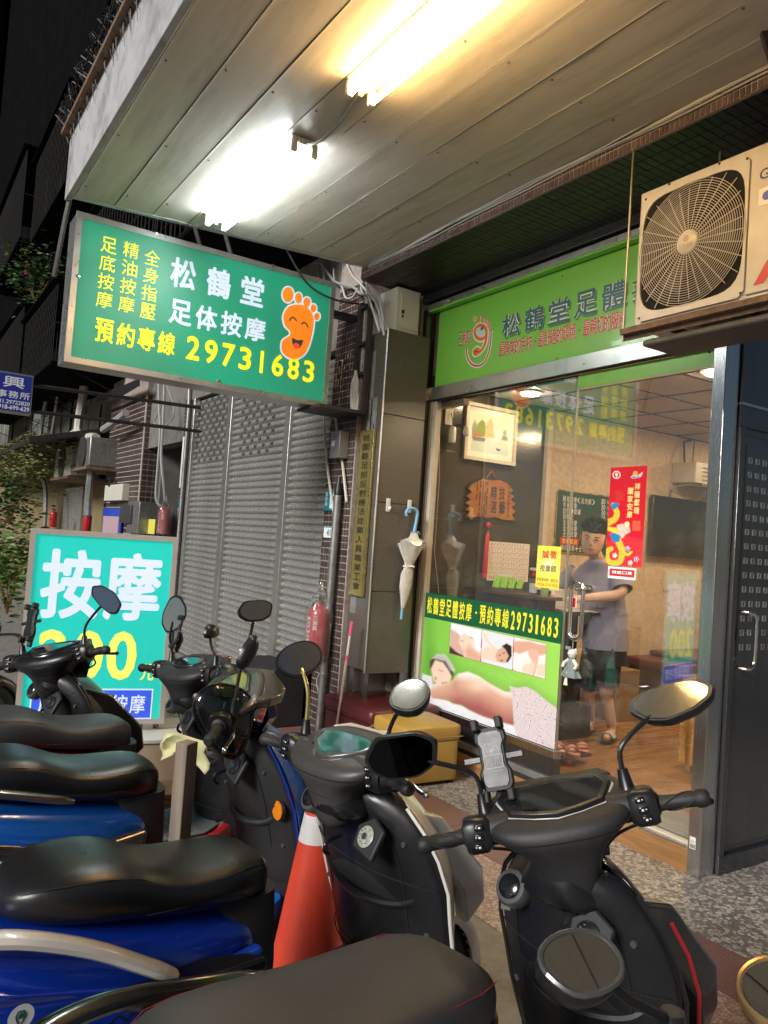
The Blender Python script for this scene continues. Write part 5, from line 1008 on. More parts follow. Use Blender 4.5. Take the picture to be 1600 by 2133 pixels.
# ================================================================== ON THE MIDDLE COLUMN
pp = tag(thing('column_pipe', 'grey steel conduit pipe climbing the mosaic column', 'pipe', (-5.73, 3.27, 0)))
B().tube([(-5.78, 3.26, 0), (-5.76, 3.262, 1.0), (-5.745, 3.262, 2.10)], .034, 12).build('pipe', 'galv', pp); B().lathe([(.036, 2.08), (.036, 2.12), (.020, 2.20), (.017, 2.24)], (-5.745, 3.262, 0), n=12).build('cone_sleeve', 'black', pp)
for z in (.55, 1.62): B().lathe([(.038, z-.012), (.04, z), (.038, z+.012)], (-5.765, 3.262, 0), n=12).build('clamp', 'galv', pp)
for i, (r, m, P) in enumerate([(.013, 'cablew', [(700, 868), (703, 900), (713, 960), (722, 1045)]), (.012, 'cablew', [(675, 860), (676, 900), (683, 980), (697, 1080), (700, 1120)]), (.008, 'cable', [(672, 1470), (660, 1420), (672, 1390), (690, 1300)]),
        (.012, 'cable', [(668, 548), (688, 575), (700, 588), (735, 598), (752, 612), (790, 620), (800, 700)]), (.012, 'cable', [(790, 560), (765, 575), (752, 600), (765, 625), (785, 660), (792, 690)]), (.009, 'cablew', [(720, 545), (735, 575), (762, 605), (778, 650), (790, 690)]),
        (.008, 'cablew', [(695, 560), (697, 585), (712, 597), (720, 620), (735, 618), (745, 600)]), (.010, 'cable', [(800, 545), (775, 560), (762, 580), (770, 610), (787, 640), (796, 685)]), (.012, 'cable', [(660, 545), (662, 560), (664, 590)]), (.012, 'cable', [(672, 545), (674, 562), (676, 592)])]):
    labs = ['pale flexible conduit dropping from the lightbox bracket', 'thin pale conduit running down beside the blue plate', 'thin grey cord curling by the foot of the pipe', 'thick grey cable crossing from the ceiling edge to the meter box', 'outer grey cable curving down to the pillar top', 'white wire running slantwise to the pillar top', 'white wire looping above the bracket', 'inner grey cable of the bundle at the beam corner', 'left of two grey conduits above the lightbox corner', 'right of two grey conduits above the lightbox corner']
    tag(B().tube(bez([at(x, y, 'y', 3.29-.008*(i % 4)) for x, y in P], 5), r, 6).build('cable', m), labs[i], 'cable')
b = B()
for i in range(9):
    P = [at(740+random.uniform(-3, 3), 772, 'y', 3.27), at(732+3*i*.6, 800, 'y', 3.265-.004*i), at(730+1.3*i, 840, 'y', 3.26), at(737+random.uniform(-4, 4), 862, 'y', 3.265), at(744+random.uniform(-2, 3), 835, 'y', 3.265), at(743, 795, 'y', 3.265)]
    b.tube(bez(P, 4), .003, 5)
tag(b.build('wire_coil', 'cablew'), 'coil of thin white wire hanging from the sign bracket', 'wire coil')
fC = face('y-', 3.31)
def plx(nm, lab, cat, tl, br, m, d=.01, fc=None):
    fc = fc or fC; a = fc.px(*tl); c = fc.px(*br); b = B(); plate(b, fc, a[0], c[1], c[0], a[1], 0, d); return tag(b.build(nm, m, bevel=.002), lab, cat), (a[0], c[1], c[0], a[1])
o, r_ = plx('meter_box', 'small grey meter box on the mosaic column beside the brass plate', 'meter box', (708, 903), (724, 955), 'alu', .09); b = B(); plate(b, face('y-', 3.219), r_[0]+.03, r_[1]+.10, r_[0]+.08, r_[1]+.15, 0, .002); b.build('label_patch', 'paper', o)
o, r_ = plx('house_number', 'teal house number plate reading 41 on the mosaic column', 'number plate', (679, 1022), (707, 1064), 'tealp', .006); f2 = face('y-', 3.303); b = B(); plate(b, f2, r_[0]+.10, r_[1]+.02, r_[2]-.01, r_[1]+.15, 0, .001); w_ = b.build('panel', 'white', o); b = B(); put(b, f2, '41', r_[0]+.12, r_[1]+.03, r_[2]-.03, r_[1]+.14, .03, .002); b.build('lettering', 'tealp', w_, smooth=False); b = B(); column(b, f2, '重新路', r_[0]+.015, r_[1]+.04, r_[0]+.06, r_[3]-.01, 0, .002); rowt(b, f2, '三重', r_[0]+.11, r_[3]-.055, r_[2]-.03, r_[3]-.015, 0, .002); b.build('lettering', 'white', o, smooth=False)
o, r_ = plx('lane_plate', 'small white plate reading 41 below the teal house number', 'number plate', (676, 1096), (698, 1121), 'white', .005); f2 = face('y-', 3.304); b = B(); put(b, f2, '41', r_[0]+.06, r_[1]+.015, r_[0]+.13, r_[1]+.075, .02, .002); plate(b, f2, r_[0], r_[1]+.09, r_[2], r_[1]+.097, 0, .001); rowt(b, f2, '五谷里', r_[0]+.04, r_[1]+.103, r_[2]-.02, r_[3]-.005, 0, .001); b.build('lettering', 'tealp', o, smooth=False)
# brass union plate on the pillar
fB = face('y-', 3.345); qa = fB.px(751, 899); qb = fB.px(781, 899); qc = fB.px(738, 1240); v0 = fB.px(737, 1240)[1]; v1 = qa[1]; u0, u1 = -5.555, -5.335
bp = tag(thing('brass_plate', 'tall brass name plate with black vertical characters on the pillar', 'name plate', (u0, 3.34, v0)))
b = B(); plate(b, fB, u0, v0, u1, v1, 0, .022); b.build('plate', 'brass', bp, bevel=.004); f2 = face('y-', 3.323); b = B(); column(b, f2, '桃園縣足部反射療法從業人員職業工會', u0+.055, v0+.045, u1-.055, v1-.03, .012, .001, .76)
for a in ((u0+.012, v0+.012, u1-.012, v0+.015), (u0+.012, v1-.015, u1-.012, v1-.012), (u0+.012, v0+.015, u0+.015, v1-.015), (u1-.015, v0+.015, u1-.012, v1-.015)): plate(b, f2, *a, 0, .001)
b.build('lettering', 'blackt', bp, smooth=False)
for u in (u0+.05, u1-.05): B().tube([(u, 3.345, v1), (u, 3.34, v1+.05)], .004, 6).build('hook', 'darkiron', bp)
# meter cabinet on top of the pillar
mc = tag(thing('meter_cabinet', 'cream metal meter cabinet standing above the tiled pillar', 'cabinet', (-5.4, 3.5, 3.47)))
pa = at(800, 612, 'y', 3.45); pb = at(858, 614, 'y', 3.62)
B().bx(-5.62, -5.34, 3.46, 3.70, 3.472, 3.855).build('case', 'cream', mc, bevel=.006); fM = face('x+', -5.338); b = B(); plate(b, fM, 3.50, 3.51, 3.685, 3.82, 0, .006); b.build('door', 'cream', mc, bevel=.002)
b = B(); plate(b, fM, 3.51, 3.635, 3.535, 3.665, .006, .014); plate(b, fM, 3.515, 3.60, 3.53, 3.625, .006, .012); b.build('latch', 'steeld', mc)
for z in (3.54, 3.76): b = B(); plate(b, fM, 3.68, z, 3.69, z+.05, .004, .012); b.build('hinge', 'alu', mc)
# hooks and umbrella
fU = face('x+', XP)
for i, (x, y) in enumerate(((808, 1052), (852, 1055))):
    u, v = fU.px(x, y); h_ = tag(thing('wall_hook', ['empty white plastic hook on the tiled pillar', 'white plastic hook carrying the umbrella'][i], 'hook', fU.p(u, v)))
    b = B(); plate(b, fU, u-.019, v-.055, u+.019, v+.055, .001, .010); b.build('back', 'plastw', h_, bevel=.008, bseg=3); B().tube(bez([fU.p(u, v-.02, .012), fU.p(u, v-.035, .035), fU.p(u, v-.01, .045)], 4), .007, 8).build('hook', 'plastw', h_)
u0, v0 = fU.px(852, 1066); ut = fU.px(829, 1286)
um_ = tag(thing('umbrella', 'closed clear plastic umbrella with light blue crook handle hanging on the pillar', 'umbrella', fU.p(ut[0], ut[1])))
A_ = fU.p(u0, v0-.0, .04)
zu = lambda x, y: fU.px(680+x/3.81, 860+y/3.81)
cr = [zu(*p) for p in [(612, 818), (610, 785), (632, 762), (668, 762), (695, 785), (694, 830), (672, 945)]]
B().tube(bez([fU.p(u, v, .045) for u, v in cr], 4), .013, 10).build('handle', 'lblue', um_)
ax0 = zu(672, 945); ax1 = zu(572, 1550); ax2 = zu(563, 1632)
def rings_along(P, R_, n=26, wv=.16):
    out = []
    for i, (p, r) in enumerate(zip(P, R_)):
        c_ = fU.p(p[0], p[1], .055); out.append([c_+Vector((math.sin(a)*r*.7, math.cos(a)*r*(1+wv*math.sin(5*a+i*.3)), .02*math.sin(3*a)*(r > .05))) for a in [2*PI*k/n for k in range(n)]])
    return out
PP = [zu(668, 950), zu(664, 990), zu(645, 1030), zu(640, 1100), zu(630, 1180), zu(622, 1215), zu(612, 1260), zu(602, 1360), zu(592, 1450), zu(576, 1545)]
B().loft(rings_along(PP, [.025, .045, .120, .085, .045, .032, .052, .052, .036, .014])).build('canopy', 'umb', um_)
b = B(); b.tube([fU.p(*zu(602, 1215), .02), fU.p(*zu(645, 1215), .09)], .03, 12, sq=.3); b.build('strap', 'plastw', um_); B().tube([fU.p(*zu(572, 1548), .055), fU.p(ax2[0], ax2[1], .055)], .011, 8).build('tip', 'lblue', um_)
b = B()
for k in range(7): b.tube([fU.p(*zu(640+12*k, 965), .05), fU.p(*zu(642+10*k, 940), .055)], .004, 5)
b.build('rib_end', 'lblue', um_)
# broom handle leaning beside the pillar
B1 = [at(733, 1295, 'y', 3.22), at(723, 1365, 'y', 3.20), at(715, 1420, 'y', 3.19)]; dd = (B1[2]-B1[0]).normalized()
br_ = tag(thing('broom', 'pink and white broom handle leaning against the mosaic column', 'broom', B1[2])); B().tube([B1[0], B1[0].lerp(B1[1], .42)], .013, 10).build('grip', 'pink', br_); B().tube([B1[0].lerp(B1[1], .42), B1[1]], .010, 8).build('pole', 'plastw', br_); B().tube([B1[1], B1[1]+dd*.04], .012, 8).build('joint_ring', 'pink', br_); B().tube([B1[1]+dd*.04, B1[2]+dd*.45], .011, 8).build('lower_pole', mat('pale_pink', (.55, .40, .40), .4), br_)
# fire extinguisher in a plastic bag
def extinguisher(x, y, z0, h, lab, big=True, group=None):
    e = tag(thing('fire_extinguisher', lab, 'fire extinguisher', (x, y, z0))); r = h*.185; c_ = (x, y, z0)
    B().lathe([(r*.9, 0), (r, h*.03), (r, h*.68), (r*.92, h*.76), (r*.6, h*.82), (r*.3, h*.84), (r*.28, h*.88)], c_, n=24).build('cylinder', 'extred', e)
    B().lathe([(r*.34, h*.87), (r*.34, h*.92), (r*.2, h*.93)], c_, n=12).build('valve', 'blackt', e)
    B().ob((x, y-.02, z0+h*.95), (.03, h*.2, h*.03)).build('lever', 'blackt', e, bevel=.003); B().tube(bez([(x-r*.3, y, z0+h*.9), (x-r*1.2, y-.01, z0+h*.8), (x-r*1.15, y-.02, z0+h*.35)], 5), h*.018, 8).build('hose', 'blackt', e)
    if big:
        fE = face('y-', y-r*1.02); b = B()
        def wrap(bb):
            out = []
            for v in bb.v: a = (v[0]-x)/r; out.append((x+r*1.012*math.sin(a), y-r*1.012*math.cos(a), v[2]))
            bb.v = out; return bb
        column(b, fE, '錦安里辦公處公物', x-.035, z0+h*.10, x+.025, z0+h*.66, .01, 0, .8); column(b, fE, '三重區', x+.055, z0+h*.44, x+.095, z0+h*.68, .01, 0, .8); wrap(b).build('lettering', 'white', e, smooth=False)
        b = B(); 
        for j in range(2): plate(b, fE, x-.12, z0+h*(.28+.24*j), x-.055, z0+h*(.46+.18*j), 0, .0); 
        b = B(); k = 8
        for (a0, a1, q0, q1, m) in ((-1.45, -.75, .05, .34, 'paper'), (-1.3, -.72, .35, .45, 'yel'), (-1.35, -.72, .46, .58, 'blueT')):
            b = B(); b.loft([[(x+r*1.008*math.sin(a), y-r*1.008*math.cos(a), z0+h*q) for q in (q0, q1)] for a in [a0+(a1-a0)*i/k for i in range(k+1)]], False, False); b.build('sticker', m, e)
        n = 30; rg = []
        for i, (z, rr) in enumerate(((-.03, .7), (0, 1.18), (.2, 1.22), (.45, 1.16), (.66, 1.22), (.8, 1.15), (.95, .75), (1.05, .4), (1.2, .12))):
            rg.append([Vector((x+r*rr*math.cos(a)*(1+.06*math.sin(5*a+i)), y+r*rr*math.sin(a)*(1+.06*math.sin(7*a-i)), z0+h*z+.01*math.sin(4*a))) for a in [2*PI*k_/n for k_ in range(n)]])
        B().loft(rg, False).build('plastic_bag', 'bagf', e)
    return e
pE0 = at(655, 1368, 'y', 3.2); pE1 = at(672, 1246, 'y', 3.2)
extinguisher((pE0.x+pE1.x)/2, 3.2, pE0.z, (pE1.z-pE0.z)*1.05, 'red fire extinguisher in a clear plastic bag beside the steel pipe')
# ================================================================== STOOLS, CONE, POST
def stool(nm, lab, x0, x1, y0, y1, h, m, rz):
    c_ = Vector(((x0+x1)/2, (y0+y1)/2, 0)); s = tag(thing(nm, lab, 'stool', c_, rz)); w_, d_ = (x1-x0)/2, (y1-y0)/2
    def puff(z0, z1, g):
        rg = []
        for z, q in ((z0, .985), (z0+.012, 1.0), ((z0+z1)/2, 1.008), (z1-.014, 1.0), (z1-.003, .985), (z1+.004, .93), (z1+.010, .6), (z1+.012, .05)):
            rg.append([Vector((max(-1, min(1, math.copysign(abs(math.cos(a))**.16, math.cos(a))))*(w_+g)*q, max(-1, min(1, math.copysign(abs(math.sin(a))**.16, math.sin(a))))*(d_+g)*q, z)) for a in [2*PI*(k+.5)/48 for k in range(48)]])
        return B().loft(rg)
    puff(.03, h-.115, -.006).build('base', m, s, world=False, ang=60); puff(h-.112, h-.012, .004).build('lid', m, s, world=False, ang=60)
    b = B(); b.tube([(-w_-.006, -d_-.006, h-.09), (w_+.006, -d_-.006, h-.09), (w_+.006, d_+.006, h-.09), (-w_-.006, d_+.006, h-.09), (-w_-.006, -d_-.006, h-.09)], .003, 6); b.build('seam', m, s, world=False)
    for sx in (-1, 1):
        for sy in (-1, 1): B().bx(sx*(w_-.05)-.02, sx*(w_-.05)+.02, sy*(d_-.05)-.02, sy*(d_-.05)+.02, 0, .03).build('foot', 'blackt', s, world=False)
    return s
stool('storage_stool', 'mustard yellow vinyl storage stool on the terrazzo before the window', -4.82, -4.37, 3.17, 3.66, .43, 'mustard', -.04)
stool('storage_bench', 'dark maroon vinyl storage bench behind the yellow stool', -5.62, -4.90, 3.19, 3.88, .43, 'maroon', .03)
cp = at(665, 1638, 'z', .80); cn = tag(thing('traffic_cone', 'orange red traffic cone with a white band standing between the scooters', 'traffic cone', (cp.x, cp.y, 0)))
cc = (cp.x, cp.y, 0)
def cone(z0, z1, g, m, nm): f_ = lambda z: .030+(.80-z)*.16; B().lathe([(f_(z0)+g, z0), (f_(z1)+g, z1)], cc, n=36).build(nm, m, cn) if nm == 'band' else B().lathe([(f_(z0), z0), (f_(z1), z1), (f_(z1)-.010, z1), (f_(z1)-.012, z1-.05)], cc, n=36).build(nm, m, cn)
cone(.02, .80, 0, 'cone', 'body'); cone(.61, .705, .0012, 'conew', 'band'); B().bx(cc[0]-.19, cc[0]+.19, cc[1]-.19, cc[1]+.19, 0, .03).build('foot_plate', 'blackt', cn, bevel=.01)
K['postw'] = K['grayw']; q = at(390, 1545, 'z', 1.06)
tag(B().ob((q.x, q.y, .53), (.045, .05, 1.06), Matrix.Rotation(.5, 3, 'Z')).build('wooden_post', 'grayw', bevel=.003), 'weathered grey wooden post standing between the parked scooters', 'post')
# ================================================================== OUTDOOR AIR CONDITIONER
YA = 3.2; fK = face('y-', YA)
AX0, AX1, AZ0, AZ1 = -2.655, -1.80, 2.905, 3.628
oc = tag(thing('outdoor_air_conditioner', 'beige outdoor air conditioner unit with a round fan grille on a steel bracket', 'air conditioner', (-2.2, YA, AZ0)))
B().bx(AX0, AX1, YA, YA+.31, AZ0, AZ1).build('case', 'acw', oc, bevel=.012, bseg=3)
GX, GZ, GR = -2.335, 3.268, .300
b = B(); px0, px1, pz0, pz1 = AX0+.025, -2.035, AZ0+.025, AZ1-.03
for s in range(1):
    pass
# front panel with an octagonal-ish opening
def sq(t, R_):
    c_, s_ = math.cos(t), math.sin(t); k = (abs(c_)**5+abs(s_)**5)**(-1/5.); return c_*R_*k, s_*R_*k
N_ = 64; o_, i_ = [], []
for k in range(N_):
    t = 2*PI*(k+.5)/N_; c_, s_ = math.cos(t), math.sin(t); m_ = 1/max(abs(c_), abs(s_)); o_.append((GX+(px1-GX if c_ > 0 else GX-px0)*c_*m_, GZ+(pz1-GZ if s_ > 0 else GZ-pz0)*s_*m_)); x_, z_ = sq(t, .284); i_.append((GX+x_, GZ+z_*1.06))
b.loft([[fK.p(u, v, .0) for u, v in o_], [fK.p(u, v, .012) for u, v in o_], [fK.p(u, v, .012) for u, v in i_], [fK.p(u, v, -.005) for u, v in i_]], False); b.build('grille_panel', 'acw', oc, bevel=.002)
b = B(); b.loft([[fK.p(u, v, .0015) for u, v in i_], [fK.p(GX+(u-GX)*.02, GZ+(v-GZ)*.02, .0015) for u, v in i_]], False); b.build('fan_well_shade', 'dark', oc, smooth=False)  # flat black sheet, the shade inside the fan opening put in as colour
b = B()
for k in range(3):   # fan blades
    P = [(0.04, -.2), (.24, -.25), (.25, .35), (.05, .5)]
    b.poly([fK.p(GX+r*math.cos(a+k*2.09), GZ+r*math.sin(a+k*2.09), .003) for r, a in P])
b.build('fan_blade', mat('fan_grey', (.05, .05, .05), .5), oc, smooth=False)
b = B()
for i in range(22):
    r = .058+.0112*i; Q = []
    for k in range(57):
        t = 2*PI*k/56; x_, z_ = r*math.cos(t), r*math.sin(t)*1.05; Q.append((x_, z_))
    b.tube([fK.p(GX+x_, GZ+z_, .014+.012*(1-(r/.3)**2)) for x_, z_ in Q], .0017, 5, caps=False)
tag(b.build('grille_ring', 'acw', oc), 'fan grille of concentric wires').__setitem__('kind', 'stuff')
for i in range(30):
    t = 2*PI*i/30+.05; r1 = .296 if i % 2 == 0 else .295; x_, z_ = sq(t, .284); b = B(); b.tube([fK.p(GX+.05*math.cos(t+.28*0), GZ+.05*math.sin(t), .028), fK.p(GX+.17*math.cos(t+.10), GZ+.17*math.sin(t+.10), .022), fK.p(GX+x_*.99*math.cos(.18)-z_*.99*math.sin(.18)*.6, GZ+z_*.99*math.cos(.18)+x_*.99*math.sin(.18)*.6, .010)], .0021, 5); b.build('grille_spoke', 'acw', oc)
B().lathe([(.056, 0), (.058, -.012), (.05, -.018), (.02, -.020), (0, -.020)], fK.p(GX, GZ, .018), 'y', 28).build('hub', 'acw', oc)
b = B(); put(b, fK, 'GREE', GX-.036, GZ-.030, GX+.036, GZ-.010, 0, .040); disc(b, fK, GX, GZ+.014, .017, .0385, 20); b.build('hub_lettering', mat('acw_dark', (.42, .35, .29), .5), oc)
b = B(); plate(b, fK, -2.028, AZ0+.03, AX1-.02, AZ1-.03, 0, .010); b.build('side_panel', 'acw', oc, bevel=.008)
b = B(); put(b, fK, 'GREE', -1.985, 3.45, -1.82, 3.50, .02, .0115); b.build('brand_lettering', mat('brand_blue', (.02, .04, .15), .4), oc, smooth=False)
b = B(); b.poly([fK.p(-1.99, 2.97, .0115), fK.p(-1.90, 3.12, .0115), fK.p(-1.84, 3.12, .0115), fK.p(-1.94, 2.97, .0115)]); b.build('stripe', 'redt', oc, smooth=False)
b = B(); plate(b, fK, -1.985, 3.33, -1.83, 3.41, .010, .0115); s_ = b.build('sticker', 'white', oc); b = B(); disc(b, fK, -1.945, 3.37, .022, .0125, 16); s2 = b.build('sticker_mark', 'blueT', oc, smooth=False)
for x, z in ((px0+.02, pz0+.02), (px0+.02, pz1-.02), (px1-.015, pz0+.02), (px1-.015, pz1-.02), (-2.45, AZ0+.012), (-2.2, AZ1-.012), (-2.48, AZ1-.012)): B().lathe([(.007, 0), (.005, -.003), (0, -.004)], fK.p(x, z, .012 if z > AZ0+.02 and z < AZ1-.02 else 0), 'y', 8).build('screw', 'darkiron', oc)
bk = tag(thing('unit_bracket', 'rusty steel angle bracket and threaded rods carrying the air conditioner', 'bracket', (-2.3, 3.3, 2.88)))
for y, x0, x1 in ((3.17, -2.70, -1.5), (3.50, -2.46, -1.5)): B().bx(x0, x1, y-.02, y+.02, 2.872, 2.904).build('rail', 'rust', bk, bevel=.002); B().bx(x0, x1, y+.015, y+.02, 2.845, 2.872).build('rail_flange', 'rust', bk)
for x in (-2.42, -2.0): B().bx(x-.02, x+.02, 3.19, 3.6, 2.853, 2.8715).build('cross_arm', 'rust', bk)
for x, y in ((-2.69, 3.165), (-2.42, 3.52)): B().tube([(x, y, 2.80 if y > 3.3 else 2.84), (x, y, 3.874)], .006, 6).build('rod', 'galv', bk)
B().bx(-2.6, -1.9, 3.2, 3.48, 2.8, 2.84).build('drip_tray', mat('dirty_tray', (.10, .09, .08), .7, dirt=.6), bk, bevel=.02)
# ================================================================== STANDING LIT SIGN
q0, q1 = at(28, 1512, 'z', .5), at(341, 1508, 'z', .5); Ud = (q1-q0); SW = Ud.length; Ud.normalize(); Nd = Ud.cross(Vector((0, 0, 1))); SZ = .5
fN = Face(q0, Ud, (0, 0, 1), Nd); SH = fN.px(371, 1120)[1]
zA = lambda x, y: (x/3.555, 700+y/3.555); zB = lambda x, y: (x/3.81, 1240+y/3.81)
ss = tag(thing('standing_sign', 'turquoise standing lightbox sign with large white characters behind the scooters', 'standing sign', q0))
b = B(); t_ = .03
for a in ((0, 0, SW, t_), (0, SH-t_, SW, SH), (0, t_, t_, SH-t_), (SW-t_, t_, SW, SH-t_)): plate(b, fN, *a, -.22, .0)
b.build('frame', mat('sign_frame', (.42, .38, .35), .45, dirt=.4, dcol=(.2, .17, .15)), ss, bevel=.003)
b = B(); plate(b, fN, t_, t_, SW-t_, SH-t_, -.21, -.012); b.build('face', lightface('standing_face', (.012, .40, .35), (.015, .36, .30), .40, (1, 1, 150)), ss, smooth=False)
W2, Y2 = litprint('lit_white_bright', (.42, .49, .72), .40), litprint('lit_pale_yellow', (.58, .66, .10), .40)
def Nr(a, c): p, q = fN.px(*a), fN.px(*c); return p[0], q[1], q[0], p[1]
b = B(); l_ = fN.px(*zA(272, 1960))[0]; r_ = fN.px(*zA(1200, 1850))[0]; t0 = fN.px(*zA(720, 1590))[1]; b0 = fN.px(*zA(640, 2100))[1]; rowt(b, fN, '按摩', l_, b0, r_+.01, t0, .026, -.010, .93); b.build('lettering', W2, ss, smooth=False)
b = B(); l_ = fN.px(*zB(262, 690))[0]; r_ = fN.px(*zB(1088, 600))[0]; t0 = fN.px(*zB(700, 280))[1]; b0 = fN.px(*zB(700, 676))[1]; rowt(b, fN, '200', l_, b0, r_, t0, .03, -.010, .90); r2 = fN.px(*zB(1225, 600))[0]; put(b, fN, '元', r_+.02, b0, r2, b0+.10, .012, -.010); b.build('lettering', Y2, ss, smooth=False)
l_, r_ = fN.px(*zB(232, 900))[0], fN.px(*zB(1210, 850))[0]; t0, b0 = fN.px(*zB(720, 745))[1], fN.px(*zB(720, 990))[1]
b = B(); plate(b, fN, l_, b0, r_, t0, -.0115, -.0105); b.build('panel_edge', W2, ss, smooth=False); b = B(); plate(b, fN, l_+.008, b0+.008, r_-.008, t0-.008, -.0105, -.0095); b.build('blue_panel', litprint('lit_blue', (.03, .07, .50), .38), ss, smooth=False); b = B(); rowt(b, fN, '肩頸頭部按摩', l_+.035, b0+.035, r_-.035, t0-.035, .012, -.0085, .86); b.build('lettering', W2, ss, smooth=False)
fN2 = Face(q0, -Nd, (0, 0, 1), -Ud); b = B(); plate(b, fN2, .02, .02, .20, SH-.02, 0, .002); b.build('side_panel', mat('sign_side_red', (.30, .02, .03), .5), ss, smooth=False); b = B(); column(b, fN2, '按摩按摩', .05, .3, .16, SH-.15, .02, .004); b.build('side_lettering', mat('side_yellow', (.5, .42, .2), .5), ss, smooth=False)
for u in (.06, SW-.12): b = B(); plate(b, fN, u, -.04, u+.06, 0, -.18, -.04); b.build('foot', 'alu', ss)
# beige crate box the sign stands on
bx_ = tag(thing('display_plinth', 'beige plinth with white top under the standing sign', 'plinth', q0)); L = fN
b = B(); plate(b, fN, -.02, -.49, SW+.13, -.065, -.34, .20); b.build('body', mat('plinth_beige', (.42, .33, .25), .6, var=.05, dirt=.3, dcol=(.2, .15, .1)), bx_, bevel=.005); b = B(); plate(b, fN, -.03, -.065, SW+.14, -.042, -.35, .21); b.build('top', mat('plinth_top', (.60, .60, .56), .45, var=.08, dirt=.3, dcol=(.3, .28, .25)), bx_, bevel=.004)
b = B()
for i in range(7): b.ob(fN.p(SW-.10+.01*random.random(), -.46+.03*i, .36), (.5, .26, .022), Matrix.Rotation(math.atan2(Ud.y, Ud.x)+random.uniform(-.05, .05), 3, 'Z'))
tag(b.build('cardboard_stack', mat('old_boards', (.16, .11, .07), .8, var=.3)), 'stack of flattened cardboard in front of the beige plinth', 'cardboard')
# ================================================================== SCOOTERS
def sring(x, hw, zt, zb, n=24, p=2.7, flat=0., uc=0.):
    """cross section across the scooter at station x (a rounded box)"""
    zc_, h = (zt+zb)/2, (zt-zb)/2; R_ = []
    for k in range(n):
        a = 2*PI*k/n; c, s = math.cos(a), math.sin(a); R_.append(Vector((x, hw*(1-uc*max(0, -s))*math.copysign(abs(c)**(2/p), c), zc_+h*math.copysign(abs(s)**(2/p), s)+(flat*(abs(c)**3) if s > 0 else 0))))
    return R_
def hring(z, hw, x0, x1, n=24, p=2.6, tilt=0.):
    xc, h = (x0+x1)/2, (x1-x0)/2; R_ = []
    for k in range(n):
        a = 2*PI*k/n; c, s = math.cos(a), math.sin(a); x = xc+h*math.copysign(abs(s)**(2/p), s); R_.append(Vector((x, hw*math.copysign(abs(c)**(2/p), c), z+x*tilt)))
    return R_
SHIELD = [(.24, .17, .21, .30), (.31, .205, .17, .35), (.42, .232, .13, .385), (.53, .247, .095, .40), (.62, .252, .07, .40), (.71, .26, .045, .375), (.80, .245, .015, .33), (.87, .215, -.01, .27), (.93, .165, -.03, .20), (.975, .12, -.04, .13)]
MIRROR = {'hex': [(-.085, -.005), (-.060, .032), (-.01, .052), (.06, .056), (.086, .040), (.088, .012), (.060, -.030), (.02, -.052), (-.04, -.048), (-.074, -.030)],
          'oval': [(-.070, .0), (-.060, .034), (-.02, .052), (.03, .050), (.066, .028), (.074, -.01), (.05, -.044), (.0, -.054), (-.045, -.042)],
          'angular': [(-.085, .0), (-.052, .046), (.045, .052), (.082, .032), (.070, -.022), (.03, -.046), (-.04, -.050), (-.078, -.028)],
          'round': [(.078*math.cos(a), .066*math.sin(a)) for a in [2*PI*k/14 for k in range(14)]], 'slim': [(-.07, -.01), (-.055, .03), (.0, .045), (.06, .03), (.085, .0), (.06, -.028), (.0, -.035), (-.05, -.03)]}
def cornerpts(P, k):
    out = []
    for i, p in enumerate(P):
        a, c = P[i-1], P[(i+1) % len(P)]; q0 = (p[0]+(a[0]-p[0])*k, p[1]+(a[1]-p[1])*k); q1 = (p[0]+(c[0]-p[0])*k, p[1]+(c[1]-p[1])*k); out += [q0, ((q0[0]+q1[0]+2*p[0])/4, (q0[1]+q1[1]+2*p[1])/4), q1]
    return out
def mirror_head(root, c, n_, roll, kind, glass, S, sc=1., side=1, body='black', rim=None):
    """housing with rounded back, bezel and reflecting plate; n_ = the way the glass looks"""
    n_ = Vector(n_).normalized(); u = Vector((0, 0, 1)).cross(n_).normalized(); v = n_.cross(u); cr, sr = math.cos(roll), math.sin(roll); u, v = u*cr+v*sr, v*cr-u*sr
    P = [(a*side*sc, b_*sc) for a, b_ in MIRROR[kind]]; P = smoothpts(P, 3) if kind in ('round', 'oval') else cornerpts(P, .22); c = Vector(c)
    pt = lambda a, b_, d, k=1.: c+u*(a*k)+v*(b_*k)+n_*d
    b = B(); b.loft([[pt(*q, .004, .96) for q in P], [pt(*q, .004, 1.06) for q in P], [pt(*q, -.006, 1.10) for q in P], [pt(*q, -.020, 1.02) for q in P], [pt(*q, -.034, .70) for q in P], [pt(*q, -.040, .30) for q in P], [pt(*q, -.041, .02) for q in P]]); b.xf(S); h = b.build('mirror', body, root, world=False, ang=50)
    if rim: b = B(); L = [pt(*q, .005, 1.04) for q in P]; b.tube(L+[L[0]], .0035, 6, caps=False); b.xf(S); b.build('rim', rim, h, world=False)
    b = B(); b.prism([pt(*q, .0042, .955) for q in P], n_*.0015); b.xf(S); b.build('glass', glass, h, world=False, smooth=False); return h
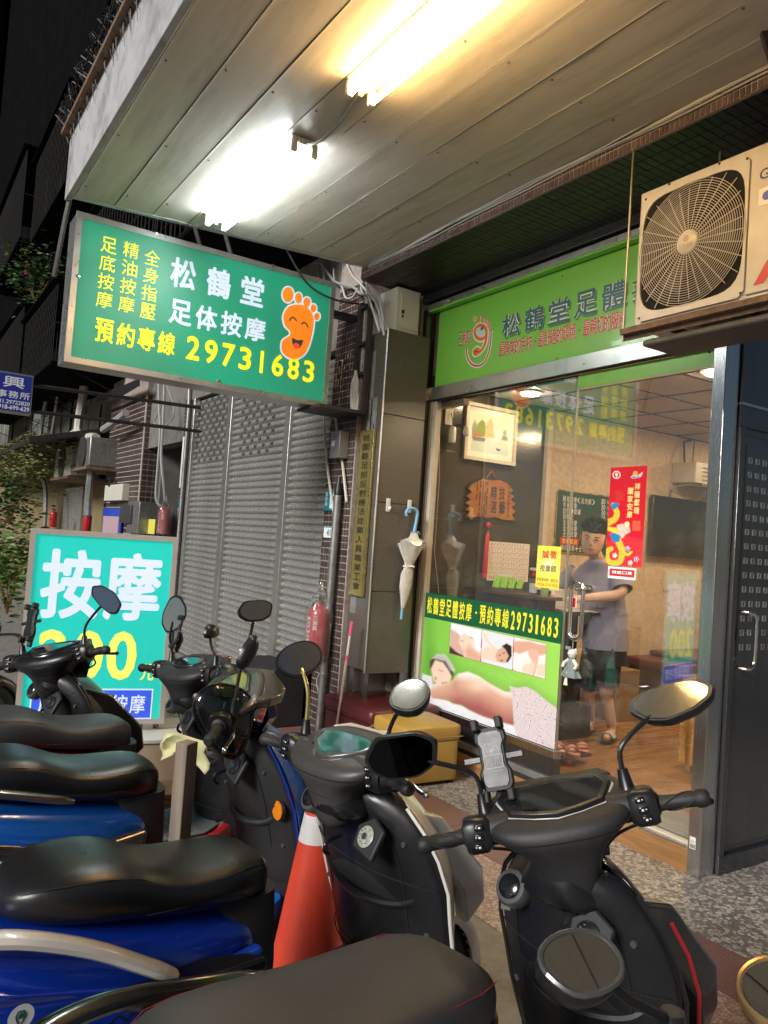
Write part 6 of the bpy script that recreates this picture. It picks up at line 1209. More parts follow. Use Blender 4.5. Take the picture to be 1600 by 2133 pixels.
def wheel(root, x, r, S=None, w_=.05, rim='greyp', name='front_wheel'):
    b = B(); prof = [(r*.60, -w_*.7), (r*.66, -w_*.95), (r*.82, -w_), (r*.95, -w_*.75), (r, -w_*.3), (r, w_*.3), (r*.95, w_*.75), (r*.82, w_), (r*.66, w_*.95), (r*.60, w_*.7)]
    b.loft([[Vector((x+rr*math.cos(a), y, r+rr*math.sin(a))) for rr, y in prof] for a in [2*PI*k/36 for k in range(37)]], False)
    for k in range(44):
        a = 2*PI*k/44
        for s in (-1, 1): b.ob((x+r*1.0*math.cos(a), s*w_*.38, r+r*1.0*math.sin(a)), (.014, w_*.55, .004), Matrix.Rotation(-a+PI/2, 3, 'Y') @ Matrix.Rotation(s*.5, 3, 'Z'))
    if S: b.xf(S)
    t = b.build(name, 'rubber', root, world=False); b = B(); b.lathe([(r*.60, -w_*.6), (r*.64, -w_*.7), (r*.56, -w_*.45), (r*.2, -w_*.2), (r*.18, -w_*.8), (0, -w_*.8)], (x, 0, r), 'y', 28); b.lathe([(0, w_*.8), (r*.18, w_*.8), (r*.2, w_*.2), (r*.56, w_*.45), (r*.64, w_*.7), (r*.60, w_*.6)], (x, 0, r), 'y', 28)
    for k in range(5):
        a = 2*PI*k/5; b.ob((x+r*.38*math.cos(a), 0, r+r*.38*math.sin(a)), (r*.5, w_*1.1, .028), Matrix.Rotation(-a, 3, 'Y'))
    b.lathe([(r*.42, -w_*.95), (r*.42, -w_*.85), (r*.2, -w_*.85), (r*.2, -w_*.95)], (x, 0, r), 'y', 24)
    if S: b.xf(S)
    b.build('rim', rim, t, world=False); return t
def scooter(label, x, y, head, steer, c):
    root = thing('scooter', label, 'scooter', (x, y, 0), math.radians(head), 'scooters parked in a row in front of the shops')
    g = lambda k, d=None: c.get(k, d)
    rake = math.radians(27); ax = Vector((-math.sin(rake), 0, math.cos(rake))); p0 = Vector((0, 0, 1.0)); hs = g('hs', 1.0)
    S = Matrix.Translation(p0) @ Matrix.Rotation(math.radians(steer), 4, ax) @ Matrix.Translation(-p0); dz = g('dz', 0.)
    S = Matrix.Translation((g('dx', 0), 0, dz)) @ S
    bp = lambda b, nm, m, par=None, **k: b.build(nm, m, par or root, world=False, **k)
    # ---- seat
    st = g('seatst', [(-1.25, .04, .80, .765), (-1.21, .10, .84, .75), (-1.10, .145, .862, .73), (-.95, .155, .862, .71), (-.84, .152, .845, .70), (-.75, .148, .810, .69), (-.64, .150, .792, .68), (-.50, .145, .792, .67), (-.39, .128, .798, .66), (-.31, .105, .785, .655), (-.265, .07, .755, .655)])
    sdx = g('seatdx', 0.); rz = g('rz', .05); kx = g('kx', .70); st = [(-.265+(a+.265)*kx, w_, zt+rz, zb+rz+.004) for a, w_, zt, zb in st]; b = B(); b.loft([sring(a+sdx, w_*1.03, zt, zb, 28, 3.6, .0, .22) for a, w_, zt, zb in st]); seat = bp(b, 'seat', g('seat', 'seat'), sub=1)
    for s in (-1, 1):
        b = B(); b.tube([(a+sdx, s*w_*.93, zt-(zt-zb)*.18+.003) for a, w_, zt, zb in st[1:-1]], .0011, 6); bp(b, 'piping', g('piping', 'blackmatt'), seat)
        b = B(); b.tube(bez([(st[-5][0]+sdx-.12, s*st[-5][1]*.995, st[-5][2]-.055), (st[-4][0]+sdx, s*st[-4][1]*.99, st[-4][2]-.07), (st[-3][0]+sdx, s*st[-3][1]*.985, st[-3][3]+.03)], 4), .0015, 5); bp(b, 'stitch', 'blackmatt', seat)
    # ---- body under the seat
    bz = g('bodyz', 0.)+rz; b = B(); b.loft([sring(a+sdx, w_, zt+bz, zb+bz, 24, 2.6) for a, w_, zt, zb in [(-.28+(q[0]+.28)*.78, *q[1:]) for q in [(-1.43, .03, .765, .72), (-1.36, .085, .785, .66), (-1.22, .14, .775, .58), (-1.05, .175, .752, .50), (-.85, .185, .728, .45), (-.65, .180, .700, .43), (-.48, .165, .68, .41), (-.36, .14, .67, .40), (-.28, .11, .66, .40)]]]); bp(b, 'body_panel', g('body', 'black'), sub=1)
    for s in (-1, 1):   # sharper side fairing with a crease
        P = [(-1.34, .72), (-1.10, .66), (-.78, .60), (-.50, .58), (-.34, .60), (-.36, .50), (-.55, .42), (-.85, .42), (-1.12, .54), (-1.34, .66)]
        P = [(-.34+(a+.34)*.78, z) for a, z in P]; b = B(); b.prism([(a+sdx, s*(.150 if a > -.95 else .10), z+rz) for a, z in P], (0, s*.042, 0)); bp(b, 'side_fairing', g('fair', g('body', 'black')), bevel=.014, bseg=3)
    b = B(); b.loft([hring(z, w_, x0+sdx, x1+sdx, 20, 3.2) for z, w_, x0, x1 in [(.26, .135, -.44, -.26), (.40, .14, -.44, -.245), (.55, .135, -.44, -.235), (.69+rz, .115, -.44, -.24)]]); bp(b, 'seat_support', 'blackmatt')
    b = B(); b.loft([sring(a, w_, zt, zb, 16, 3.2) for a, w_, zt, zb in [(-1.02, .06, .34, .20), (-.9, .12, .44, .18), (-.6, .13, .46, .18), (-.36, .11, .40, .22)]]); bp(b, 'engine_block', 'blackmatt')
    b = B(); b.tube(bez([(-.5, -.12, .22), (-.7, -.17, .24), (-1.15, -.19, .34)], 5), [.03]*5+[.055]*6, 12); bp(b, 'exhaust', 'greyp')
    wheel(root, -.84, .235, None, .055, g('rim', 'greyp'), 'rear_wheel')
    b = B(); b.loft([sring(-1.40+.0*a, .10, .66, .50, 12)[:] if False else sring(-1.19, .07, .72+rz, .64+rz, 16), sring(-1.12, .10, .74+rz, .62+rz, 16)]); bp(b, 'tail_light', 'lens')
    gr = g('rail', 'blackgloss')
    if gr:
        P = bez([(-.60, .207, .735-g('drop', 0)), (-.66, .212, .752-g('drop', 0)*.8), (-.80, .207, .785-g('drop', 0)*.3), (-.95, .198, .815), (-1.07, .165, .825), (-1.15, .09, .825), (-1.17, 0, .825)], 5); Q = [Vector((p.x+sdx, p.y, p.z+rz+g('railz', 0.))) for p in P]
        b = B(); b.tube(Q+[Vector((q.x, -q.y, q.z)) for q in reversed(Q[:-1])], [g('railr', .012)+.010*min(1, i/5) for i in range(len(Q))]+[g('railr', .012)+.010-.010*max(0, (i-len(Q)+6)/5) for i in range(len(Q)-1)], 10, sq=.62); bp(b, 'grab_rail', gr)
    # ---- floor
    b = B(); b.loft([sring(a, w_, zt, zb, 20, 5) for a, w_, zt, zb in [(-.42, .15, .315, .24), (-.34, .185, .325, .22), (-.05, .20, .325, .21), (.10, .195, .335, .22), (.20, .17, .37, .26)]]); bp(b, 'floor_skirt', g('skirt', g('body', 'black')), bevel=0)
    b = B(); b.prism([(-.36, -.165, .322), (-.36, .165, .322), (.06, .178, .328), (.14, .155, .345), (.14, -.155, .345), (.06, -.178, .328)], (0, 0, .010)); fm = bp(b, 'floor_mat', g('mat', 'rubber'), bevel=.003)
    b = B()
    for i in range(11):
        for j in range(8): b.ob((-.33+.038*i, -.13+.037*j, .336), (.020, .020, .006), Matrix.Rotation(.78, 3, 'Z'))
    bp(b, 'grip_pattern', g('mat', 'rubber'), fm, smooth=False)['kind'] = 'stuff'
    # ---- leg shield: inner panel and painted apron
    sx = g('sw', 1.0); sh_ = g('sx', 0.); NI = 17
    def row(z, W, xi, xo, f):
        return [Vector((f(t), W*sx*t, z)) for t in [-1+2*k/(NI-1) for k in range(NI)]]
    inn, out = [], []
    for z, W, xi, xo in SHIELD:
        rim = xi+.085; inner = lambda t: rim+sh_-(.085+.045*(z < .5))*(1-abs(t)**2.4); back = lambda t: inner(t)+.022+.03*(1-t*t)
        inn.append(row(z, W, xi, xo, inner)+row(z, W*.97, xi, xo, back)[::-1]); fr = lambda t: rim+sh_+.004+(xo-rim)*(1-abs(t)**g('prow', 1.7)); bk_ = lambda t: fr(t)-.02
        out.append(row(z, W*1.02, xi, xo, fr)+row(z, W*.985, xi, xo, lambda t: max(bk_(t), inner(t)+.03))[::-1])
    b = B(); b.loft(inn); bp(b, 'inner_panel', g('inner', 'black'), sub=1); b = B(); b.loft(out); ap = bp(b, 'front_apron', g('apron', 'black'), sub=1)
    for s in (-1, 1):
        b = B(); b.tube([(xi+.085+sh_+.002, s*W*sx*1.015, z) for z, W, xi, xo in SHIELD[1:-1]], .0065, 8, sq=.8); bp(b, 'edge_trim', g('trim', g('apron', 'black')))
    if g('stripe'):
        b = B(); b.tube([(xi+.085+sh_+.03+(xo-xi-.085)*.15, -W*sx*1.0-.004, z) for z, W, xi, xo in SHIELD[2:-2]], .005, 6); bp(b, 'red_stripe', g('stripe'), ap)
    # panel joints and screws on the inner panel
    for j, (z, W, xi, xo) in enumerate(SHIELD):
        if j not in (2, 5): continue
        fz = lambda t: xi+.085+sh_-(.085+.045*(z < .5))*(1-abs(t)**2.4)-.0006
        b = B(); b.tube([(fz(t), W*sx*t, z) for t in [-.92+1.84*k/14 for k in range(15)]], .0022, 5); bp(b, 'panel_joint', 'dark')
    for s in (-1, 1):
        b = B(); b.tube([(xi+.085+sh_-.085*(1-.62**2.4)-.001, s*W*sx*.62, z) for z, W, xi, xo in SHIELD[2:8]], .0022, 5); bp(b, 'panel_joint', 'dark')
        for z, t in ((.36, .5), (.56, .8), (.83, .75)):
            W = np.interp(z, [q[0] for q in SHIELD], [q[1] for q in SHIELD]); xi = np.interp(z, [q[0] for q in SHIELD], [q[2] for q in SHIELD]); b = B(); b.lathe([(.0, -.002), (.008, -.002), (.009, .004)], (xi+.085+sh_-.085*(1-t**2.4)-.002, s*W*sx*t, z), 'x', 10); bp(b, 'screw', 'greyp')
    # side wing blades of the apron
    for s in (-1, 1):
        b = B(); P = [(.09, .91), (.25, .86), (.39, .70), (.41, .59), (.33, .53), (.30, .64), (.18, .78)]; b.prism([(a+sh_, s*(.225 if z < .75 else .17), z) for a, z in P], (0, s*-.055, 0)); bp(b, 'apron_wing', g('wing', g('apron', 'black')), bevel=.012, bseg=3)
    # neck between shield and bars
    b = B(); b.loft([hring(z, w_, x0, x1, 20, 2.4) for z, w_, x0, x1 in [(.86, .13, -.06, .14), (.92, .10, -.07, .12), (.96, .075, -.065, .09), (1.0, .06, -.06, .06)]]); bp(b, 'neck_cover', g('inner', 'black'), sub=1)
    # pocket, cap, key
    b = B(); P = bez([(.120+sh_, .205, .70), (.088+sh_, .15, .64), (.056+sh_, .05, .615), (.056+sh_, -.05, .615), (.088+sh_, -.15, .64), (.120+sh_, -.205, .70)], 5); b.tube([(p.x+.005, p.y*sx, p.z) for p in P], .013, 8); pk = bp(b, 'storage_pocket', g('inner', 'black'))
    b = B(); b.loft([[Vector((.050+sh_+.050*(abs(y_)/.16)**2.2-.0*k, y_*sx, z_)) for y_, z_ in [(-.16+.32*q/10, zz_) for q in range(11)]] for k, zz_ in enumerate((.64, .69, .76))], False, False); bp(b, 'pocket_shade', 'dark', pk, solid=.004)  # dark sheet on the panel, painting in the shade of the pocket
    cy = g('cap', .13); Mx = Matrix.Rotation(math.radians(-62), 3, 'Y')
    b = B(); b.lathe([(.044, -.03), (.046, .0), (.040, .010), (.032, .011)], (-.01+sh_, cy, .860), 'z', 24, Mx); cap = bp(b, 'fuel_cap', g('capm', 'greyp')); b = B(); b.lathe([(.0, .0), (.030, .0), (.030, .014), (.022, .019), (0, .019)], (-.010+sh_, cy, .860), 'z', 24, Mx); bp(b, 'cap_disc', g('capd', 'blackgloss'), cap)
    b = B(); P = [(-.055, -.05), (.035, -.055), (.06, .0), (.02, .055), (-.04, .045)]; b.prism([Vector((-.018+sh_, -cy*.80, .835))+Mx @ Vector((a, c_, .0)) for a, c_ in P], Mx @ Vector((0, 0, .018))); ky = bp(b, 'key_switch', 'blackmatt', bevel=.006)
    b = B(); b.lathe([(.030, .015), (.031, .024), (.024, .027), (0, .027)], Vector((-.018+sh_, -cy*.80, .835)), 'z', 24, Mx); kd = bp(b, 'key_dial', g('dial', 'black'), ky); b = B(); b.lathe([(.010, .025), (.010, .031), (0, .031)], Vector((-.018+sh_, -cy*.80, .835)), 'z', 12, Mx)
    for k in range(7): a = .5+k*.55; b.ob(Vector((-.018+sh_, -cy*.80, .835))+Mx @ Vector((.021*math.cos(a), .021*math.sin(a), .0275)), (.003, .005, .001), Mx)
    bp(b, 'dial_mark', 'silver', kd)
    b = B(); b.tube(bez([(.03, 0, .80), (-.02, 0, .79), (-.028, 0, .765), (-.01, 0, .75)], 4), .006, 8); bp(b, 'bag_hook', 'blackgloss')
    # ---- front wheel, fork, fender (turn with the bars)
    S0 = Matrix.Translation(p0) @ Matrix.Rotation(math.radians(steer), 4, ax) @ Matrix.Translation(-p0); fx = .40
    wheel(root, fx, .235, S0 @ Matrix.Translation((0, 0, 0)), .05, g('rim', 'greyp'))
    for s in (-1, 1): b = B(); b.tube([(.24, s*.075, .56), (fx, s*.085, .235)], .018, 10); b.xf(S0); bp(b, 'fork_leg', 'greyp')
    b = B(); rg = []
    for k in range(11):
        a = math.radians(-8+k*15.5); R_ = .262+.012*math.sin(PI*k/10); rg.append([Vector((fx+(R_+q)*math.cos(a), yy, .235+(R_+q)*math.sin(a))) for yy, q in ((-.066, -.05), (-.068, -.01), (-.045, .008), (0, .014), (.045, .008), (.068, -.01), (.066, -.05), (.058, -.05), (.058, -.014), (0, .004), (-.058, -.014), (-.058, -.05))])
    b.loft(rg); b.xf(S0); bp(b, 'front_fender', g('fender', g('apron', 'black')), ang=60)
    for s in (-1, 1): b = B(); b.prism([(fx-.03, s*.070, .30), (fx+.05, s*.070, .30), (fx+.10, s*.070, .47), (fx-.10, s*.070, .47)], (0, s*.012, 0)); b.xf(S0); bp(b, 'fork_cover', g('fender', g('apron', 'black')), bevel=.006)
    # ---- bars
    dt = g('tilt', .34); HW = g('hw', 1.0); cov = g('cover', [(.83, .055, -.045, .055), (.90, .070, -.062, .072), (.95, .088, -.075, .09), (.99, .125, -.088, .112), (1.02, .170, -.098, .13), (1.045, .192, -.100, .14), (1.062, .185, -.092, .135), (1.070, .15, -.07, .11), (1.072, .05, -.02, .05)])
    b = B(); b.loft([hring(z, w_*HW, x0, x1, 28, 2.7, dt*max(0, min(1, (z-.93)/.1))) for z, w_, x0, x1 in cov]); b.xf(S); hc = bp(b, 'headset_cover', g('cowl', 'black'), sub=1)
    for zz_ in (.945, 1.035):
        w_, x0, x1 = [np.interp(zz_, [q[0] for q in cov], [q[k] for q in cov]) for k in (1, 2, 3)]
        R_ = hring(zz_, w_*HW*1.0, x0, x1, 28, 2.7, dt*max(0, min(1, (zz_-.93)/.1))); b = B(); b.tube([R_[(k+14) % 28] for k in range(29)], .0018, 5, caps=False); b.xf(S); bp(b, 'cover_joint', 'dark', hc)
    # beak in front of the dial
    b = B(); b.prism([(.10, -.15, 1.10), (.10, .15, 1.10), (.155, .13, 1.105), (.20, .05, 1.09), (.21, 0, 1.10), (.20, -.05, 1.09), (.155, -.13, 1.105)], (0, 0, -.035)); b.xf(S); bp(b, 'front_visor', g('visor', g('cowl', 'black')), hc, bevel=.008)
    b = B(); b.loft([[Vector(q) for q in [(.12, -.10, .90), (.12, .10, .90), (.16, .12, 1.02), (.15, .10, 1.06), (.15, -.10, 1.06), (.16, -.12, 1.02)]], [Vector(q) for q in [(.15, -.07, .93), (.15, .07, .93), (.19, .09, 1.02), (.175, .07, 1.05), (.175, -.07, 1.05), (.19, -.09, 1.02)]]]); b.xf(S); bp(b, 'headlight', 'blackgloss', hc)
    # dial
    n_ = Vector((-dt, 0, 1)).normalized(); dc = Vector((.005, 0, 1.079)); U_ = Vector((0, 1, 0)); V_ = Vector((1, 0, dt)).normalized(); D = lambda a, c_, d=0.: dc+U_*a+V_*c_+n_*d
    kinds = {'hex': [(-.125, .030), (-.105, .066), (0, .080), (.105, .066), (.125, .030), (.100, -.034), (.050, -.052), (0, -.062), (-.050, -.052), (-.100, -.034)], 'round': [(.105*math.cos(a), .06*math.sin(a)) for a in [2*PI*k/16 for k in range(16)]], 'shield': [(-.12, .04), (-.06, .062), (.06, .062), (.12, .04), (.10, -.01), (.035, -.06), (0, -.068), (-.035, -.06), (-.10, -.01)]}
    P = kinds[g('dash', 'hex')]; ds = g('dscale', 1.0); P = [(a*ds, c_*ds) for a, c_ in P]
    b = B(); b.loft([[D(a*1.16, c_*1.22, -.016) for a, c_ in P], [D(a*1.12, c_*1.16, .004) for a, c_ in P], [D(a*1.0, c_*1.0, .006) for a, c_ in P], [D(a*.97, c_*.96, -.001) for a, c_ in P]], False); b.xf(S); db = bp(b, 'dashboard', g('bezel', 'black'), hc, bevel=.002)
    b = B(); L = [D(a*1.15, c_*1.20, -.010) for a, c_ in P]; b.tube(L+[L[0]], .0040, 6, caps=False); b.xf(S); t_ = bp(b, 'dial_trim', g('dtrim', 'silver'), hc)
    b = B(); b.poly([D(a*.98, c_*.97, .002) for a, c_ in P]); b.xf(S); bp(b, 'dial_glass', g('dglass', 'dialg'), hc, smooth=False)
    for s in (-1, 1):
        Lk = g('left', {}) if s > 0 else g('right', {})
        b = B(); b.tube([(.0, s*.10, 1.035), (-.008, s*.17, 1.035), (-.015, s*.215, 1.032)], [.04, .036, .028], 12); b.xf(S); bp(b, 'bar_cover', g('cowl', 'black'), hc)
        b = B(); rg = [[Vector((-.012+a, s*yy, 1.032+h)) for a, h in [(.042*f*math.copysign(abs(math.cos(q))**.6, math.cos(q)), .044*f*math.copysign(abs(math.sin(q))**.6, math.sin(q))) for q in [2*PI*k/16 for k in range(16)]]] for yy, f in ((.165, .75), (.18, .98), (.215, 1.0), (.228, .9))]; b.loft(rg); b.xf(S); sw_ = bp(b, 'switch_housing', 'black')
        b = B()
        for k in range(3): b.ob((-.054, s*(.190+.004*k), 1.055-.022*k), (.010, .022, .014))
        b.xf(S); bp(b, 'switch_button', 'blackgloss', sw_, bevel=.002); b = B()
        for k in range(3): b.ob((-.0596, s*(.188+.004*k), 1.055-.022*k), (.001, .005, .004)); b.ob((-.0596, s*(.196+.004*k), 1.056-.022*k), (.001, .003, .002))
        b.xf(S); bp(b, 'switch_mark', 'white', sw_)
        for q in range(2):
            b = B(); b.tube(bez([(.020, s*(.21+.01*q), 1.015-.01*q), (.075, s*(.17+.02*q), .995-.02*q), (.085, s*(.10+.02*q), .95), (.05, s*.055, .90)], 5), .0042, 6); b.xf(S); bp(b, 'control_cable', 'cableb')
        b = B(); Pg = [(-.014, s*.226, 1.032), (-.015, s*.232, 1.032), (-.016, s*.238, 1.032), (-.020, s*.262, 1.032), (-.026, s*.29, 1.032), (-.031, s*.315, 1.032), (-.0335, s*.322, 1.032), (-.036, s*.333, 1.032), (-.038, s*.340, 1.032), (-.0395, s*.346, 1.032)]; b.tube(Pg, [.026, .027, .018, .0165, .0172, .0175, .021, .0205, .019, .013], 16)
        for k in range(3):
            Q = [(-.018-.012*q/6-.0178*math.cos(k*2.1+q*.35), s*(.242+.07*q/6), 1.032+.0178*math.sin(k*2.1+q*.35)) for q in range(7)]; b.tube(Q, .0022, 5)
        b.xf(S); bp(b, 'grip', g('grip', 'rubber'))
        b = B(); lv = g('lever', 'black'); b.tube(bez([(.028, s*.195, 1.025), (.040, s*.235, 1.022), (.036, s*.28, 1.018), (.022, s*.325, 1.012), (.018, s*.350, 1.010)], 4), [.009]*4+[.0065]*11+[.0075, .010], 8); b.lathe([(0, -.009), (.007, -.005), (.0085, 0), (.007, .005), (0, .009)], (.017, s*.354, 1.010), n=10); b.xf(S); bp(b, 'brake_lever', lv)
        # mirror
        if Lk is None: continue
        bx_, by_ = Lk.get('base', (.03, .175)); hd_ = Vector(Lk.get('head', (.05, .33, 1.30))); hd_.y *= s; by_ *= s; z0 = 1.06
        b = B(); b.tube([(bx_, by_, z0-.02), (bx_, by_, z0), (bx_, by_, z0+.012), (bx_, by_, z0+.055)], [.026, .024, .018, .012], 12); b.xf(S); stm = bp(b, 'mirror_stem', 'black')
        e1 = Vector((bx_, by_, z0+.05)); k1 = Vector(Lk.get('knee', (bx_+.004, abs(by_)+.012, z0+.105))); k1.y *= s; b = B(); nn = Vector(Lk.get('n', (-1, 0, .15))); nn.y *= s
        if 'aim' in Lk: W_ = wm(root) @ S; hw_ = W_ @ hd_; cm_ = (Vector((0, 0, EYE))-hw_).normalized(); nn = W_.to_3x3().inverted() @ (((Vector(Lk['aim'])-hw_).normalized()+cm_).normalized()+cm_*Lk.get('face', .35)).normalized()
        b.tube(bez([e1, k1, hd_*.55+k1*.45+Vector((0, 0, .006)), hd_-nn.normalized()*.02], 5), .0065, 8); b.xf(S); bp(b, 'rod', Lk.get('rod', 'blackgloss'), stm)
        mirror_head(root, hd_, nn, Lk.get('roll', 0.)*s, Lk.get('kind', 'hex'), Lk.get('glass', 'mirrord'), S, Lk.get('sc', 1.), s, Lk.get('body', 'black'), Lk.get('rim'))
    return root, S
def dialmat(name, col, e):
    m = mat(name, col, .05, coat=1., metal=.55); nt = m.node_tree; p = nt.nodes['Principled BSDF']; tc = _n(nt, 'ShaderNodeTexCoord'); wv = _n(nt, 'ShaderNodeTexWave', wave_type='RINGS'); wv.inputs['Scale'].default_value = 9; wv.inputs['Distortion'].default_value = 2.5
    nt.links.new(tc.outputs['Object'], wv.inputs[0]); r = _n(nt, 'ShaderNodeMapRange'); r.inputs[1].default_value = .55; r.inputs[2].default_value = .95; r.inputs[3].default_value = .6; r.inputs[4].default_value = 1.8; nt.links.new(wv.outputs[0], r.inputs[0]); sc_ = _n(nt, 'ShaderNodeVectorMath', operation='SCALE'); sc_.inputs[0].default_value = col; nt.links.new(r.outputs[0], sc_.inputs['Scale']); nt.links.new(sc_.outputs[0], p.inputs['Base Color']); return m
K['trimg'] = mat('pale_trim', (.5, .5, .48), .3); K['dialg'] = dialmat('dial_glass', (.035, .04, .045), 0); K['dialteal'] = dialmat('dial_teal', (.07, .15, .15), 0)
K['brownv'] = mat('brown_gloss', (.050, .040, .036), .32, metal=.1, coat=.4)

def phone_holder(root, S, c, n_, lab='phone_holder', sc=1., emblem=False):
    n_ = Vector(n_).normalized(); u = Vector((0, 0, 1)).cross(n_).normalized(); v = n_.cross(u); c = Vector(c); R3 = Matrix((u, v, n_)).transposed()
    b = B(); P = [(-.034, -.075), (.034, -.075), (.042, -.062), (.042, -.03), (.034, -.015), (.034, .035), (.042, .05), (.040, .072), (.03, .08), (-.03, .08), (-.040, .072), (-.042, .05), (-.034, .035), (-.034, -.015), (-.042, -.03), (-.042, -.062)]
    b.prism([c+(u*a+v*d)*sc for a, d in P], -n_*.018*sc); b.xf(S); h = b.build('phone_holder', 'blackmatt', root, world=False, bevel=.004)
    b = B(); b.prism([c+(u*a*.8+v*d*.88)*sc+n_*.002 for a, d in P], -n_*.004); b.xf(S); b.build('pad', 'black', h, world=False, bevel=.002)
    for s in (-1, 1):
        b = B(); b.ob(c+(u*s*.055+v*.005)*sc-n_*.008, (.045*sc, .016*sc, .012*sc), R3); b.xf(S); b.build('side_arm', 'black', h, world=False, bevel=.002)
        for t in (-1, 1): b = B(); b.ob(c+(u*s*.032+v*t*.088)*sc+n_*.006, (.018*sc, .030*sc, .034*sc), R3); b.xf(S); b.build('corner_claw', 'rubber', h, world=False, bevel=.004)
    b = B(); b.tube([c-n_*.015, c-n_*.03-v*.04*sc, c-v*.12*sc-n_*.02], .012, 8); b.xf(S); b.build('stalk', 'black', h, world=False)
    if emblem:   # grey bear crest printed on the pad
        f_ = Face(S @ (c+n_*.0025), (S.to_3x3() @ u), (S.to_3x3() @ v), (S.to_3x3() @ n_)); b = B()
        for q in ([(-.026, .012), (-.024, -.022), (-.0215, -.022), (-.0235, .012)], [(.026, .012), (.024, -.022), (.0215, -.022), (.0235, .012)], [(-.026, .012), (.026, .012), (.0255, .0095), (-.0255, .0095)], [(-.024, -.022), (.024, -.022), (.024, -.0195), (-.024, -.0195)]): b.poly([f_.p(a, d, .0005) for a, d in q])
        stroke(b, f_, [(-.018, .012), (-.020, .024), (-.014, .033), (-.015, .040), (-.009, .042), (-.006, .038), (.006, .038), (.009, .042), (.015, .040), (.014, .033), (.020, .024), (.018, .012)], .0022, .0005)
        disc(b, f_, 0, .022, .006, .0005, 12, .004); disc(b, f_, -.007, .030, .0018, .0005, 8); disc(b, f_, .007, .030, .0018, .0005, 8); rowt(b, f_, '熊爪', -.021, -.016, .021, .006, .0, .0006, .8)
        for i in range(12): plate(b, f_, -.022+.0037*i, -.030, -.020+.0037*i, -.027, 0, .0005)
        b.build('emblem', 'greyp2', h, world=False, smooth=False)
    return h
K['greyp2'] = mat('print_grey', (.30, .30, .30), .5)

# nearest black scooter at the right, bars locked to the left
K['redline'] = mat('red_stitch', (.30, .01, .018), .5); K['greydark'] = mat('dusty_grey', (.045, .043, .042), .42, bump=.1, bscale=200, dirt=.3, dcol=(.1, .09, .085)); K['dialw'] = mat('dial_pale', (.32, .34, .28), .3, var=.3, vscale=80); K['matgrey'] = mat('mat_grey', (.12, .13, .13), .6); K['gunmetal'] = mat('gunmetal', (.045, .042, .036), .28, metal=.5, coat=.5, dirt=.3, dcol=(.1, .09, .08))
s1, S1 = scooter('black scooter nearest the shop door with red edge lines and bars turned left', -1.31, 1.43, 100, 40, dict(dz=.035, rz=.085, seatdx=-.08, hw=.95, label_=1, body='blackgloss', apron='blackgloss', inner='black', wing='blackgloss', cowl='blackmatt', seat='seat_soft', piping='redline', stripe='redline', trim='black', dash='hex', dtrim='trimg', lever='black',
    railr=.014, rail='blackgloss', kx=1., seatst=[(-1.00, .05, .80, .765), (-.97, .11, .825, .75), (-.92, .140, .84, .73), (-.86, .152, .84, .71), (-.78, .154, .835, .70), (-.70, .152, .825, .69), (-.60, .150, .815, .68), (-.48, .146, .812, .67), (-.37, .145, .808, .66), (-.29, .115, .79, .655), (-.25, .07, .755, .655)],
    right=dict(head=(.06, .335, 1.245), n=(-1, .25, .22), kind='hex', roll=-.35, sc=1.15, glass='mirrord', face=0., aim=(-3.3, 1.5, 3.87)), left=dict(head=(.05, .36, 1.235), n=(-1, .15, -.25), kind='angular', roll=-.1, glass='mirrork', sc=1.15)))
K['redline'] = K['redt']
phone_holder(s1, S1, (.06, .13, 1.185), (-1, .1, .25), emblem=True)
b = B(); b.ob((.075, .195, .80), (.004, .045, .09), Matrix.Rotation(.5, 3, 'Z')); lb_ = b.build('warning_label', mat('label_grey', (.12, .13, .12), .5), s1, world=False, smooth=False); b = B(); b.ob((.0735, .195, .838), (.004, .045, .018), Matrix.Rotation(.5, 3, 'Z')); b.build('label_band', 'oran', lb_, world=False, smooth=False)
s2, S2 = scooter('white fronted blue scooter with white grab rail and grey dash beside the cone', -2.03, 1.22, 97, 4, dict(sx=.05, rz=.055, sw=1.22, cap=.175, drop=.09, railr=.020, body='blue', fair='blue', apron='whitep', wing='whitep', inner='black', cowl='greydark', visor='whitep', seat='seat', trim='whitep', dash='shield', dglass='dialteal', bezel='greyp', lever='silver', rail='whitep', railz=-.03, capm='greyp', dial='dialw',
    right=dict(head=(.02, .27, 1.265), n=(-1, .1, .1), kind='oval', roll=1.2, sc=1.0, face=0., aim=(-3.7, 1.55, 3.86)), left=dict(head=(.04, .27, 1.30), base=(.03, .20), knee=(.03, .20, 1.2), face=.1, aim=(-1.0, 1.1, 3.87), kind='oval', roll=.5, sc=1.05, rod='brass')))
s3, S3 = scooter('blue scooter with bronze cowl, smoky screen and amber side reflector', -2.76, 1.15, 94, -32, dict(rz=.10, sx=.035, body='bluel', fair='bronze', apron='bluel', wing='blue', inner='blackmatt', cowl='brownv', visor='brownv', seat='seat', trim='blue', dash='shield', lever='chrome', rail='bronze', dz=.045,
    right=dict(head=(.04, .12, 1.27), knee=(.03, .16, 1.16), n=(-1, -.5, .1), kind='slim', roll=.9, sc=.8), left=dict(head=(.06, .16, 1.33), knee=(.05, .17, 1.2), n=(-1, .3, .2), face=0., aim=(.5, 2.0, 3.9), kind='angular', sc=.8)))
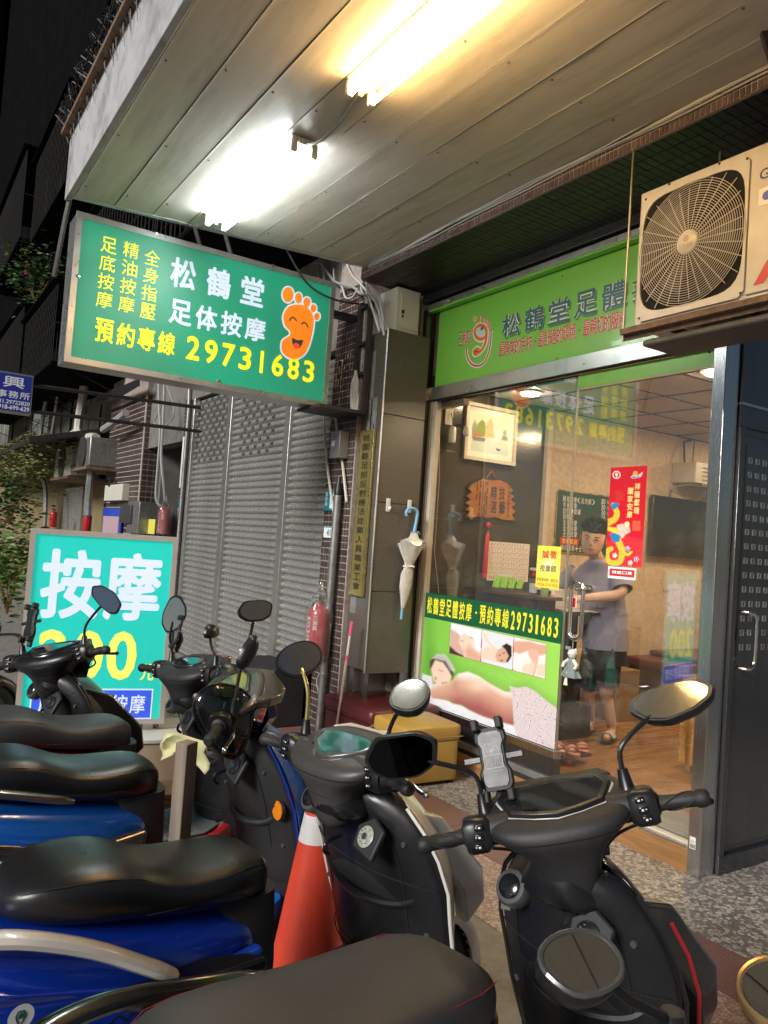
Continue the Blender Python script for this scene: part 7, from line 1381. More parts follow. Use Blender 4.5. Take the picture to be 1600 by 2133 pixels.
s4, S4 = scooter('red scooter with a black oval dash and yellow cloth behind the wooden post', -3.52, 1.26, 95, 12, dict(rz=.06, body='red', apron='red', wing='red', inner='black', skirt='red', cowl='blackmatt', visor='red', seat='seat_gray', dash='round', dscale=.9, lever='black', rail=None, trim='red', mat='matgrey',
    right=dict(head=(.02, .13, 1.22), knee=(.03, .14, 1.15), n=(-1, -1.6, .1), kind='slim', sc=.8), left=dict(head=(.05, .20, 1.29), knee=(.03, .20, 1.18), n=(-1, .3, .1), face=0., aim=(1.5, -2.5, 1.9), kind='hex', roll=1.1, sc=1.0)))
s5, S5 = scooter('dark grey scooter in front of the turquoise standing sign', -3.98, .74, 106, 30, dict(rz=.04, body='greyp', apron='gunmetal', wing='gunmetal', inner='black', cowl='black', seat='seat', dash='shield', lever='black', rail='black', trim='black', prow=1.3,
    right=dict(head=(.05, .30, 1.27), n=(-1, .5, .1), kind='slim', roll=.9, sc=1.1), left=dict(head=(.05, .40, 1.19), n=(-1, .2, .1), kind='hex', roll=.2, sc=1.1)))
phone_holder(s4, S4, (.05, .17, 1.21), (-1, .6, .3), sc=.8)
phone_holder(s5, S5, (.05, .14, 1.22), (-1, .3, .3), sc=.95)
# pale cloth knotted under the bars of the red scooter

# amber reflector, badge and smoky screen of the blue scooter; round sticker and badge on the blue and white one
b = B(); b.lathe([(.0, -.012), (.034, -.010), (.034, .004), (.026, .010), (0, .012)], (.135, -.215, .70), 'x', 24); b.build('reflector', 'amber', s3, world=False); b = B(); b.lathe([(.036, -.008), (.040, 0), (.036, .006)], (.137, -.215, .70), 'x', 24); b.build('reflector_ring', 'black', s3, world=False)
f3 = Face((.30, -.215, .62), (.82, .52, -.2), (.2, 0, 1), (.5, -.8, 0)); M3 = Matrix.Identity(4)
O_ = smoothpts([(402, 1478), (418, 1440), (455, 1424), (505, 1436), (528, 1470), (520, 1530), (496, 1578), (462, 1572), (425, 1530)], 3); cx_, cy_ = 465, 1500
def scr(k, d): return [at(cx_+(x-cx_)*k, cy_+(y-cy_)*k, 'x', -2.60)+Vector((d+.035*(1-k*k), 0, 0)) for x, y in O_]
sc3 = B().loft([scr(k, 0) for k in (1., .8, .55, .3, .02)], False).build('smoky_screen', 'smoky', s3, solid=.004)
b = B(); L = scr(1., 0); b.tube(L+[L[0]], .0035, 6, caps=False); b.build('screen_rim', 'black', sc3)
for x, y in ((486, 1478), (500, 1486)): p = at(x, y, 'x', -2.575); B().lathe([(0, .006), (.008, .004), (.009, 0)], p, 'x', 12).build('screen_bolt', 'chrome', sc3)
sd2 = face('x+', 0); st_ = B(); st_.lathe([(.0, .003), (.022, .003), (.023, .0)], (-1.10, -.1985, .70), 'y', 24, None)
W2_ = wm(s2)
def side_face(u, z, w_=.0): return Face(W2_ @ Vector((u, -.196-w_, z)), W2_.to_3x3() @ Vector((1, 0, 0)), (0, 0, 1), W2_.to_3x3() @ Vector((0, -1, 0)))
K['sticker_ink'] = mat('sticker_ink', (.02, .12, .09), .4); fs_ = side_face(-.93, .68); b = B(); disc(b, fs_, 0, 0, .026, .004, 28); k_ = b.build('round_sticker', 'white', s2, smooth=False); b = B(); stroke(b, fs_, [(-.010, .004), (-.006, .012), (.004, .012), (.009, .003), (.004, -.009), (-.001, -.018), (-.006, -.008), (-.010, .004)], .004, .0048); disc(b, fs_, .0, .003, .006, .005, 12); b.build('sticker_print', 'sticker_ink', k_, smooth=False)
b = B(); P_ = smoothpts([(-.10, .0), (-.07, .02), (-.06, -.005), (-.03, .012), (-.01, -.004), (.02, .012), (.04, -.004), (.06, .01), (.09, -.008), (.12, .004)], 4, False); stroke(b, side_face(-.74, .60), P_, .006, .006); b.build('script_badge', 'chrome', s2, smooth=False)

# black folding foot rest fin between the two nearest seats
P_ = [(250, 2075), (282, 2030), (330, 2003), (520, 1982), (560, 1992), (420, 2040), (300, 2080)]
b = B(); b.prism([at(x, y, 'z', .66) for x, y in P_], (0, 0, -.035)); b.build('foot_rest', 'blackgloss', s1, bevel=.008, bseg=3)
b = B(); b.tube([at(205, 2125, 'z', .6), at(330, 2085, 'z', .62)], .008, 8, sq=.5); b.build('chrome_lever', 'chrome', s1)

s6, S6 = scooter('dim scooter partly hidden at the left edge beyond the standing sign', -6.35, .36, 96, 8, dict(body='greyp', apron='gunmetal', wing='gunmetal', seat='seat', dash='shield', rail='black', cowl='black'))
hp_ = wm(s6) @ Vector((-.55, 0, .88)); hm = tag(thing('helmet', 'white open face helmet resting on the seat of the dim scooter', 'helmet', hp_))
B().lathe([(.128, -.02), (.135, .03), (.130, .09), (.105, .145), (.06, .18), (0, .19)], hp_, n=24).build('shell', 'plastw', hm); B().lathe([(.136, -.025), (.138, -.01), (.134, .0)], hp_, n=24).build('trim', 'black', hm)
# ================================================================== THE MAN BEHIND THE DESK
def skinmesh(name, verts, edges, radii, m, parent, root=0, sub=2):
    me = bpy.data.meshes.new(name); M = wm(parent).inverted(); me.from_pydata([tuple(M @ Vector(v)) for v in verts], edges, []); me.materials.append(K[m]); o = bpy.data.objects.new(name, me); COL.objects.link(o); o.parent = parent
    d = o.modifiers.new('skin', 'SKIN'); d.use_smooth_shade = True
    for i, r in enumerate(radii): sv = me.skin_vertices[0].data[i]; sv.radius = r if isinstance(r, tuple) else (r, r); sv.use_root = (i == root)
    s = o.modifiers.new('sub', 'SUBSURF'); s.levels = sub; s.render_levels = sub; return o
YM = 5.42
Jt = lambda x, y, v: at(x, y, 'y', v)
mp_ = Jt(1262, 1345, YM); foot_ = at(1272, 1540, 'z', .14)
man = tag(thing('person', 'man in a lilac tee shirt and black shorts leaning on the desk behind the glass', 'person', (mp_.x, YM, .13)))
hd0 = Jt(1236, 1121, YM-.26); nk = Jt(1244, 1163, YM-.17); ch_ = Jt(1246, 1200, YM-.12); wa = Jt(1258, 1290, YM-.02); pe = mp_
sR = Jt(1192, 1193, YM-.14); sL = Jt(1290, 1196, YM-.06); eR = Jt(1160, 1226, YM-.20); eL = Jt(1298, 1238, YM-.12); wR = Jt(1150, 1243, YM-.40); wL = Jt(1205, 1248, YM-.42)
hL = Jt(1180, 1249, YM-.46); hR = Jt(1165, 1246, YM-.45)
kL = Jt(1262, 1440, YM-.03); aL = Vector((foot_.x, foot_.y+.02, .21)); tL = Vector((foot_.x+.07, foot_.y-.16, .165)); pL = Jt(1265, 1362, YM-.02)
pR = pe+Vector((-.13, .03, -.03)); kR = pR+Vector((-.05, -.02, -.45)); aR = Vector((kR.x, kR.y+.06, .21)); tR = aR+Vector((.07, -.17, -.045))
V = [pe, wa, ch_, nk, sR, eR, wR, hR, sL, eL, wL, hL, pL, kL, aL, tL, pR, kR, aR, tR, hd0+Vector((0, 0, -.09))]
Eg = [(0, 1), (1, 2), (2, 3), (2, 4), (4, 5), (5, 6), (6, 7), (2, 8), (8, 9), (9, 10), (10, 11), (0, 12), (12, 13), (13, 14), (14, 15), (0, 16), (16, 17), (17, 18), (18, 19), (3, 20)]
Rr = [.11, .095, .085, .060, .058, .050, .034, .030, .060, .055, .036, .030, .095, .062, .040, .034, .095, .062, .040, .034, .062]
def hand(base, dir_, side):
    global V, Eg, Rr
    d = dir_.normalized(); s = Vector((0, 0, 1)).cross(d).normalized()*side
    for k, (off, L) in enumerate(((-.030, .060), (-.010, .072), (.010, .068), (.028, .052))):
        i0 = len(V); a = base+s*off+d*.02; V += [a, a+d*L*.5+Vector((0, 0, .008)), a+d*L+Vector((0, 0, -.006))]; Rr += [.0105, .0095, .008]; Eg += [(7 if base is hR else 11, i0), (i0, i0+1), (i0+1, i0+2)]
    i0 = len(V); a = base-s*.030-d*.02; V += [a, a-s*.025+d*.03]; Rr += [.012, .0095]; Eg += [(7 if base is hR else 11, i0), (i0, i0+1)]
hand(hR, Vector((.5, -.8, -.02)), 1); hand(hL, Vector((-1, -.25, -.02)), -1)
skinmesh('body', V, Eg, Rr, 'skin', man)
# head: shaped rings, turned towards the street
fd = Vector((.56, -.78, -.26)).normalized(); fs = Vector((0, 0, 1)).cross(fd).normalized(); fu = fd.cross(fs); lean = math.radians(-6); fs, fu = fs*math.cos(lean)+fu*math.sin(lean), fu*math.cos(lean)-fs*math.sin(lean)
HS = 1.17; hp = lambda a, b_, c: hd0+fs*a*HS+fd*b_*HS+fu*c*1.08
rg = []
for c, w_, f0, f1 in ((-.128, .030, -.03, .070), (-.118, .052, -.05, .088), (-.095, .068, -.07, .096), (-.06, .079, -.088, .098), (-.02, .084, -.10, .098), (.02, .085, -.106, .096), (.06, .082, -.104, .088), (.09, .070, -.09, .070), (.112, .046, -.062, .042), (.122, .012, -.02, .01)):
    m_ = (f0+f1)/2; h_ = (f1-f0)/2; rg.append([hp(w_*math.copysign(abs(math.cos(a))**.85, math.cos(a)), m_+h_*math.sin(a), c) for a in [2*PI*k/24 for k in range(24)]])
head = B().loft(rg).build('head', 'skin', man, sub=1)
B().loft([[hp(a*w_, .088+d_, c) for a, d_ in ((-1, 0), (-.4, h), (.4, h), (1, 0), (.4, -.01), (-.4, -.01))] for c, w_, h in ((.025, .010, .004), (.0, .013, .012), (-.022, .019, .020), (-.034, .020, .016), (-.040, .012, .002))]).build('nose', 'skin', head, sub=1)
for s in (-1, 1):
    B().loft([[hp(s*(.086+.010*f), .0+.022*f*math.cos(a), -.01+.034*f*math.sin(a)) for a in [2*PI*k/12 for k in range(12)]] for f in (.5, 1.0, .8)]).build('ear', 'skin', head)
    b = B(); b.lathe([(0, -.002), (.011, 0), (.008, .004), (0, .005)], hp(s*.033, .092, .012), n=10, M=Matrix.Rotation(-.0, 3, 'X')); ey = b.build('eye', mat('eye_dark', (.03, .02, .018), .3), head)
    B().tube([hp(s*.016, .100, .034), hp(s*.034, .101, .040), hp(s*.052, .092, .034)], [.0035, .005, .003], 6).build('eyebrow', 'hair', head)
    B().tube([hp(s*.020, .098, .018), hp(s*.034, .100, .022), hp(s*.048, .092, .016)], [.002, .003, .002], 6).build('eyelid', mat('lid', (.22, .11, .08), .6), head)
B().tube([hp(-.026, .092, -.066), hp(-.01, .1, -.063), hp(.01, .1, -.063), hp(.026, .092, -.066)], [.003, .006, .006, .003], 8).build('mouth', mat('lips', (.36, .13, .11), .5), head)
rg = []
for c, w_, f0, f1 in ((.000, .088, -.110, .000), (.035, .091, -.114, .040), (.062, .092, -.115, .094), (.090, .084, -.106, .092), (.122, .066, -.085, .070), (.143, .036, -.05, .040), (.150, .008, -.01, .01)):
    m_ = (f0+f1)/2; h_ = (f1-f0)/2; rg.append([hp((w_+.003*math.sin(9*a+c*60))*math.cos(a), m_+(h_+.002*math.sin(11*a))*math.sin(a), c+.003*math.sin(7*a)) for a in [2*PI*k/32 for k in range(32)]])
hr_ = B().loft(rg).build('hair', 'hair', head, sub=1)
b = B()
for i in range(260):
    a = random.uniform(0, 2*PI); q = random.random()**.6; c0 = .145-.075*q*q; w_ = .088*q**.55
    p = Vector((w_*math.cos(a), .0+(.100*math.sin(a)-.010)*q**.55, c0)); d = Vector((p.x*.25, p.y*.25+.012, .022+random.random()*.012)); b.tube([hp(*p), hp(*(p+d*.6)), hp(*(p+d))], [.006, .004, .0008], 4)
b.build('tuft', 'hair', hr_)['kind'] = 'stuff'
# shirt: torso and sleeves, loose
ax_ = (sL-sR).normalized(); fr_ = Vector((0, 0, 1)).cross(ax_).normalized(); fr_ = fr_ if fr_.y < 0 else -fr_
def tr(c, w_, d_, n=28, k=0.): return [c+ax_*(w_*math.copysign(abs(math.cos(a))**.8, math.cos(a)))+fr_*(d_*math.sin(a)+k*.006*math.sin(5*a)) for a in [2*PI*i/n for i in range(n)]]
hem = pe+Vector((0, 0, -.03))
B().loft([tr(nk+Vector((0, 0, -.010)), .070, .068), tr(nk+Vector((0, 0, -.030)), .100, .088), tr((sL+sR)/2+Vector((0, 0, .03)), .20, .115), tr((sL+sR)/2+Vector((0, 0, -.05)), .225, .125), tr(ch_*.5+wa*.5+Vector((0, 0, .06)), .215, .145, k=1), tr(wa, .205, .150, k=1), tr(hem*.5+wa*.5, .205, .150, k=2), tr(hem, .205, .145, k=3)], False).build('shirt', 'shirt', man, sub=1)
for s, e, nm in ((sR, eR, 1), (sL, eL, 1)):
    d = (e-s).normalized(); q_ = .78 if e is eR else 1.0; B().tube([s-d*.05, s+d*.02, s+d*.08, s.lerp(e, .80)], [.080*q_, .094*q_, .090*q_, .088*q_], 16, caps=False).build('sleeve', 'shirt', man, sub=1, solid=.006)
c_ = (sL+sR)/2+Vector((0, 0, -.135))+fr_*.150-ax_*.015; fSh = Face(c_, ax_, (0, 0, 1), fr_); b = B(); plate(b, fSh, -.085, -.022, .085, .028, 0, .002); pr = b.build('chest_print', 'blackt', man); b = B(); put(b, fSh, 'G-MOTION', -.075, -.012, .075, .018, .02, .003); b.build('print_lettering', 'paper', pr)
B().loft([tr(pe+Vector((0, 0, -.0)), .190, .135), tr(pe+Vector((0, 0, -.16)), .195, .13)], True).build('shorts', 'shorts', man, sub=0)
for p_, k_, nm in ((pL, kL, 'L'), (pR, kR, 'R')):
    d = (k_-p_); B().tube([p_+Vector((0, 0, .03)), p_+d*.3, p_+d*.82], [.115, .118, .112], 16, caps=False).build('shorts_leg', 'shorts', man, solid=.006); B().tube([p_+d*.05+Vector((.045, -.02, 0)), p_+d*.81+Vector((.040, -.02, 0))], .080, 14).build('side_panel', 'sgreen', man)
for a_, t_ in ((aL, tL), (aR, tR)):
    d = (t_-a_); d.z = 0; d.normalize(); s = Vector((-d.y, d.x, 0)); c_ = Vector((a_.x, a_.y, .131))+d*.06; P = [(-.12, 0), (-.10, .035), (0, .042), (.10, .050), (.145, .030), (.15, -.01), (.12, -.042), (0, -.042), (-.10, -.035)]
    sl_ = B().prism([c_+d*x+s*y for x, y in smoothpts(P, 3)], (0, 0, .026)).build('sandal_sole', 'slipb', man, bevel=.006)
    B().loft([[c_+d*(x+.0)+s*(.052*math.cos(q))+Vector((0, 0, .02+.062*math.sin(q))) for q in [PI*k/10 for k in range(11)]] for x in (.0, .04, .08)], False, False).build('sandal_strap', 'slipb', man, solid=.008)
    for x in (.01, .032, .054, .074): B().tube([c_+d*x+s*(.0565*math.cos(q))+Vector((0, 0, .022+.0665*math.sin(q))) for q in [PI*k/10 for k in range(1, 10)]], .0045, 6).build('sandal_stripe', 'white', man)
K['unlitwall'] = mat('unlit_wall', (.003, .003, .0033), .95, spec=.05, var=.4, vscale=2, dirt=.5, dcol=(.008, .008, .008)); K['unlitbar'] = mat('unlit_bar', (.02, .02, .02), .8, spec=.1, dirt=.5)  # night darkness put into the colour of the upper walls and window cages
# ================================================================== THE STREET FARTHER LEFT
def wy(x, y, v): return at(x, y, 'y', v)
nb_ = tag(thing('neighbour_building', 'dark apartment block with projecting window cages farther down the street', 'building', (-20, 3.8, 0)))
B().bx(-60, -5.6, 3.62, 12, 4.3, 45).build('wall', 'unlitwall', nb_, smooth=False); B().bx(-60, -14.7, 3.72, 12, -.03, 4.3).build('ground_floor_wall', 'ochre', nb_, smooth=False)
B().bx(-14.7, -10.3, 3.5, 3.75, 2.95, 4.32).build('lintel', 'concrete', nb_, smooth=False); B().bx(-14.7, -10.3, 6.0, 6.2, 0, 4.3).build('passage_back', 'dark', nb_, smooth=False); B().bx(-12.4, -12.3, 3.7, 6, 0, 3).build('passage_side', 'concrete', nb_, smooth=False)
B().bx(-60, -5.6, 3.2, 12, 45, 45.5).build('roof', 'unlitwall', nb_)
sheet = None
for i in range(58):   # corrugated cladding sheets between the first floor windows
    x = -10.3-.42*i; z0, z1 = 3.3, 6.0
    if sheet is None: sheet = B().loft([[Vector((-.20+.4*k/16, .012*math.cos(k*PI/2), z)) for k in range(17)] for z in (0, 2.6)], False, False).build('cladding_sheet', 'corr', nb_, world=False, solid=.004); sheet.location = (x+20, -.22+random.uniform(-.03, .03), z0)
    else: o = share('cladding_sheet', sheet.data, nb_, (x+20, -.22+random.uniform(-.05, .03), z0+random.uniform(-.1, .1))); m_ = o.modifiers.new('solid', 'SOLIDIFY'); m_.thickness = .004
def cage(x0, x1, z0, z1, y0, lab_mat='unlitbar', d=.16):
    b = B(); y1 = 3.6
    for z in (z0, z1, (z0+z1)/2): b.tube([(x0, y1, z), (x0, y0, z), (x1, y0, z), (x1, y1, z)], .014, 4)
    n = int((x1-x0)/d)
    for i in range(n+1): x = x0+(x1-x0)*i/n; b.tube([(x, y0, z0), (x, y0, z1)], .008, 4)
    for i in range(7): z = z0+(z1-z0)*i/6; b.tube([(x0, y0, z), (x1, y0, z)], .006, 4)
    for s in (x0, x1):
        for i in range(6): y = y0+(y1-y0)*i/6; b.tube([(s, y, z0), (s, y, z1)], .008, 4)
        b.tube([(s, y0, z0), (s, y1, z0-.5)], .012, 4)
    o = b.build('window_cage', lab_mat, nb_, smooth=False); o['kind'] = 'stuff'
    B().bx(x0-.1, x1+.1, y0-.02, 3.62, z0-.07, z0-.03).build('cage_floor', 'unlitwall', nb_, smooth=False); B().bx(x0+.1, x1-.1, 3.58, 3.64, z0+.1, z1-.1).build('window', mat('dark_window', (.01, .012, .014), .1), nb_, smooth=False)
    B().bx(x0-.15, x1+.15, y0-.1, 3.62, z1+.05, z1+.08).build('awning', 'unlitwall', nb_, smooth=False)
for x0, x1, z0, z1, y0 in ((-13.0, -9.6, 4.75, 6.3, 2.35), (-9.2, -6.0, 4.6, 6.2, 2.25), (-9.2, -5.9, 7.6, 9.2, 2.2), (-13.2, -9.7, 7.8, 9.4, 2.3), (-17.5, -14.0, 4.4, 5.7, 2.2), (-22, -18, 4.6, 6.2, 2.2), (-18, -14.3, 7.6, 9.3, 2.2), (-9.2, -5.9, 10.8, 12.5, 2.2), (-13.4, -9.8, 11, 12.7, 2.3), (-24, -19, 8, 10, 2.1), (-30, -25, 5, 7, 2.0)): cage(x0, x1, z0, z1, y0)
b = B()
for i in range(60):
    x = random.uniform(-26, -6); z = random.choice((4.4, 4.5, 7.3, 7.4, 10.5)); b.tube([(x, 3.5, z), (x-random.uniform(.5, 2), 3.45, z+random.uniform(-.15, .1)), (x-random.uniform(2, 4), 3.5, z+random.uniform(-.1, .2))], .012, 4)
tag(b.build('cable_tangle', 'cableb'), 'tangle of dark cables strung along the upper walls', 'cables', kind='stuff')
# opposite closing mass at the far end of the street so the night sky stays narrow
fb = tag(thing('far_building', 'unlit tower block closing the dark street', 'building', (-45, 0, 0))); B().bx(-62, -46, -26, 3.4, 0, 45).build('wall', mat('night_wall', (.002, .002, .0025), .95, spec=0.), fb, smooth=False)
for i in range(9):
    for j in range(7): B().bx(-45.99, -45.9, -9+1.35*i, -8.2+1.35*i, 3+3*j, 4.5+3*j).build('window', 'dark', fb, smooth=False)
# tiled column left of the passage with its boxes
cl = tag(B().bx(-14.75, -12.45, 3.42, 3.9, -.03, 4.3).build('column', 'grout', smooth=False), 'third mosaic tiled column beyond the dark passage', kind='structure')
b = B(); mosaic(b, Face((0, 3.42, 0), (1, 0, 0), (0, 0, 1), (0, -1, 0)), -14.74, -12.46, .0, 3.9, .085, .075, .012); mosaic(b, Face((-12.45, 0, 0), (0, 1, 0), (0, 0, 1), (1, 0, 0)), 3.43, 3.88, 0, 3.9, .08, .075, .012); tag(b.build('mosaic_tile', 'tile', cl, smooth=False), kind='stuff')
def boxat(nm, lab, cat, tl, br, v, dep, m, **k):
    a, c = wy(*tl, v), wy(*br, v); return tag(B().bx(a.x, c.x, v, v+dep, c.z, a.z).build(nm, m, bevel=k.get('bevel', .006)), lab, cat), a, c
o, a, c = boxat('switch_box', 'cream square switch box on the far tiled column', 'box', (219, 1011), (253, 1042), 3.30, .12, 'cream')
B().bx(a.x+.25, a.x+.38, 3.29, 3.30, c.z+.25, c.z+.42).build('switch', 'blackt', o)
o, a, c = boxat('notice_board', 'blue bordered notice with pink text sheet on the far tiled column', 'notice', (216, 1058), (249, 1115), 3.36, .03, 'blueT'); B().bx(a.x+.08, c.x-.1, 3.35, 3.36, c.z, c.z+(a.z-c.z)*.68).build('sheet', mat('pink_sheet', (.40, .28, .32), .7), o)
boxat('meter_box', 'dark grey meter box beside the blue bordered notice', 'meter box', (251, 1052), (270, 1090), 3.30, .14, 'greyp'); boxat('metal_cabinet', 'pale metal cabinet edge in the dark passage', 'cabinet', (268, 1045), (286, 1112), 3.34, .3, 'galv')
boxat('paper_cup_poster', 'small yellow drink poster glowing in the dark passage', 'poster', (304, 1081), (320, 1113), 3.5, .02, mat('poster_yel', (.55, .52, .08), .5, emit=.12, ecol=(.5, .45, .05)))
# pipes
def pipe(P, r, lab, m='galv', v=3.1): return tag(B().tube(bez([wy(x, y, v) for x, y in P], 4), r, 8).build('pipe', m), lab, 'pipe')
pipe([(181, 770), (172, 830), (163, 893), (170, 908), (200, 912)], .085, 'fat white downpipe bending above the far air conditioners', 'cream'); pipe([(88, 912), (120, 916), (148, 905), (163, 893)], .06, 'white pipe joining the downpipe from the left', 'cream')
pipe([(110, 765), (95, 840), (84, 910), (85, 985), (95, 1020), (92, 1110)], .05, 'long grey pipe down the ochre wall'); pipe([(195, 910), (190, 980), (184, 1040), (182, 1075)], .07, 'grey vertical pipe beside the far tiled column'); pipe([(215, 895), (240, 878), (262, 860)], .06, 'slanting grey pipe across the far column top', 'cable'); pipe([(125, 780), (118, 840), (108, 905)], .035, 'thin pipe beside the blue sign')
for i, P in enumerate(([(331, 800), (332, 850), (334, 900), (330, 960), (325, 1030), (330, 1050), (338, 1055)], [(343, 800), (340, 880), (336, 950), (340, 1000), (344, 1045)], [(346, 800), (360, 840), (360, 870), (340, 888), (322, 880), (335, 850), (345, 815)])): tag(B().tube(bez([wy(x, y, 3.15) for x, y in P], 5), [.020, .018, .010][i], 6).build('cable', 'cable'), ['left of two grey cables hanging in the passage mouth', 'right of two grey cables hanging in the passage mouth', 'thin wire hanging in a loop in the passage mouth'][i], 'cable')
for k in range(7):
    P = [(180+random.uniform(-5, 5), 850+random.uniform(-8, 15)), (215, 822+k*3), (255, 805+k*3), (290, 790+k*2)]; tag(B().tube(bez([wy(x, y, 3.2) for x, y in P], 4), .012, 5).build('cable', 'cableb'), 'one of the thin dark cables running slantwise under the lightbox', 'cable', 'dark cables under the lightbox')
# air conditioners and extinguishers down the street
for i, (x0, y0, x1, y1) in enumerate(((117, 937, 145, 990), (162, 918, 184, 970))):
    a, c = wy(x0, y0, 2.95), wy(x1, y1, 2.95); u = tag(thing('outdoor_air_conditioner', ['grey outdoor air conditioner hanging on the far wall, left one', 'narrow outdoor air conditioner nearer the tiled column'][i], 'air conditioner', (a.x, 3.1, c.z)))
    B().bx(a.x, c.x, 2.95, 3.5, c.z, a.z).build('case', 'galv' if i else 'cream', u, bevel=.02); B().lathe([(.3, -.02), (.3, 0)], ((a.x+c.x)/2, 2.94, (a.z+c.z)/2), 'y', 20).build('fan_grille', 'greyp', u); B().bx(a.x-.1, c.x+.1, 2.9, 3.7, c.z-.06, c.z-.01).build('shelf', 'rust', u)
for x, y, h, lab in ((340, 1112, 66, 'red extinguisher in plastic at the column left of the shutter'), (180, 1110, 48, 'red extinguisher by the far grey pipe'), (110, 1098, 40, 'dim red extinguisher on the ochre wall'), (19, 1090, 38, 'wrapped red extinguisher at the picture left edge')):
    v = 3.15; p = wy(x, y, v); q = wy(x, y-h, v); extinguisher(p.x, v, p.z, q.z-p.z, lab, big=(x == 340))
a, c = wy(96, 1005, 3.7), wy(170, 1110, 3.7); 
far_sh = tag(thing('far_shutter', 'small ribbed shutter far down the street', 'roller shutter', (a.x, 3.7, 0))); a, c = wy(140, 1015, 3.68), wy(170, 1110, 3.68)
for i in range(22): B().tube([(a.x, 3.66, c.z+(a.z-c.z)*i/22), (c.x, 3.66, c.z+(a.z-c.z)*i/22)], .035, 6).build('slat', 'shutter', far_sh)
# blue office sign
XS = -9.6; fO = face('x+', XS); u0, v1 = fO.px(-60, 752)[0], fO.px(71, 783)[1]; u1 = fO.px(71, 783)[0]; v0 = fO.px(66, 865)[1]
os_ = tag(thing('office_sign', 'blue projecting sign with white characters at the left edge', 'sign', fO.p(u1, v0)))
b = B(); plate(b, fO, u0, v0, u1, v1, -.15, 0); b.build('case', 'alu', os_, bevel=.004); b = B(); plate(b, fO, u0+.02, v0+.02, u1-.02, v1-.02, .0, .004); b.build('face', litprint('office_blue', (.012, .02, .16), .15), os_)
b = B(); H_ = v1-v0; W_ = u1-u0; cx = fO.px(30, 790)[0]; put(b, fO, '興', cx-.11, v0+H_*.62, cx+.11, v0+H_*.90, .015, .006)
e = fO.px(63, 830)[0]; s0 = fO.px(-8, 820)[0]; rowt(b, fO, '事務所', s0, v0+H_*.36, e, v0+H_*.54, .012, .006); put(b, fO, '931.29722820', s0, v0+H_*.21, e, v0+H_*.31, .02, .006); put(b, fO, '0918-699-629', s0, v0+H_*.07, e, v0+H_*.18, .03, .006); b.build('lettering', litprint('office_white', (.5, .5, .52), .12), os_, smooth=False)
B().tube([(XS-.05, u1, v1-.1), (XS-.05, 3.4, v1-.05)], .025, 6).build('bracket', 'darkiron', os_); B().tube([(XS-.05, u1, v0+.05), (XS-.05, 3.4, v0+.1)], .025, 6).build('bracket', 'darkiron', os_)
# greenery: mossy awning, hanging flowers, shrubs
def leaves(nm, lab, cat, n, fn, sz, m, parent=None, kind=None):
    b = B()
    for i in range(n):
        p, s = fn(), sz*random.uniform(.6, 1.3); M = Matrix.Rotation(random.random()*6.3, 3, 'Z') @ Matrix.Rotation(random.uniform(-1.2, 1.2), 3, 'X'); b.add([p+M @ Vector(q) for q in ((-s, 0, 0), (0, -s*.45, s*.1), (s, 0, 0), (0, s*.45, s*.1))], [(0, 1, 2, 3)])
    o = b.build(nm, m, parent, smooth=False); return tag(o, lab, cat, kind=kind) if parent is None else o
a, c = wy(0, 905, 2.2), wy(76, 905, 2.2)
aw = tag(thing('mossy_awning', 'awning overgrown with moss and creeper at the left', 'awning', (c.x, 2.6, c.z-.4)))
B().prism([(c.x, 2.1, c.z-.05), (c.x, 3.6, c.z+.35), (c.x, 3.6, c.z+.25), (c.x, 2.1, c.z-.15)], (-16, 0, 0)).build('canopy', 'darkiron', aw)
z_ = wy(76, 985, 2.2).z
leaves('moss', '', '', 5200, lambda: Vector((random.uniform(c.x-9, c.x), 2.1+random.random()**2*1.4, 0))+Vector((0, 0, c.z+.05-(c.z-z_)*random.random()**1.6)), .05, 'leafy', aw)
def plant(lab, x, y, v, r, n, m='leaf', pot=False, fl=False):
    c_ = wy(x, y, v); t = tag(thing('plant', lab, 'plant', c_)); b = B()
    for i in range(9):
        d = Vector((random.uniform(-1, 1), random.uniform(-1, 1), random.uniform(-.5, 1))).normalized()*r*random.uniform(.5, 1); b.tube([c_+Vector((0, 0, -r*.8)), c_+d*.5, c_+d], [.012, .008, .003], 5)
    b.build('stem', 'stepw', t); leaves('foliage', '', '', n, lambda: c_+Vector((random.gauss(0, .45)*r, random.gauss(0, .45)*r, random.gauss(0, .42)*r)), r*.09, m, t)
    if fl:
        for i in range(3): q = c_+Vector((random.uniform(-.3, .3)*r, -.3*r, random.uniform(-.2, .3)*r)); B().lathe([(0, -.03), (.05, 0), (.03, .03)], q, n=7).build('flower', mat('flower_pink', (.5, .05, .12), .6), t)
    return t
K['leafb'] = mat('bright_leaf', (.09, .17, .03), .5, var=.4, vscale=5)
plant('flowering creeper hanging from a dark balcony cage', 78, 575, 2.3, .75, 900, 'leaf', fl=True); plant('dark leafy shrub at the left edge below the moss', 12, 1035, 2.4, .9, 900); plant('low bright shrub behind the left scooters', 22, 1190, 1.6, .75, 900, 'leafb'); plant('leafy pot plant beside the standing sign edge', 8, 1150, 1.9, .7, 600)
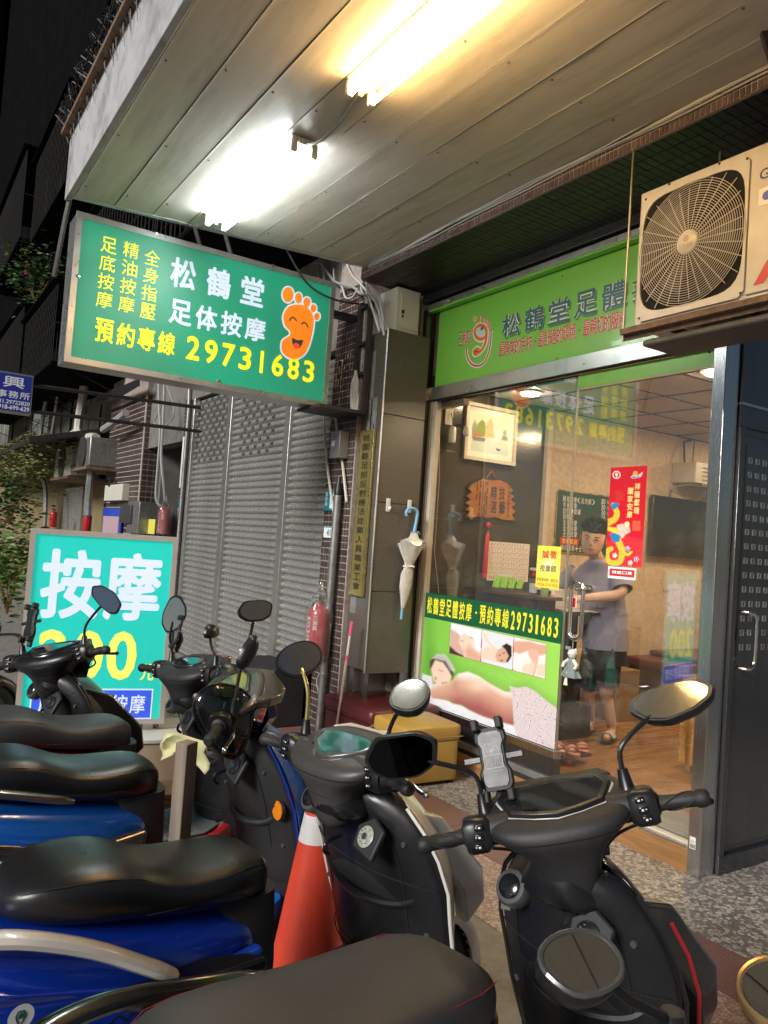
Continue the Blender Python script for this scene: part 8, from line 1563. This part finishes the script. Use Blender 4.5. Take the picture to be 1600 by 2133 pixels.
# ================================================================== NEAREST SCOOTER (only its mirrors reach into the picture) AND SMALL THINGS
s0 = tag(thing('scooter_mirror_pair', 'bars and mirrors of the closest scooter at the lower right corner', 'scooter', (-.42, .55, 1.0)))
I4 = Matrix.Translation((.42, -.55, -1.0))
m0 = at(1207, 2010, 'z', 1.27); T_ = Vector((-.3, 1.9, 3.9)); dv = (m0-Vector((0, 0, EYE))).normalized(); tv_ = (T_-m0).normalized(); nv = (tv_-dv).normalized()
mh = mirror_head(s0, m0, nv, .25, 'oval', 'mirror', I4, .60, 1, 'black', 'greyp')
j = at(1400, 2128, 'z', 1.17); B().tube([m0+Vector((.0, .02, -.01)), m0.lerp(j, .5)+Vector((0, 0, -.005)), j], .0062, 8).build('mirror_stem', 'black', s0); B().tube([j+Vector((0, 0, .012)), j+Vector((.0, 0, -.08))], [.014, .022], 12).build('stem_boot', 'black', s0)
bar0 = j+Vector((.0, 0, -.09)); B().tube(bez([bar0+Vector((-.12, -.14, -.01)), bar0, bar0+Vector((.10, .12, .02)), bar0+Vector((.3, .34, .0))], 5), .017, 12).build('handlebar', 'black', s0); B().tube([bar0+Vector((-.12, -.14, -.01)), bar0+Vector((-.20, -.23, -.015))], .019, 12).build('grip', 'rubber', s0)
g0 = at(1640, 2075, 'z', 1.22); T2 = Vector((-.6, 1.2, 3.87)); dv = (g0-Vector((0, 0, EYE))).normalized(); nv = ((T2-g0).normalized()-dv).normalized()
mirror_head(s0, g0, nv, .3, 'round', 'mirror', I4, .62, 1, 'goldrim', 'goldrim')
B().tube([g0+Vector((.01, .01, -.02)), g0+Vector((.06, .02, -.10)), bar0+Vector((.3, .34, .02))], .0062, 8).build('mirror_stem', 'black', s0)
B().tube(bez([bar0+Vector((.10, .12, .02)), bar0+Vector((.15, .05, -.3)), (-.20, .35, .45), (-.1, .3, .0)], 6), .03, 12).build('steering_column', 'blackmatt', s0)
# cloth tied under the red scooter's bars
cq = at(385, 1560, 'z', .80); rg = []
ct = tag(thing('cloth', 'pale yellow cloth draped beside the wooden post', 'cloth', cq))
for i in range(7):
    t = i/6; rg.append([cq+Vector((.10*math.cos(.4)*(u-.5)*1.6+.012*math.sin(9*u+i), .09*(u-.5)*1.6+.012*math.cos(7*u+i*1.3), .05-.16*t*(.5+.5*abs(u-.4))+.01*math.sin(5*u))) for u in [k/14 for k in range(15)]])
B().loft(rg, False, False).build('fabric', 'cloth', ct, solid=.004)
# small objects: shelves and racks seen left of the red scooter, blue tags, stickers
q = at(355, 1490, 'z', .5); rk = tag(thing('wire_rack', 'small chrome wire basket between the sign and the red scooter', 'basket', (q.x, q.y, 0))); b = B()
for i in range(6): b.tube([(q.x-.15, q.y-.12+.05*i, .52), (q.x+.15, q.y-.12+.05*i, .52)], .0035, 5); b.tube([(q.x-.15+.06*i, q.y-.12, .52), (q.x-.15+.06*i, q.y+.13, .52)], .0035, 5)
for z in (.40, .46, .52): b.tube([(q.x-.15, q.y-.12, z), (q.x+.15, q.y-.12, z), (q.x+.15, q.y+.13, z), (q.x-.15, q.y+.13, z), (q.x-.15, q.y-.12, z)], .0035, 5)
b.build('mesh', 'chrome', rk); b = B()
for sx in (-.14, .14):
    for sy in (-.11, .12): b.tube([(q.x+sx, q.y+sy, 0), (q.x+sx, q.y+sy, .52)], .005, 6)
b.build('stand', 'chrome', rk)
